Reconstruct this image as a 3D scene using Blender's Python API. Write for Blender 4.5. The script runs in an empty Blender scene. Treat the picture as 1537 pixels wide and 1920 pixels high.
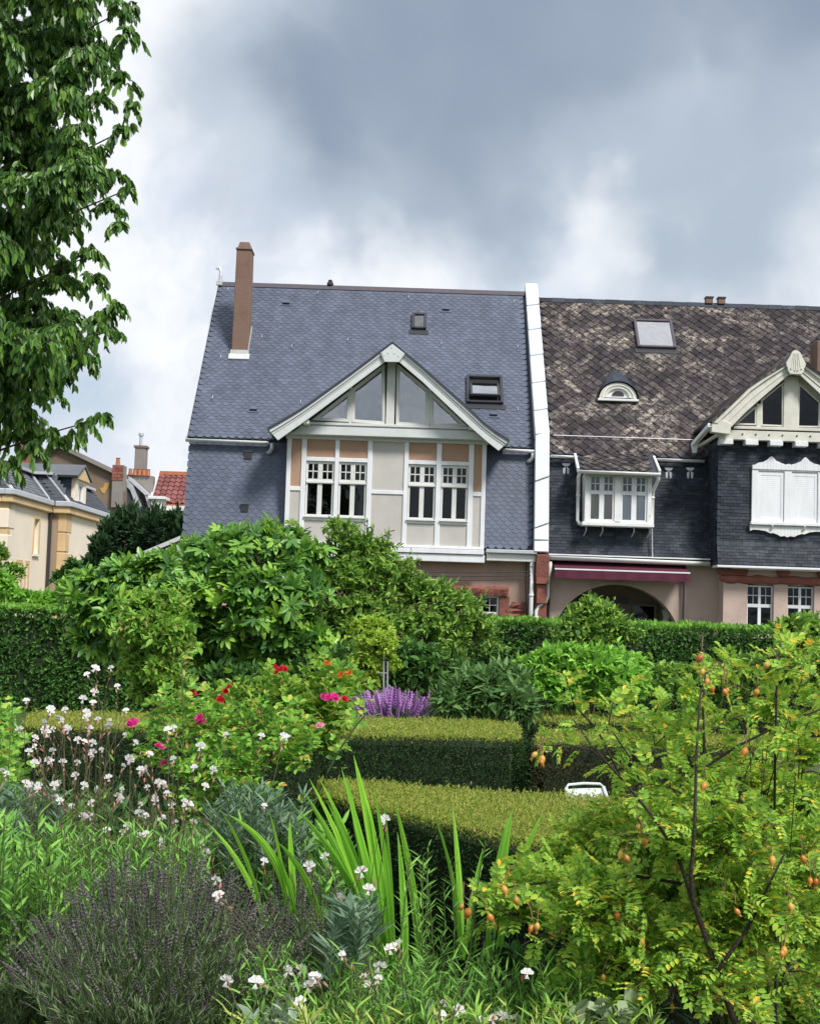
import bpy, bmesh, math, random
import numpy as np
from mathutils import Vector, Matrix

# ------------------------------------------------------------------ camera, sky, sun, exposure
sc = bpy.context.scene
COL = sc.collection
FPX, CX, CY, EYE = 2600.0, 768.5, 960.0, 1.65        # focal length and centre on the 1537 x 1920 plate, eye height
PITCH, ROLL = math.radians(4.0), math.radians(1.85)
cam_data = bpy.data.cameras.new('camera')
cam_data.sensor_fit = 'VERTICAL'
cam_data.sensor_height = 36.0
cam_data.lens = 36.0 * FPX / 1920.0
cam_data.clip_start, cam_data.clip_end = 0.1, 2000.0
cam = bpy.data.objects.new('camera', cam_data)
COL.objects.link(cam)
cam.matrix_world = Matrix.Translation((0, 0, EYE)) @ Matrix.Rotation(math.pi / 2 + PITCH, 4, 'X') @ Matrix.Rotation(ROLL, 4, 'Z')
sc.camera = cam

SUN_ELEV, SUN_AZ = math.radians(50), math.radians(142)    # azimuth clockwise from +Y: behind the camera, to its right
SUN_DIR = Vector((math.sin(SUN_AZ) * math.cos(SUN_ELEV), math.cos(SUN_AZ) * math.cos(SUN_ELEV), math.sin(SUN_ELEV)))
sun_data = bpy.data.lights.new('sun', 'SUN')
sun_data.energy = 4.2
sun_data.angle = math.radians(14)
sun_data.color = (1.0, 0.96, 0.91)
sun = bpy.data.objects.new('sun', sun_data)
COL.objects.link(sun)
sun.rotation_euler = SUN_DIR.to_track_quat('Z', 'Y').to_euler()
sun.location = (10, -10, 30)

sc.view_settings.view_transform = 'Standard'
sc.view_settings.look = 'None'
sc.view_settings.exposure = 0.1
sc.view_settings.gamma = 1.0
sc.view_settings.use_curve_mapping = False
sc.cycles.max_bounces = 6
sc.cycles.transparent_max_bounces = 8
sc.cycles.use_denoising = True


def ray(px, py):
    """unit direction, in the world, of a point on the photograph plate"""
    dx, dy = px - CX, py - CY
    c, s = math.cos(ROLL), math.sin(ROLL)
    x, u = c * dx + s * dy, s * dx - c * dy
    v = Vector((x, FPX * math.cos(PITCH) - u * math.sin(PITCH), FPX * math.sin(PITCH) + u * math.cos(PITCH)))
    return v.normalized()


def at(px, py, Y):
    """the world point on the plane at distance Y that stands at this place of the photograph"""
    d = ray(px, py)
    t = Y / d.y
    return Vector((d.x * t, Y, EYE + d.z * t))


def make_world():
    w = bpy.data.worlds.new('World')
    sc.world = w
    w.use_nodes = True
    nt = w.node_tree
    nt.nodes.clear()
    N, L = nt.nodes.new, nt.links.new
    out = N('ShaderNodeOutputWorld')
    bg = N('ShaderNodeBackground')
    bg.inputs['Strength'].default_value = 0.1
    L(bg.outputs[0], out.inputs[0])
    sky = N('ShaderNodeTexSky')
    sky.sky_type = 'NISHITA'
    sky.sun_disc = False
    sky.sun_elevation = SUN_ELEV
    sky.sun_rotation = SUN_AZ
    tc = N('ShaderNodeTexCoord')

    def noise(scale, detail, vec, rough=0.55, off=(0, 0, 0)):
        m = N('ShaderNodeMapping')
        m.inputs['Location'].default_value = off
        L(vec, m.inputs['Vector'])
        n = N('ShaderNodeTexNoise')
        n.inputs['Scale'].default_value = scale
        n.inputs['Detail'].default_value = detail
        n.inputs['Roughness'].default_value = rough
        L(m.outputs[0], n.inputs['Vector'])
        return n

    def vmath(op, a, b):
        m = N('ShaderNodeVectorMath')
        m.operation = op
        for i, v in enumerate((a, b)):
            if v is None:
                continue
            if isinstance(v, (tuple, Vector)):
                m.inputs[i].default_value = v
            else:
                L(v, m.inputs[i])
        return m

    def fmath(op, a, b):
        m = N('ShaderNodeMath')
        m.operation = op
        for i, v in enumerate((a, b)):
            if isinstance(v, (int, float)):
                m.inputs[i].default_value = v
            else:
                L(v, m.inputs[i])
        return m.outputs[0]

    def ramp(v, a, b, c=0.0, d=1.0):
        m = N('ShaderNodeMapRange')
        m.interpolation_type = 'SMOOTHSTEP'
        L(v, m.inputs[0])
        for i, x in enumerate((a, b, c, d)):
            m.inputs[i + 1].default_value = x
        return m.outputs[0]

    def mix(f, a, b):
        m = N('ShaderNodeMix')
        m.data_type = 'RGBA'
        if isinstance(f, (int, float)):
            m.inputs[0].default_value = f
        else:
            L(f, m.inputs[0])
        for i, v in ((6, a), (7, b)):
            if isinstance(v, tuple):
                m.inputs[i].default_value = v + (1,)
            else:
                L(v, m.inputs[i])
        return m.outputs[2]

    d = tc.outputs['Generated']
    w1 = vmath('SUBTRACT', noise(4.5, 3, d).outputs['Color'], (0.5, 0.5, 0.5))
    w2 = vmath('SUBTRACT', noise(17, 3, d, 0.6).outputs['Color'], (0.5, 0.5, 0.5))
    s1 = vmath('SCALE', w1.outputs[0], None); s1.inputs['Scale'].default_value = 0.20
    s2 = vmath('SCALE', w2.outputs[0], None); s2.inputs['Scale'].default_value = 0.045
    q = vmath('ADD', vmath('ADD', d, s1.outputs[0]).outputs[0], s2.outputs[0]).outputs[0]

    def blob(px, py, r, soft):
        m = vmath('DISTANCE', q, ray(px, py))
        return ramp(m.outputs['Value'], r / FPX, max(r - soft, 0) / FPX)

    def union(items):
        v = items[0]
        for it in items[1:]:
            v = fmath('MAXIMUM', v, it)
        return v
    # the heavy grey cloud above the roofs, and the lighter grey one to its right
    core = union([blob(800, 60, 400, 260), blob(600, 190, 260, 210), blob(650, 270, 220, 180), blob(1080, -60, 430, 300), blob(1450, -120, 400, 280), blob(900, 220, 240, 220), blob(1000, 120, 260, 200)])
    veil = union([blob(800, 30, 480, 160), blob(540, 180, 320, 150), blob(640, 280, 260, 110), blob(1330, 60, 470, 260), blob(1400, 400, 330, 240), blob(1250, 420, 230, 170), blob(880, 240, 220, 150)])
    # the rest of the sky: the same broken cloud
    rest = ramp(noise(1.9, 4, d, 0.55, (3.1, 1.7, 0.4)).outputs['Fac'], 0.44, 0.66)
    away = ramp(vmath('DISTANCE', d, ray(768, 300)).outputs['Value'], 0.42, 0.75)
    rest = fmath('MULTIPLY', rest, away)
    core = fmath('MAXIMUM', core, fmath('MULTIPLY', rest, 0.8))
    veil = fmath('MAXIMUM', veil, rest)
    fine = noise(8, 4, q, 0.6)
    light = mix(ramp(fine.outputs['Fac'], 0.32, 0.66), (6.6, 7.25, 8.3), (9.2, 9.4, 9.75))
    mid = mix(ramp(noise(5, 3, q, 0.5, (1, 2, 5)).outputs['Fac'], 0.35, 0.65), (4.3, 5.1, 6.05), (5.7, 6.4, 7.25))
    dark = mix(ramp(noise(4, 3, q, 0.45, (7, 2, 1)).outputs['Fac'], 0.36, 0.66), (2.75, 3.4, 4.4), (3.6, 4.3, 5.35))
    # thin places let the blue through
    nish = vmath('SCALE', sky.outputs[0], None); nish.inputs['Scale'].default_value = 1.0
    thin = fmath('MULTIPLY', ramp(noise(5.5, 2, d, 0.5, (0.3, 4.2, 2.2)).outputs['Fac'], 0.56, 0.72), 0.45)
    c = mix(thin, light, nish.outputs[0])
    c = mix(veil, c, mid)
    c = mix(core, c, dark)
    gap = union([blob(1120, 370, 118, 90), blob(1080, 430, 80, 75)])
    c = mix(fmath('MULTIPLY', gap, 0.85), c, (9.0, 9.25, 9.6))
    L(c, bg.inputs['Color'])
    w.cycles.sampling_method = 'MANUAL'
    w.cycles.sample_map_resolution = 512


make_world()

# ------------------------------------------------------------------ helpers
ORG = {}                 # world origin of each object that parents others
rng = np.random.default_rng(11)
random.seed(5)


def thing(name, label, cat, base, group=None, kind=None):
    o = bpy.data.objects.new(name, None)
    o.empty_display_size = 0.2
    COL.objects.link(o)
    o.location = base
    ORG[o] = Vector(base)
    o['label'] = label
    o['category'] = cat
    if group:
        o['group'] = group
    if kind:
        o['kind'] = kind
    return o


def link(name, me, parent=None, world=None, mat=None, kind=None, label=None):
    """one object for a mesh whose vertices are relative to its parent's origin"""
    o = bpy.data.objects.new(name, me)
    COL.objects.link(o)
    if mat is not None and not me.materials:
        me.materials.append(mat)
    if parent is not None:
        o.parent = parent
        ORG[o] = ORG[parent]
    else:
        ORG[o] = Vector((0, 0, 0))
    if kind:
        o['kind'] = kind
    if label:
        o['label'] = label
    return o


class MB:
    """collects shapes in world coordinates and links them as one mesh"""

    def __init__(self):
        self.v, self.f = [], []

    def add(self, vs, fs):
        n = len(self.v)
        self.v += [tuple(p) for p in vs]
        self.f += [[i + n for i in f] for f in fs]
        return self

    def box(self, x0, x1, y0, y1, z0, z1):
        vs = [(x, y, z) for z in (z0, z1) for y in (y0, y1) for x in (x0, x1)]
        return self.add(vs, [[0, 2, 3, 1], [4, 5, 7, 6], [0, 1, 5, 4], [2, 6, 7, 3], [0, 4, 6, 2], [1, 3, 7, 5]])

    def hexa(self, a, b):
        """a, b: matching quads"""
        return self.add(list(a) + list(b), [[0, 3, 2, 1], [4, 5, 6, 7], [0, 1, 5, 4], [1, 2, 6, 5], [2, 3, 7, 6], [3, 0, 4, 7]])

    def loft(self, a, b):
        n = len(a)
        return self.add(list(a) + list(b), [list(range(n))[::-1], list(range(n, 2 * n))] + [[i, (i + 1) % n, n + (i + 1) % n, n + i] for i in range(n)])

    def prism_y(self, poly, y0, y1):
        return self.loft([(x, y0, z) for x, z in poly], [(x, y1, z) for x, z in poly])

    def prism_x(self, poly, x0, x1):
        return self.loft([(x0, y, z) for y, z in poly], [(x1, y, z) for y, z in poly])

    def strip_y(self, up, lo, y0, y1):
        """a board between two xz polylines of the same length"""
        for i in range(len(up) - 1):
            q = [up[i], up[i + 1], lo[i + 1], lo[i]]
            self.hexa([(x, y0, z) for x, z in q], [(x, y1, z) for x, z in q])
        return self

    def bar(self, p, q, w, h, up=(0, 0, 1)):
        p, q = Vector(p), Vector(q)
        d = (q - p).normalized()
        s = d.cross(Vector(up))
        if s.length < 1e-4:
            s = d.cross(Vector((1, 0, 0)))
        s.normalize()
        u = s.cross(d)
        s, u = s * w / 2, u * h / 2
        return self.hexa([p - s - u, p + s - u, p + s + u, p - s + u], [q - s - u, q + s - u, q + s + u, q - s + u])

    def tube(self, pts, r, n=8, cap=True):
        pts = [Vector(p) for p in pts]
        rs = r if isinstance(r, (list, tuple)) else [r] * len(pts)
        vs, fs = [], []
        prev = None
        for i, p in enumerate(pts):
            d = (pts[min(i + 1, len(pts) - 1)] - pts[max(i - 1, 0)]).normalized()
            a = prev if prev is not None else (Vector((0, 0, 1)) if abs(d.z) < 0.9 else Vector((1, 0, 0)))
            s = d.cross(a).normalized()
            u = s.cross(d)
            prev = u
            for k in range(n):
                t = 2 * math.pi * k / n
                vs.append(p + (s * math.cos(t) + u * math.sin(t)) * rs[i])
        for i in range(len(pts) - 1):
            for k in range(n):
                fs.append([i * n + k, i * n + (k + 1) % n, (i + 1) * n + (k + 1) % n, (i + 1) * n + k])
        if cap:
            fs += [list(range(n))[::-1], [(len(pts) - 1) * n + k for k in range(n)]]
        return self.add(vs, fs)

    def lathe(self, prof, c, n=12):
        vs, fs = [], []
        for r, z in prof:
            for k in range(n):
                t = 2 * math.pi * k / n
                vs.append((c[0] + r * math.cos(t), c[1] + r * math.sin(t), c[2] + z))
        for i in range(len(prof) - 1):
            for k in range(n):
                fs.append([i * n + k, i * n + (k + 1) % n, (i + 1) * n + (k + 1) % n, (i + 1) * n + k])
        fs += [list(range(n))[::-1], [(len(prof) - 1) * n + k for k in range(n)]]
        return self.add(vs, fs)

    def gutter(self, p, q, r=0.06, n=7, depth=0.012):
        """half-round gutter, open at the top"""
        p, q = Vector(p), Vector(q)
        d = (q - p).normalized()
        s = d.cross(Vector((0, 0, 1))).normalized()
        u = Vector((0, 0, 1))
        ring = []
        for rr in (r, r - depth):
            a = [s * math.cos(math.pi + math.pi * k / n) * rr + u * math.sin(math.pi + math.pi * k / n) * rr for k in range(n + 1)]
            ring.append(a)
        prof = ring[0] + ring[1][::-1]
        return self.loft([p + v for v in prof], [q + v for v in prof])

    def mesh(self, name, org=(0, 0, 0), smooth=False):
        me = bpy.data.meshes.new(name)
        o = Vector(org)
        me.from_pydata([Vector(p) - o for p in self.v], [], self.f)
        bm = bmesh.new()
        bm.from_mesh(me)
        bmesh.ops.recalc_face_normals(bm, faces=bm.faces)
        bm.to_mesh(me)
        bm.free()
        if smooth:
            me.shade_smooth()
        return me

    def build(self, name, mat, parent=None, kind=None, label=None, smooth=False, bevel=0.0):
        me = self.mesh(name, ORG[parent] if parent is not None else (0, 0, 0), smooth)
        o = link(name, me, parent, mat=mat, kind=kind, label=label)
        if bevel:
            m = o.modifiers.new('bevel', 'BEVEL')
            m.width = bevel
            m.segments = 1
            m.limit_method = 'ANGLE'
        return o


def tag(o, label, cat, group=None, kind=None):
    o['label'] = label
    o['category'] = cat
    if group:
        o['group'] = group
    if kind:
        o['kind'] = kind
    return o


# ------------------------------------------------------------------ materials
MATS = {}


def nodes_of(name):
    m = bpy.data.materials.new(name)
    m.use_nodes = True
    nt = m.node_tree
    b = nt.nodes['Principled BSDF']
    return m, nt, b


def rand_node(nt):
    """one random number for each loose piece and each object"""
    g = nt.nodes.new('ShaderNodeNewGeometry')
    oi = nt.nodes.new('ShaderNodeObjectInfo')
    a = nt.nodes.new('ShaderNodeMath'); a.operation = 'ADD'
    nt.links.new(g.outputs['Random Per Island'], a.inputs[0])
    nt.links.new(oi.outputs['Random'], a.inputs[1])
    f = nt.nodes.new('ShaderNodeMath'); f.operation = 'FRACT'
    nt.links.new(a.outputs[0], f.inputs[0])
    return f.outputs[0]


def world_pos(nt):
    g = nt.nodes.new('ShaderNodeNewGeometry')
    return g.outputs['Position']


def mat(name, col, rough=0.6, var=0.12, scale=2.5, bump=0.0, bscale=60.0, island=0.0, spec=0.5, col2=None, c2lo=0.5, c2hi=0.65, c2scale=3.0, metal=0.0, stretch=(1, 1, 1)):
    m, nt, b = nodes_of(name)
    N, L = nt.nodes.new, nt.links.new
    pos = world_pos(nt)
    mp = N('ShaderNodeMapping')
    mp.inputs['Scale'].default_value = stretch
    L(pos, mp.inputs['Vector'])
    n1 = N('ShaderNodeTexNoise')
    n1.inputs['Scale'].default_value = scale
    n1.inputs['Detail'].default_value = 8
    n1.inputs['Roughness'].default_value = 0.62
    L(mp.outputs[0], n1.inputs['Vector'])
    base = None
    if col2 is not None:
        n2 = N('ShaderNodeTexNoise')
        n2.inputs['Scale'].default_value = c2scale
        n2.inputs['Detail'].default_value = 9
        n2.inputs['Roughness'].default_value = 0.7
        L(mp.outputs[0], n2.inputs['Vector'])
        r2 = N('ShaderNodeMapRange')
        r2.interpolation_type = 'SMOOTHSTEP'
        L(n2.outputs['Fac'], r2.inputs[0])
        r2.inputs[1].default_value, r2.inputs[2].default_value = c2lo, c2hi
        mx = N('ShaderNodeMix'); mx.data_type = 'RGBA'
        L(r2.outputs[0], mx.inputs[0])
        mx.inputs[6].default_value = tuple(col) + (1,)
        mx.inputs[7].default_value = tuple(col2) + (1,)
        base = mx.outputs[2]
    mr = N('ShaderNodeMapRange')
    L(n1.outputs['Fac'], mr.inputs[0])
    mr.inputs[1].default_value, mr.inputs[2].default_value = 0.25, 0.75
    mr.inputs[3].default_value, mr.inputs[4].default_value = 1 - var, 1 + var
    val = mr.outputs[0]
    if island:
        rr = N('ShaderNodeMapRange')
        L(rand_node(nt), rr.inputs[0])
        rr.inputs[3].default_value, rr.inputs[4].default_value = 1 - island, 1 + island
        mm = N('ShaderNodeMath'); mm.operation = 'MULTIPLY'
        L(val, mm.inputs[0]); L(rr.outputs[0], mm.inputs[1])
        val = mm.outputs[0]
    hs = N('ShaderNodeHueSaturation')
    if base is None:
        hs.inputs['Color'].default_value = tuple(col) + (1,)
    else:
        L(base, hs.inputs['Color'])
    L(val, hs.inputs['Value'])
    L(hs.outputs[0], b.inputs['Base Color'])
    b.inputs['Roughness'].default_value = rough
    b.inputs['Specular IOR Level'].default_value = spec
    b.inputs['Metallic'].default_value = metal
    if bump:
        nb = N('ShaderNodeTexNoise')
        nb.inputs['Scale'].default_value = bscale
        nb.inputs['Detail'].default_value = 6
        L(mp.outputs[0], nb.inputs['Vector'])
        bp = N('ShaderNodeBump')
        bp.inputs['Strength'].default_value = bump
        bp.inputs['Distance'].default_value = 0.02
        L(nb.outputs['Fac'], bp.inputs['Height'])
        L(bp.outputs[0], b.inputs['Normal'])
    MATS[name] = m
    return m


def leafmat(name, cols, trans=0.3, rough=0.45, spec=0.35, gain=1.0):
    rough, spec = (rough, spec) if spec > .45 else (rough + .1, spec * .55)
    warm = 1.06 if gain > 1 else 1.0
    m, nt, b = nodes_of(name)
    N, L = nt.nodes.new, nt.links.new
    r = N('ShaderNodeValToRGB')
    L(rand_node(nt), r.inputs[0])
    el = r.color_ramp.elements
    while len(el) < len(cols):
        el.new(0.5)
    for i, c in enumerate(cols):
        el[i].position = c[3] if len(c) > 3 else i / max(1, len(cols) - 1)
        el[i].color = (min(.86, c[0] * gain * warm), min(.86, c[1] * gain), min(.86, c[2] * gain)) + (1,)
    L(r.outputs[0], b.inputs['Base Color'])
    b.inputs['Roughness'].default_value = rough
    b.inputs['Specular IOR Level'].default_value = spec
    t = N('ShaderNodeBsdfTranslucent')
    hs = N('ShaderNodeHueSaturation')
    hs.inputs['Value'].default_value = 1.35
    hs.inputs['Hue'].default_value = 0.485
    L(r.outputs[0], hs.inputs['Color'])
    L(hs.outputs[0], t.inputs['Color'])
    mx = N('ShaderNodeMixShader')
    mx.inputs[0].default_value = trans
    L(b.outputs[0], mx.inputs[1]); L(t.outputs[0], mx.inputs[2])
    L(mx.outputs[0], nt.nodes['Material Output'].inputs['Surface'])
    MATS[name] = m
    return m


def glassmat(name, tint, refl=0.12):
    m, nt, b = nodes_of(name)
    N, L = nt.nodes.new, nt.links.new
    tr = N('ShaderNodeBsdfTransparent'); tr.inputs[0].default_value = tuple(tint) + (1,)
    gl = N('ShaderNodeBsdfGlossy'); gl.inputs['Roughness'].default_value = 0.015
    no = N('ShaderNodeTexNoise'); no.inputs['Scale'].default_value = 2.2
    L(world_pos(nt), no.inputs['Vector'])
    bp = N('ShaderNodeBump'); bp.inputs['Strength'].default_value = 0.12; bp.inputs['Distance'].default_value = 0.05
    L(no.outputs['Fac'], bp.inputs['Height']); L(bp.outputs[0], gl.inputs['Normal'])
    lw = N('ShaderNodeFresnel'); lw.inputs[0].default_value = 1.5
    ad = N('ShaderNodeMath'); ad.operation = 'ADD'; ad.use_clamp = True
    L(lw.outputs[0], ad.inputs[0]); ad.inputs[1].default_value = refl - 0.04
    mx = N('ShaderNodeMixShader')
    L(ad.outputs[0], mx.inputs[0]); L(tr.outputs[0], mx.inputs[1]); L(gl.outputs[0], mx.inputs[2])
    L(mx.outputs[0], nt.nodes['Material Output'].inputs['Surface'])
    MATS[name] = m
    return m


def lichenmat():
    """old slates: near-black with pale lichen, thick on the upper roof and along the lower edges"""
    m, nt, b = nodes_of('lichen_slate')
    N, L = nt.nodes.new, nt.links.new
    pos = world_pos(nt)

    def noise(s, dt, rg=0.65, off=0.0):
        mp = N('ShaderNodeMapping'); mp.inputs['Location'].default_value = (off, off, off)
        L(pos, mp.inputs['Vector'])
        n = N('ShaderNodeTexNoise'); n.inputs['Scale'].default_value = s; n.inputs['Detail'].default_value = dt
        n.inputs['Roughness'].default_value = rg
        L(mp.outputs[0], n.inputs['Vector'])
        return n.outputs['Fac']

    def rampf(v, a, b_):
        r = N('ShaderNodeMapRange'); r.interpolation_type = 'SMOOTHSTEP'
        L(v, r.inputs[0]); r.inputs[1].default_value = a; r.inputs[2].default_value = b_
        return r.outputs[0]

    def op(o, a, c):
        x = N('ShaderNodeMath'); x.operation = o; x.use_clamp = True
        for i, v in enumerate((a, c)):
            if isinstance(v, float): x.inputs[i].default_value = v
            else: L(v, x.inputs[i])
        return x.outputs[0]
    rnd = rand_node(nt)
    big = rampf(noise(1.1, 4, 0.6), 0.43, 0.60)
    small = rampf(noise(7.5, 8, 0.75, 3.0), 0.46, 0.56)
    speck = rampf(noise(30.0, 5, 0.7, 9.0), 0.50, 0.62)
    per = rampf(rnd, 0.25, 0.8)
    f = op('MULTIPLY', small, op('ADD', op('MULTIPLY', big, 0.8), 0.2))
    f = op('MULTIPLY', f, op('ADD', op('MULTIPLY', per, 0.75), 0.3))
    f = op('ADD', f, op('MULTIPLY', op('MULTIPLY', speck, 0.35), big))
    cr = N('ShaderNodeValToRGB')
    L(noise(6.0, 5, 0.6, 5.0), cr.inputs[0])
    e = cr.color_ramp.elements
    e[0].position, e[0].color = 0.35, (0.20, 0.17, 0.145, 1)
    e[1].position, e[1].color = 0.65, (0.42, 0.355, 0.285, 1)
    e2 = e.new(0.5); e2.color = (0.30, 0.27, 0.235, 1)
    sl = N('ShaderNodeValToRGB')
    L(rnd, sl.inputs[0])
    sl.color_ramp.elements[0].color = (0.027, 0.024, 0.028, 1)
    sl.color_ramp.elements[1].color = (0.060, 0.051, 0.055, 1)
    mx = N('ShaderNodeMix'); mx.data_type = 'RGBA'
    L(f, mx.inputs[0]); L(sl.outputs[0], mx.inputs[6]); L(cr.outputs[0], mx.inputs[7])
    L(mx.outputs[2], b.inputs['Base Color'])
    b.inputs['Roughness'].default_value = 0.85
    b.inputs['Specular IOR Level'].default_value = 0.1
    MATS['lichen_slate'] = m


mat('slate_roof', (0.088, 0.103, 0.145), 0.5, 0.22, 0.9, island=0.14, spec=0.5, col2=(0.10, 0.118, 0.16), c2lo=0.5, c2hi=0.7, c2scale=1.4, stretch=(3, 1, .6))
mat('slate_wall', (0.090, 0.108, 0.155), 0.5, 0.22, 0.9, island=0.12, spec=0.45, stretch=(3, 1, .6))
mat('slate_back', (0.035, 0.04, 0.055), 0.7)
mat('old_slate_wall', (0.030, 0.037, 0.050), 0.62, 0.25, 1.4, island=0.42, spec=0.18, col2=(0.072, 0.075, 0.084), c2lo=0.48, c2hi=0.75, c2scale=1.8)
lichenmat()
mat('ridge_tile', (0.075, 0.062, 0.078), 0.6, 0.2, 6)
mat('white_paint', (0.73, 0.745, 0.77), 0.5, 0.10, 1.6, stretch=(4, 4, .8), bump=.12, bscale=45, col2=(0.60, 0.605, 0.60), c2lo=.56, c2hi=.74, c2scale=1.5)
mat('white_worn', (0.74, 0.75, 0.74), 0.55, 0.10, 4, col2=(0.36, 0.34, 0.31), c2lo=0.63, c2hi=0.70, c2scale=5)
mat('grey_paint', (0.60, 0.63, 0.625), 0.55, 0.10, 2.5, bump=.15, bscale=40, col2=(0.50, 0.53, 0.52), c2lo=.55, c2hi=.75, c2scale=2.5)
mat('cream_paint', (0.62, 0.61, 0.54), 0.55, 0.14, 5, col2=(0.42, 0.42, 0.37), c2lo=0.60, c2hi=0.75, c2scale=9)
mat('frame_paint', (0.64, 0.65, 0.625), 0.5, 0.08, 4)
mat('white_metal', (0.70, 0.73, 0.77), 0.42, 0.08, 1.6, bump=.10, bscale=8)
mat('zinc', (0.55, 0.57, 0.60), 0.42, 0.10, 5, metal=0.35)
mat('orange_render', (0.40, 0.255, 0.175), 0.9, 0.10, 2.5, bump=0.25, bscale=90)
mat('beige_render', (0.49, 0.472, 0.44), 0.9, 0.11, 1.3, bump=0.25, bscale=90)
mat('pink_render', (0.44, 0.31, 0.255), 0.92, 0.16, 1.6, bump=0.3, bscale=70, col2=(0.30, 0.225, 0.195), c2lo=0.52, c2hi=0.72, c2scale=1.1)
mat('pale_render', (0.50, 0.385, 0.33), 0.92, 0.12, 1.6, bump=0.3, bscale=70, col2=(0.36, 0.29, 0.255), c2lo=0.52, c2hi=0.72, c2scale=1.1)
mat('red_stone', (0.235, 0.088, 0.066), 0.9, 0.25, 5, bump=0.8, bscale=22, island=0.15)
mat('chimney_render', (0.20, 0.125, 0.095), 0.95, 0.22, 3, bump=0.4, bscale=50, col2=(0.15, 0.105, 0.09), c2lo=0.5, c2hi=0.7)
mat('lead', (0.52, 0.53, 0.52), 0.55, 0.12, 6)
mat('dark_metal', (0.035, 0.036, 0.042), 0.4, 0.05)
mat('dark_room', (0.012, 0.013, 0.014), 0.9, 0.1)
mat('blind_grey', (0.23, 0.25, 0.265), 0.8, 0.06)
mat('blind_tan', (0.42, 0.38, 0.31), 0.8, 0.06)
mat('blind_blue', (0.68, 0.73, 0.78), 0.8, 0.06)
mat('curtain', (0.60, 0.61, 0.60), 0.85, 0.1)
mat('awning_cloth', (0.085, 0.010, 0.030), 0.85, 0.12, 5)
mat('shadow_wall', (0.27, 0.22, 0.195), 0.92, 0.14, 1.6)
mat('cable', (0.02, 0.02, 0.02), 0.6, 0)
glassmat('window_glass', (0.55, 0.58, 0.58), 0.035)
glassmat('sky_glass', (0.85, 0.88, 0.9), 0.32)
glassmat('clear_glass', (0.96, 0.97, 0.97), 0.05)
glassmat('bright_glass', (0.85, 0.88, 0.9), 0.8)

# ------------------------------------------------------------------ building pieces
def X(px, py, Y):
    return at(px, py, Y).x


def Z(px, py, Y):
    return at(px, py, Y).z


def wall_grid(mb, x0, x1, z0, z1, holes, y0, y1):
    """a wall slab of boxes butted round rectangular openings (hx0, hx1, hz0, hz1)"""
    zs = sorted({z0, z1, *[h[2] for h in holes], *[h[3] for h in holes]})
    zs = [z for z in zs if z0 <= z <= z1]
    for a, b in zip(zs, zs[1:]):
        zc = (a + b) / 2
        cut = sorted((max(h[0], x0), min(h[1], x1)) for h in holes if h[2] < zc < h[3])
        x = x0
        for c0, c1 in cut:
            if c0 > x + 1e-5:
                mb.box(x, c0, y0, y1, a, b)
            x = max(x, c1)
        if x < x1 - 1e-5:
            mb.box(x, x1, y0, y1, a, b)
    return mb


def window(parent, x0, x1, z0, z1, y, panes, frame='frame_paint', glass='window_glass', depth=0.06, label=None):
    """panes: rectangles in fractions of the window"""
    w, h = x1 - x0, z1 - z0
    P = [(x0 + a * w, x0 + b * w, z0 + c * h, z0 + d * h) for a, b, c, d in panes]
    win = wall_grid(MB(), x0, x1, z0, z1, P, y, y + depth).build('window', MATS[frame], parent, label=label, bevel=0.006)
    for p in P:
        MB().box(p[0] - 0.004, p[1] + 0.004, y + depth * 0.55, y + depth * 0.55 + 0.006, p[2] - 0.004, p[3] + 0.004).build('pane', MATS[glass], win)
    return win


def casement_panes(split, m=0.07, mid=0.14, bars=0.022, tr=0.055, two=True):
    """two tall lower casements, two upper ones of four small panes each"""
    P = []
    halves = [(m, 0.5 - mid / 2), (0.5 + mid / 2, 1 - m)]
    for a, b in halves:
        P.append((a, b, 0.035, split - tr / 2))
        c, d = split + tr / 2 + 0.03, 0.955
        xm, zm = (a + b) / 2, (c + d) / 2
        P += [(a, xm - bars, c, zm - bars * 0.55), (xm + bars, b, c, zm - bars * 0.55), (a, xm - bars, zm + bars * 0.55, d), (xm + bars, b, zm + bars * 0.55, d)]
    return P


def slate_proto(shape, w, e, tilt=0.016, th=0.007):
    """outline in (u, v, n): u along the row, v up the slope, n outwards; lower edge at v = 0"""
    L = 2.0 * e
    if shape == 'scale':
        k = 9
        pts = [(-w / 2, L)] + [(-w / 2 + w * i / (k - 1), e * 0.62 * abs(2 * i / (k - 1) - 1) ** 2.2) for i in range(k)] + [(w / 2, L)]
    elif shape == 'diamond':
        pts = [(0, L), (-w / 2, e), (-0.02, 0.0), (0.02, 0.0), (w / 2, e)]
    else:
        g = 0.002
        pts = [(-w / 2 + g, L), (-w / 2 + g, 0), (w / 2 - g, 0), (w / 2 - g, L)]
    n = len(pts)
    V = []
    for u, v in pts:
        V.append((u, v, tilt * (1 - v / L) + 0.002))
    for u, v in pts:
        V.append((u, v, tilt * (1 - v / L) + 0.002 - th))
    F = [list(range(n))] + [[i, n + i, n + i + 1, i + 1] for i in range(n - 1)]
    return np.array(V), F


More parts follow.
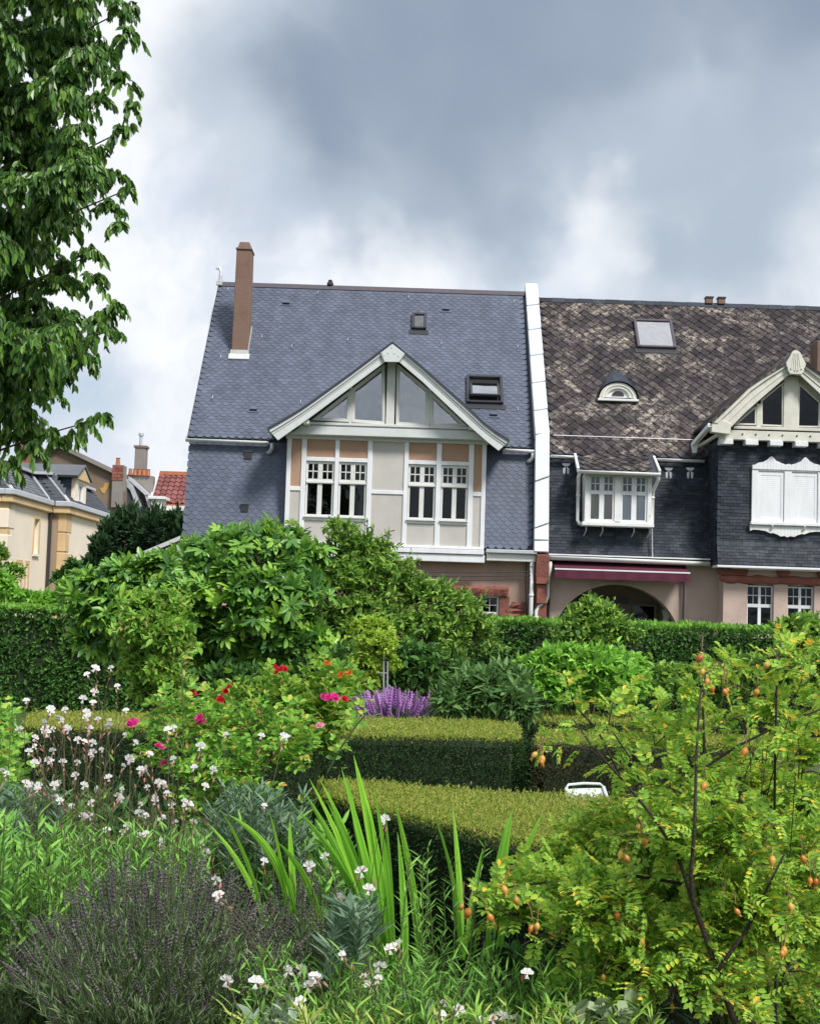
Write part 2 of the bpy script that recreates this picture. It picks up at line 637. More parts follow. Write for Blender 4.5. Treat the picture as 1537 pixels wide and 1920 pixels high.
def np_mesh(name, V, F, count):
    """count copies of one face list over V (count*k, 3)"""
    k = len(V) // count
    flat = np.concatenate([np.array(f) for f in F])
    tot = np.array([len(f) for f in F])
    loops = (flat[None, :] + (np.arange(count) * k)[:, None]).ravel()
    starts = np.concatenate([[0], np.cumsum(np.tile(tot, count))[:-1]])
    me = bpy.data.meshes.new(name)
    me.vertices.add(len(V))
    me.vertices.foreach_set('co', np.ascontiguousarray(V, dtype=np.float32).ravel())
    me.loops.add(len(loops))
    me.loops.foreach_set('vertex_index', loops.astype(np.int32))
    me.polygons.add(len(starts))
    me.polygons.foreach_set('loop_start', starts.astype(np.int32))
    me.update(calc_edges=True)
    me.shade_flat()
    return me


def project(P):
    """pixel position on the plate, and distance, for world points (n, 3)"""
    P = np.asarray(P, float)
    x, y, z = P[:, 0], P[:, 1], P[:, 2] - EYE
    f = y * math.cos(PITCH) + z * math.sin(PITCH)
    u = -y * math.sin(PITCH) + z * math.cos(PITCH)
    f = np.maximum(f, 1e-3)
    ux, uy = x / f * FPX, -u / f * FPX
    c, s = math.cos(ROLL), math.sin(ROLL)
    return CX + c * ux - s * uy, CY + s * ux + c * uy, f


def scatter(name, proto, pos, R, size, material, parent, n_obj=0, rest=None, score=None, smooth=False):
    """pieces: the n_obj that show largest become objects sharing one mesh, the others one mesh"""
    V, F = proto
    pos = np.asarray(pos, float)
    n = len(pos)
    if n == 0:
        return
    size = np.broadcast_to(np.asarray(size, float), (n,))
    org = np.array(ORG[parent])
    idx = np.arange(n)
    if n_obj:
        px, py, f = project(pos)
        inside = (px > 4) & (px < 1533) & (py > 4) & (py < 1916)
        sc_ = (f if score is None else score(px, py, f)) + np.where(inside, 0, 1e4)
        order = np.argsort(sc_)
        pick = order[:n_obj]
        pick = pick[sc_[pick] < 1e4]
        me = np_mesh(name, V, F, 1)
        if smooth:
            me.shade_smooth()
        me.materials.append(material)
        for i in pick:
            o = bpy.data.objects.new(name, me)
            COL.objects.link(o)
            o.parent = parent
            M = Matrix(np.vstack([np.hstack([R[i] * size[i], (pos[i] - org)[:, None]]), [0, 0, 0, 1]]).tolist())
            o.matrix_local = M
        mask = np.ones(n, bool)
        mask[pick] = False
        idx = idx[mask]
    if len(idx) == 0:
        return
    W = np.einsum('nij,kj->nki', R[idx], V) * size[idx][:, None, None] + (pos[idx] - org)[:, None, :]
    me = np_mesh(rest or name, W.reshape(-1, 3), F, len(idx))
    if smooth:
        me.shade_smooth()
    return link(rest or name, me, parent, mat=material, kind='stuff')


def slates(parent, material, O, U, V, w, e, ulen, vlen, shape, keep=None, n_obj=0, jit=0.003, tilt=0.016):
    O, U, V = (np.array(a, float) for a in (O, U, V))
    U /= np.linalg.norm(U); V /= np.linalg.norm(V)
    Nn = np.cross(U, V)
    pos, Rs = [], []
    for r in range(int(vlen / e)):
        u = (0.5 if r % 2 == 0 else 1.0) * w
        while u < ulen - w * 0.3:
            v = r * e
            if keep is None or keep(u, v):
                du, dv, a = rng.normal(0, jit, 3)
                pos.append(O + U * (u + du * 0.4) + V * (v + dv))
                a *= 2.0
                U2, V2 = U * math.cos(a) + V * math.sin(a), V * math.cos(a) - U * math.sin(a)
                b = rng.normal(0, jit * 1.6)
                N2 = Nn + U2 * b
                Rs.append(np.stack([U2, V2, N2], 1))
            u += w
    scatter('slate', slate_proto(shape, w, e, tilt), np.array(pos), np.array(Rs), 1.0, material, parent, n_obj)


def rect_px(pl, pr, pt, pb, Y):
    """x0, x1, z0, z1 of an upright rectangle whose edges are given at pixel positions: pl, pr, pt, pb are (px, py)"""
    return X(*pl, Y), X(*pr, Y), Z(*pb, Y), Z(*pt, Y)


def ring(mb, poly, w, y0, y1):
    """frame of width w inside an xz polygon (any winding); returns the inner polygon"""
    n = len(poly)
    area = sum(poly[i][0] * poly[(i + 1) % n][1] - poly[(i + 1) % n][0] * poly[i][1] for i in range(n))
    sgn = 1 if area > 0 else -1
    lines = []
    for i in range(n):
        (ax, az), (bx, bz) = poly[i], poly[(i + 1) % n]
        dx, dz = bx - ax, bz - az
        l = math.hypot(dx, dz)
        nx, nz = -dz / l * sgn, dx / l * sgn
        lines.append((ax + nx * w, az + nz * w, dx / l, dz / l))
    inner = []
    for i in range(n):
        ax, az, adx, adz = lines[i - 1]
        bx, bz, bdx, bdz = lines[i]
        det = adx * bdz - adz * bdx
        t = ((bx - ax) * bdz - (bz - az) * bdx) / det
        inner.append((ax + adx * t, az + adz * t))
    for i in range(n):
        j = (i + 1) % n
        q = [poly[i], poly[j], inner[j], inner[i]]
        mb.hexa([(x, y0, z) for x, z in q], [(x, y1, z) for x, z in q])
    return inner


# ================================================================== ground
g = MB()
NX, NY = 60, 60
xs = np.concatenate([np.linspace(-900, -20, 12), np.linspace(-18, 18, 37), np.linspace(20, 900, 12)])
ys = np.concatenate([np.linspace(-400, 0, 6), np.linspace(1, 30, 59), np.linspace(34, 1500, 14)])
vs, fs = [], []
for y in ys:
    for x in xs:
        vs.append((x, y, 0.03 * math.sin(x * 2.1 + y) * math.sin(y * 1.7 - x) if abs(x) < 20 and 0 < y < 30 else -0.05))
nx = len(xs)
for j in range(len(ys) - 1):
    for i in range(nx - 1):
        fs.append([j * nx + i, j * nx + i + 1, (j + 1) * nx + i + 1, (j + 1) * nx + i])
mat('soil', (0.055, 0.042, 0.030), 0.95, 0.35, 6, bump=0.9, bscale=30, col2=(0.05, 0.085, 0.022), c2lo=0.42, c2hi=0.55, c2scale=1.5)
g.add(vs, fs)
ground = g.build('ground', MATS['soil'])
tag(ground, 'brown garden soil under the beds and hedges', 'ground', kind='structure')

# ================================================================== house with the new slate roof
YE, ZE, YR, ZR = 32.42, 5.54, 36.4, 10.12            # eave and ridge of the main roof
XL, XR = -5.25, 2.87
h1 = thing('slate_house', 'house with new blue-grey slate roof, tall brown chimney and half-timbered gable bay', 'house', (-1.2, 36.4, 0))
YB = 31.9                                              # face of the bay
# ground floor
gw = rect_px((868, 1140), (935, 1140), (920, 1117), (920, 1178), 32.3)
w = MB()
wall_grid(w, -5.15, 2.8, 0, 3.0, [gw], 32.3, 32.6)
w.box(-5.15, -4.85, 32.6, 40.5, 0, 3.0)
w.box(-5.15, 2.8, 40.5, 40.8, 0, 5.6)
w.build('wall', MATS['pink_render'], h1)
MB().box(-4.8, 2.7, 33.6, 33.7, 0, 3.0).build('interior', MATS['dark_room'], h1)
win = window(h1, gw[0], gw[1], gw[2], gw[3], 32.34, [(0.06, 0.26, 0.5, 0.7), (0.28, 0.46, 0.5, 0.7), (0.06, 0.26, 0.72, 0.94), (0.28, 0.46, 0.72, 0.94), (0.54, 0.73, 0.5, 0.7), (0.75, 0.94, 0.5, 0.7), (0.54, 0.73, 0.72, 0.94), (0.75, 0.94, 0.72, 0.94), (0.06, 0.46, 0.05, 0.42), (0.54, 0.94, 0.05, 0.42)])


def rough_stone(parent, x0, x1, y0, y1, z0, z1, name='stone', seed=0, m='red_stone'):
    """rock-faced block: subdivided front, pushed about"""
    r = random.Random(seed)
    mb = MB()
    nx_, nz_ = max(2, int((x1 - x0) / 0.09)), max(2, int((z1 - z0) / 0.07))
    vs_, fs_ = [], []
    for j in range(nz_ + 1):
        for i in range(nx_ + 1):
            edge = i in (0, nx_) or j in (0, nz_)
            vs_.append((x0 + (x1 - x0) * i / nx_ + r.uniform(-.01, .01), y0 + (0.03 if edge else r.uniform(-0.03, 0.02)), z0 + (z1 - z0) * j / nz_ + r.uniform(-.012, .012)))
    for j in range(nz_):
        for i in range(nx_):
            a = j * (nx_ + 1) + i
            fs_.append([a, a + 1, a + nx_ + 2, a + nx_ + 1])
    mb.add(vs_, fs_)
    mb.box(x0 + 0.012, x1 - 0.012, y0 + 0.035, y1, z0 + 0.014, z1 - 0.014)
    return mb.build(name, MATS[m], parent)


lx0, lx1 = X(800, 1105, 32.2), X(953, 1105, 32.2)
lz0, lz1 = Z(900, 1116, 32.2), Z(900, 1098, 32.2)
rough_stone(h1, lx0, lx1, 32.18, 32.32, lz0, lz1, 'lintel', 1)
MB().box(gw[1] + 0.003, gw[1] + 0.23, 32.26, 32.34, 0.4, lz0 - 0.004).build('jamb', MATS['red_stone'], h1, bevel=0.01)
for k, (a, b, c, d) in enumerate([(948, 986, 1160, 1172), (938, 986, 1150, 1159), (950, 987, 1141, 1150), (958, 985, 1129, 1140)]):
    rough_stone(h1, X(a, 1150, 32.24), X(b, 1150, 32.24), 32.2, 32.34, Z(965, d, 32.24), Z(965, c, 32.24), 'stone', 10 + k)
rough_stone(h1, X(932, 1165, 32.24), X(944, 1165, 32.24), 32.2, 32.34, Z(938, 1174, 32.24), Z(938, 1162, 32.24), 'stone', 20)

# battered slate wall of the upper storey
WB, WT = (32.05, 3.10), (32.50, 5.50)                  # (Y, z) at foot and head
backing = MB()
backing.loft([(XL + .02, WB[0] + .02, WB[1]), (XR, WB[0] + .02, WB[1]), (XR, WT[0] + .02, WT[1]), (XL + .02, WT[0] + .02, WT[1])],
             [(XL + .02, 33.4, WB[1]), (XR, 33.4, WB[1]), (XR, 33.4, WT[1]), (XL + .02, 33.4, WT[1])])
backing.prism_x([(33.4, 3.0), (40.6, 3.0), (40.6, 5.5), (36.4, ZR - 0.1), (33.4, 6.4)], XL + .02, XL + .25)
upper = backing.build('upper_wall', MATS['slate_back'], h1)
wl = math.hypot(WT[0] - WB[0], WT[1] - WB[1])
wv = (0, WT[0] - WB[0], WT[1] - WB[1])
BX0, BX1 = -2.885, 1.725                                # the bay
slates(upper, MATS['slate_wall'], (XL, WB[0], WB[1]), (1, 0, 0), wv, 0.186, 0.094, XR - XL, wl, 'scale',
       keep=lambda u, v: not (BX0 + 0.12 < XL + u < BX1 - 0.12), n_obj=300)
# foot of the slate wall: flashing
MB().box(XL, BX0 - 0.05, 31.98, 32.3, 3.02, 3.09).build('sill_flashing', MATS['white_metal'], h1, bevel=0.01)
# vents in the slate wall
for px, py in ((466, 854), (459, 953)):
    t = (Z(px, py, 32.25) - WB[1]) / (WT[1] - WB[1])
    yy = WB[0] + (WT[0] - WB[0]) * t
    p = at(px, py, yy)
    v = MB().box(p.x - .085, p.x + .085, yy - .05, yy + .02, p.z - .085, p.z + .085).build('wall_vent', MATS['dark_metal'], h1)
    MB().box(p.x - .095, p.x + .095, yy - .07, yy + .02, p.z + .087, p.z + .105).build('hood', MATS['slate_roof'], v)

# main roof
rl = math.hypot(YR - YE, ZR - ZE)
rv = ((YR - YE) / rl, (ZR - ZE) / rl)                   # up-slope in (Y, z)
rn = (-rv[1], rv[0])                                   # outwards


def on_roof(px, py, lift=0.0):
    """where the sight line meets the front slope"""
    d = ray(px, py)
    # n . (t d + cam - P0) = 0
    num = rn[0] * (YE - 0) + rn[1] * (ZE - EYE) + lift
    den = rn[0] * d.y + rn[1] * d.z
    t = num / den
    return Vector((d.x * t, d.y * t, EYE + d.z * t))


r = MB()
r.prism_x([(YE - .02, ZE - 0.03), (YR, ZR - 0.02), (YR, ZR - 0.2), (YE + .12, ZE - 0.10)], XL - 0.03, XR)
r.prism_x([(YR, ZR - 0.02), (40.7, 5.4), (40.6, 5.25), (YR, ZR - 0.2)], XL - 0.03, XR)
roof1 = r.build('roof', MATS['slate_back'], h1)
slates(roof1, MATS['slate_roof'], (XL - 0.02, YE - 0.03, ZE - 0.03), (1, 0, 0), (0, rv[0], rv[1]), 0.190, 0.106, XR - XL, rl - 0.05, 'scale', n_obj=300)
MB().prism_x([(YR - .11, ZR - .08), (YR - .02, ZR + .05), (YR + .04, ZR + .05), (YR + .13, ZR - .08)], XL - 0.02, XR - .003).build('ridge_cap', MATS['ridge_tile'], h1)
MB().prism_x([(YE - .05, ZE - .10), (YE - .05, ZE - .01), (YR, ZR + .03), (YR, ZR - .2)], XL - 0.06, XL - 0.032).build('verge_trim', MATS['zinc'], h1)
# eave gutters with their swan-neck outlets
ez = ZE - 0.075
ga = MB().gutter((XL - .05, YE - .1, ez), (X(505, 824, YE), YE - .1, ez - 0.01), 0.075).build('gutter', MATS['grey_paint'], h1, smooth=True)
gb = MB().gutter((X(942, 836, YE), YE - .1, ez), (XR - .01, YE - .1, ez - 0.01), 0.075).build('gutter', MATS['white_paint'], h1, smooth=True)
px0 = X(511, 838, YE)
MB().tube([(px0, YE - .1, ez - .05), (px0, YE - .1, ez - .16), (px0 - .05, YE - .06, ez - .25), (px0 - .12, YE + .0, ez - .27)], 0.05, 10).build('outlet', MATS['zinc'], ga, smooth=True)
px0 = X(998, 852, YE)
MB().tube([(px0, YE - .1, ez - .05), (px0, YE - .1, ez - .17), (px0 - .05, YE - .06, ez - .25), (px0 - .11, YE + .0, ez - .27)], 0.045, 10).build('outlet', MATS['white_paint'], gb, smooth=True)
# roof hooks, vents
for px, py in ((428, 545), (596, 552), (766, 560), (963, 568), (491, 634), (547, 652), (652, 640), (414, 672), (827, 647), (970, 653), (399, 748), (564, 756), (970, 770)):
    p = on_roof(px, py)
    q = p + Vector((0, rv[0], rv[1])) * 0.0
    MB().tube([q + Vector((0, rv[0], rv[1])) * .10 + Vector((0, rn[0], rn[1])) * .03, q - Vector((0, rv[0], rv[1])) * .04 + Vector((0, rn[0], rn[1])) * .04,
               q - Vector((0, rv[0], rv[1])) * .06 + Vector((0, rn[0], rn[1])) * .09], 0.008, 5).build('roof_hook', MATS['zinc'], h1)
sl = Vector((0, rv[0], rv[1])); nr = Vector((0, rn[0], rn[1])); ex = Vector((1, 0, 0))


def slope_box(mb, c, hw, hl, n0, n1):
    a = [c + ex * sx * hw + sl * sv * hl + nr * n0 for sx, sv in ((-1, -1), (1, -1), (1, 1), (-1, 1))]
    b = [p + nr * (n1 - n0) for p in a]
    return mb.hexa(a, b)


for px, py in ((537, 569), (836, 581), (476, 768), (925, 778)):
    c = on_roof(px, py)
    v = slope_box(MB(), c - sl * .02, .085, .05, 0, .085).build('roof_vent', MATS['slate_roof'], h1)
    slope_box(MB(), c - sl * .065, .06, .01, .02, .07).build('vent_mouth', MATS['dark_metal'], v)
    slope_box(MB(), c - sl * .10, .15, .03, .022, .030).build('vent_apron', MATS['slate_roof'], v)


def roof_window(parent, c, hw, hl, fr, glass, opened=False, flash='dark_metal', label=None, pane='sky_glass'):
    mb = MB()
    t = 0.07
    for s in (-1, 1):
        slope_box(mb, c + ex * s * (hw - t / 2), t / 2, hl, 0.0, .11)
    slope_box(mb, c + sl * (hl - t / 2), hw - t - .002, t / 2, 0.0, .115)
    slope_box(mb, c - sl * (hl - t / 2), hw - t - .002, t / 2, 0.0, .10)
    o = mb.build('roof_window', MATS[fr], parent, label=label, bevel=0.008)
    slope_box(MB(), c - sl * (hl + .09), hw + .06, .085, .022, .034).build('flashing', MATS[flash], o)
    slope_box(MB(), c, hw - t - .004, hl - t - .004, 0.024, .028).build('pane_backing', MATS['dark_room' if opened else glass], o)
    if not opened:
        slope_box(MB(), c, hw - t - .004, hl - t - .004, 0.075, .082).build('pane', MATS[pane], o)
    else:
        # sash pivoted about its middle, lower half swung outwards
        ang = math.radians(16)
        s2 = sl * math.cos(ang) - nr * math.sin(ang)
        n2 = nr * math.cos(ang) + sl * math.sin(ang)
        cc = c + nr * 0.10
        W, Hh, tt = hw - t - .01, hl - t - .01, .06
        sm = MB()

        def sb(u0, u1, v0, v1, n0=-.02, n1=.03):
            a = [cc + ex * u + s2 * v + n2 * n0 for u, v in ((u0, v0), (u1, v0), (u1, v1), (u0, v1))]
            sm.hexa(a, [p + n2 * (n1 - n0) for p in a])
        sb(-W, -W + tt, -Hh, Hh); sb(W - tt, W, -Hh, Hh); sb(-W + tt, W - tt, Hh - tt, Hh); sb(-W + tt, W - tt, -Hh, -Hh + tt)
        sa = sm.build('sash', MATS[fr], o)
        sm = MB()
        sb(-W + tt, W - tt, -Hh + tt, Hh - tt, .0, .008)
        sm.build('pane', MATS['bright_glass'], o)
    return o


c = (on_roof(771, 606) + on_roof(800, 606)) / 2
roof_window(h1, c, .19, (on_roof(785, 592) - on_roof(785, 620)).length / 2, 'dark_metal', 'blind_grey', label='small closed roof window above the gable')
c = on_roof(908, 734)
roof_window(h1, c, .445, (on_roof(908, 709) - on_roof(908, 759)).length / 2, 'dark_metal', 'dark_room', opened=True, label='roof window tilted open beside the gable')

# ridge fittings
p = at(413, 530, YR)
fin = MB()
fin.tube([(p.x, YR, ZR), (p.x + .01, YR, ZR + .22), (p.x + .005, YR, ZR + .34), (p.x - .03, YR, ZR + .42), (p.x - .08, YR, ZR + .43), (p.x - .10, YR, ZR + .38)], [.055, .05, .04, .035, .04, .045], 8)
fin.box(p.x - .09, p.x + .07, YR - .1, YR + .1, ZR - .05, ZR + .05)
fin.build('vent_pipe', MATS['zinc'], h1, smooth=False, label='pale bent metal vent pipe at the ridge end')
p = at(619, 536, YR)
MB().lathe([(.09, 0), (.085, .06), (.055, .08), (.06, .12), (.03, .14)], (p.x, YR, ZR + .06), 10).build('ridge_vent', MATS['dark_metal'], h1)

# chimney
cb = on_roof(452, 668)
CYf = cb.y + 0.02
cx0, cx1 = X(434, 652, CYf), X(465.5, 652, CYf)
tx0, tx1 = X(443.5, 470, CYf), X(471, 470, CYf)
zc0, zc1 = Z(450, 660, CYf), Z(458, 468, CYf)
c0 = [(cx0, CYf, zc0 - .3), (cx1, CYf, zc0 - .3), (cx1, CYf + .62, zc0 - .3), (cx0, CYf + .62, zc0 - .3)]
cm = (tx0 + tx1) / 2
c1 = [(tx0, CYf + .03, zc1), (tx1, CYf + .03, zc1), (tx1, CYf + .60, zc1), (tx0, CYf + .60, zc1)]
chim = MB().hexa(c0, c1).build('chimney', MATS['chimney_render'], h1, bevel=0.012)
MB().box(tx0 - .02, tx1 + .02, CYf, CYf + .63, zc1 + .002, zc1 + .06).build('cornice', MATS['chimney_render'], chim, bevel=0.015)
MB().hexa([(tx0 + .02, CYf + .05, zc1 + .062), (tx1 - .02, CYf + .05, zc1 + .062), (tx1 - .02, CYf + .58, zc1 + .062), (tx0 + .02, CYf + .58, zc1 + .062)],
          [(tx0 + .07, CYf + .08, zc1 + .22), (tx1 - .06, CYf + .08, zc1 + .22), (tx1 - .06, CYf + .52, zc1 + .22), (tx0 + .07, CYf + .52, zc1 + .22)]).build('chimney_cap', MATS['chimney_render'], chim, bevel=0.012)
fl = MB()
fl.box(cx0 - .02, cx1 + .02, CYf - .03, CYf - .003, zc0 - .13, zc0 + .05)
slope_box(fl, cb + Vector(((cx0 + cx1) / 2 - cb.x, 0, 0)) + sl * .02 - sl * .08, .26, .10, .02, .05)
for k in range(7):
    zz = zc0 + k * .1
    fl.box(cx1 - .015, cx1 + .012, CYf + .02 + k * .082, CYf + .13 + k * .082, zz - .06, zz + .16)
fl.build('flashing', MATS['lead'], chim)

# ---------------------------------------------------------------- half-timbered bay
bz0, bz1 = 3.06, 5.50
yref = 846
P_ = [(538.8, 546.8), (565.6, 574.9), (628.4, 636.4), (689.4, 698.6), (758.2, 766.6), (818.8, 828.4), (879.2, 888.8), (908.0, 916.6)]
posts = [(X(a, yref, YB), X(b, yref, YB)) for a, b in P_]
posts[0] = (BX0, BX0 + .10)
posts[-1] = (BX1 - .10, BX1)


def rail_z(px, a, b):
    return Z(px, b, YB), Z(px, a, YB)


zt = rail_z(610, 815, 824)                              # top plate
zh = rail_z(600, 857, 864.5)                            # head of the windows
zside = rail_z(552, 911.5, 919.5)
zmid = rail_z(728, 919.5, 926.5)
zs_ = rail_z(597, 963, 968)                             # window sill
zb = rail_z(597, 970, 975.5)
holes = [(posts[i][1], posts[i + 1][0], zs_[0], zh[0]) for i in (1, 2, 4, 5)]
bw = MB()
wall_grid(bw, BX0 + .01, BX1 - .01, bz0, bz1, holes, YB + .05, YB + .15)
bw.box(BX0 + .01, BX0 + .12, YB + .15, 33.2, bz0, bz1)
bw.box(BX1 - .12, BX1 - .01, YB + .15, 33.2, bz0, bz1)
bay = bw.build('bay', MATS['beige_render'], h1)
for i, (a, b) in enumerate(posts):
    MB().box(a, b, YB, YB + .07, bz0, zt[0] - .002).build('post', MATS['white_paint'], bay, bevel=0.008)


def rail(i, z, proud=0.004):
    MB().box(posts[i][1] + .001, posts[i + 1][0] - .001, YB + proud, YB + .07, z[0], z[1]).build('rail', MATS['white_paint'], bay, bevel=0.006)


def panel(i, z0, z1, m):
    MB().box(posts[i][1] - .01, posts[i + 1][0] + .01, YB + .03, YB + .052, z0, z1).build('infill_panel', MATS[m], bay)


for i in (1, 2, 4, 5):
    rail(i, zh)
    rail(i, zb)
    panel(i, zh[1] - .01, zt[0] + .02, 'orange_render')
    panel(i, bz0 - .01, zb[0] + .01, 'beige_render')
for i in (0, 6):
    rail(i, zside)
    panel(i, zside[1] - .01, zt[0] + .02, 'orange_render')
    panel(i, bz0 - .01, zside[0] + .01, 'beige_render')
rail(3, zmid)
panel(3, zmid[1] - .01, zt[0] + .02, 'beige_render')
panel(3, bz0 - .01, zmid[0] + .01, 'beige_render')
MB().box(BX0 - .03, BX1 + .03, YB - .02, YB + .07, zt[0], zt[1]).build('top_plate', MATS['frame_paint'], bay, bevel=0.008)
n = 15
for k in range(n):
    x0 = BX0 + .02 + (BX1 - BX0 - .04) * k / n
    if k % 2 == 0:
        MB().box(x0, x0 + (BX1 - BX0) / n * 1.02, YB - .06, YB + .06, zt[1] + .002, zt[1] + .045).build('block', MATS['frame_paint'], bay, bevel=0.004)
split = (Z(600, 903.5, YB) - zs_[0]) / (zh[0] - zs_[0])
for i in (1, 2, 4, 5):
    a, b = posts[i][1] + .003, posts[i + 1][0] - .003
    wv_ = window(bay, a, b, zs_[0] + .003, zh[0] - .003, YB + .05, casement_panes(split, m=.075, mid=.17, bars=.018))
    MB().box(a - .02, b + .02, YB - .05, YB + .04, zs_[0] - .03, zs_[0] + .0).build('sill', MATS['frame_paint'], wv_, bevel=0.006)
    tz = zs_[0] + split * (zh[0] - zs_[0])
    MB().box(a + .01, b - .01, YB + .015, YB + .048, tz - .03, tz + .02).build('transom', MATS['frame_paint'], wv_, bevel=0.006)
rm = MB()
rm.box(BX0 + .15, BX1 - .15, 33.1, 33.15, bz0, bz1)
rm.box(BX0 + .15, BX1 - .15, YB + .2, 33.1, bz0, bz0 + .02)
rm.build('interior', MATS['dark_room'], h1)
# curtains


def curtain(parent, x0, x1, z0, z1, y, m='curtain'):
    vs_, fs_ = [], []
    k = 14
    for i in range(k + 1):
        x = x0 + (x1 - x0) * i / k
        o_ = 0.025 * math.sin(i * 2.3)
        vs_ += [(x, y + o_, z0), (x, y + o_ * .6, z1)]
    for i in range(k):
        fs_.append([2 * i, 2 * i + 2, 2 * i + 3, 2 * i + 1])
    return MB().add(vs_, fs_).build('curtain', MATS[m], parent, smooth=True)


curtain(h1, X(672, 930, YB), X(686, 930, YB), zs_[0], zh[0] - .1, YB + .25)
curtain(h1, X(577, 930, YB), X(580, 930, YB), zs_[0], zh[0] - .1, YB + .25)
curtain(h1, X(636, 880, YB), X(643, 880, YB), tz, zh[0] - .05, YB + .25)
# boards under the bay
for k, (a, b, pr) in enumerate(((1022.5, 1027, .04), (1028, 1036.5, .10), (1037.5, 1051.5, .06))):
    zz = (Z(782, b, YB), Z(782, a, YB))
    MB().box(BX0 - .03 * (k + 1), BX1 - .02 + .02 * k, YB - pr, YB + .3, zz[0], zz[1]).build('skirting_board', MATS['white_paint'], bay, bevel=0.008)
# gutter box on the right
bx = (X(912, 1045, 31.9), X(1004, 1045, 31.9))
gz = (Z(950, 1052, 31.9), Z(950, 1038, 31.9))
MB().box(bx[0], bx[1], 31.92, 32.3, gz[0], gz[1]).build('fascia', MATS['white_worn'], h1, bevel=0.01)
MB().box(bx[0] - .02, bx[1] + .02, 31.82, 32.2, gz[1] + .003, gz[1] + .09).build('box_gutter', MATS['zinc'], h1, bevel=0.012)

# ---------------------------------------------------------------- gable over the bay
YG = 31.22


def xz(px, py, Y):
    p = at(px, py, Y)
    return (p.x, p.z)


outL = [xz(*p, YG) for p in ((735.5, 643), (655.7, 703), (590.6, 750), (566, 767), (545, 780), (523, 793), (502, 804.5))]
inL = [xz(*p, YG) for p in ((735.5, 668), (655.7, 727.5), (600, 769), (577.6, 785.5), (557, 800), (540, 812), (521, 825.5))]
outR = [xz(*p, YG) for p in ((735.5, 643), (792, 690), (867, 756.6), (888, 776), (906, 793.5), (929, 811), (954.5, 826.5))]
inR = [xz(*p, YG) for p in ((735.5, 668), (792, 716), (857, 777.5), (880, 799), (897, 814), (914, 829), (934.5, 845))]


def lerp2(a, b, t):
    return [(p[0] + (q[0] - p[0]) * t, p[1] + (q[1] - p[1]) * t) for p, q in zip(a, b)]


for o_, i_ in ((outL, inL), (outR, inR)):
    bb = MB().strip_y(lerp2(o_, i_, .30), i_, YG, YG + .06).build('barge_board', MATS['grey_paint'], h1, bevel=0.004)
    MB().strip_y(o_, lerp2(o_, i_, .30), YG - .035, YG + .06).build('moulding', MATS['grey_paint'], bb, bevel=0.004)
    MB().strip_y(lerp2(o_, i_, .42), lerp2(o_, i_, .47), YG - .014, YG - .001).build('bead', MATS['grey_paint'], bb)
pl = [xz(*p, YG) for p in ((735.5, 646), (713, 663), (721, 679.5), (748, 680), (759, 664.5))]
ap = MB().prism_y(pl, YG - .07, YG - .037).build('apex_plate', MATS['grey_paint'], h1, bevel=0.008)
for px, py in ((734, 651.5), (716.5, 661.5), (727.5, 661.5), (739.5, 662.5), (719.5, 666), (747, 667.5)):
    p = at(px, py, YG - .07)
    MB().lathe([(.014, 0), (.012, .008), (.004, .012)], (0, 0, 0), 8)
    b_ = MB()
    b_.tube([(p.x, YG - .085, p.z), (p.x, YG - .068, p.z)], .013, 8)
    b_.build('bolt', MATS['zinc'], ap)
# roof of the gable: two flared slopes running back into the main roof
for o_, s in ((outL, -1), (outR, 1)):
    mb = MB()
    up = [(x, z + .03) for x, z in o_]
    lo = [(x, z - .03) for x, z in o_]
    for i in range(len(o_) - 1):
        q = [up[i], up[i + 1], lo[i + 1], lo[i]]
        yb = [YE + (max(z, ZE) - ZE) * (YR - YE) / (ZR - ZE) + .25 for _, z in q]
        mb.hexa([(x, YG - .06, z) for x, z in q], [(x, yy, z) for (x, z), yy in zip(q, yb)])
    mb.build('gable_roof', MATS['slate_back'], h1)
    mb = MB()
    for i in range(len(o_) - 1):
        q = [lo[i], lo[i + 1], (lo[i + 1][0], lo[i + 1][1] - .025), (lo[i][0], lo[i][1] - .025)]
        mb.hexa([(x, YG + .062, z - .002) for x, z in q], [(x, YB + .15, z - .002) for x, z in q])
    mb.build('soffit', MATS['grey_paint'], h1)
# brackets at the feet of the barge boards
for px, py, s in ((575, 792, 1), (885, 801, -1)):
    p = at(px, py, 31.5)
    MB().box(p.x - .07, p.x + .07, 31.28, YB + .1, p.z - .06, p.z + .04).build('purlin_end', MATS['frame_paint'], h1, bevel=0.01)
# glazed triangle
YW = 31.72
tri = MB()
gwall = [xz(*p, YW) for p in ((735.5, 672), (560, 801), (915, 817))]
tri_wall = MB().prism_y([gwall[0], gwall[1], gwall[2]], YW + .13, YW + .20).build('gable_wall', MATS['blind_grey'], h1)
panes = [((585, 787.5), (657, 731), (655, 791)), ((660, 729), (721, 682), (722, 796), (659, 791.5)), ((744, 681), (803, 730), (803, 799.5), (742, 796.5)), ((807, 734), (876, 799.5), (806.5, 800))]
for k, pp in enumerate(panes):
    poly = [xz(*p, YW) for p in pp]
    fm = MB()
    inner = ring(fm, poly, .055, YW, YW + .06)
    wn = fm.build('gable_window', MATS['frame_paint'], h1)
    sh = MB()
    ring(sh, inner, .018, YW + .018, YW + .06)
    sh.build('sash', MATS['frame_paint'], wn)
    MB().prism_y(inner, YW + .04, YW + .046).build('pane', MATS['sky_glass'], wn)
a, b, c_, d_ = (X(723, 740, YW), X(742, 740, YW), Z(733, 799, YW), Z(733, 674, YW))
MB().box(a + .02, b - .02, YW - .04, YW + .13, c_, d_).build('king_post', MATS['frame_paint'], h1, bevel=0.008)
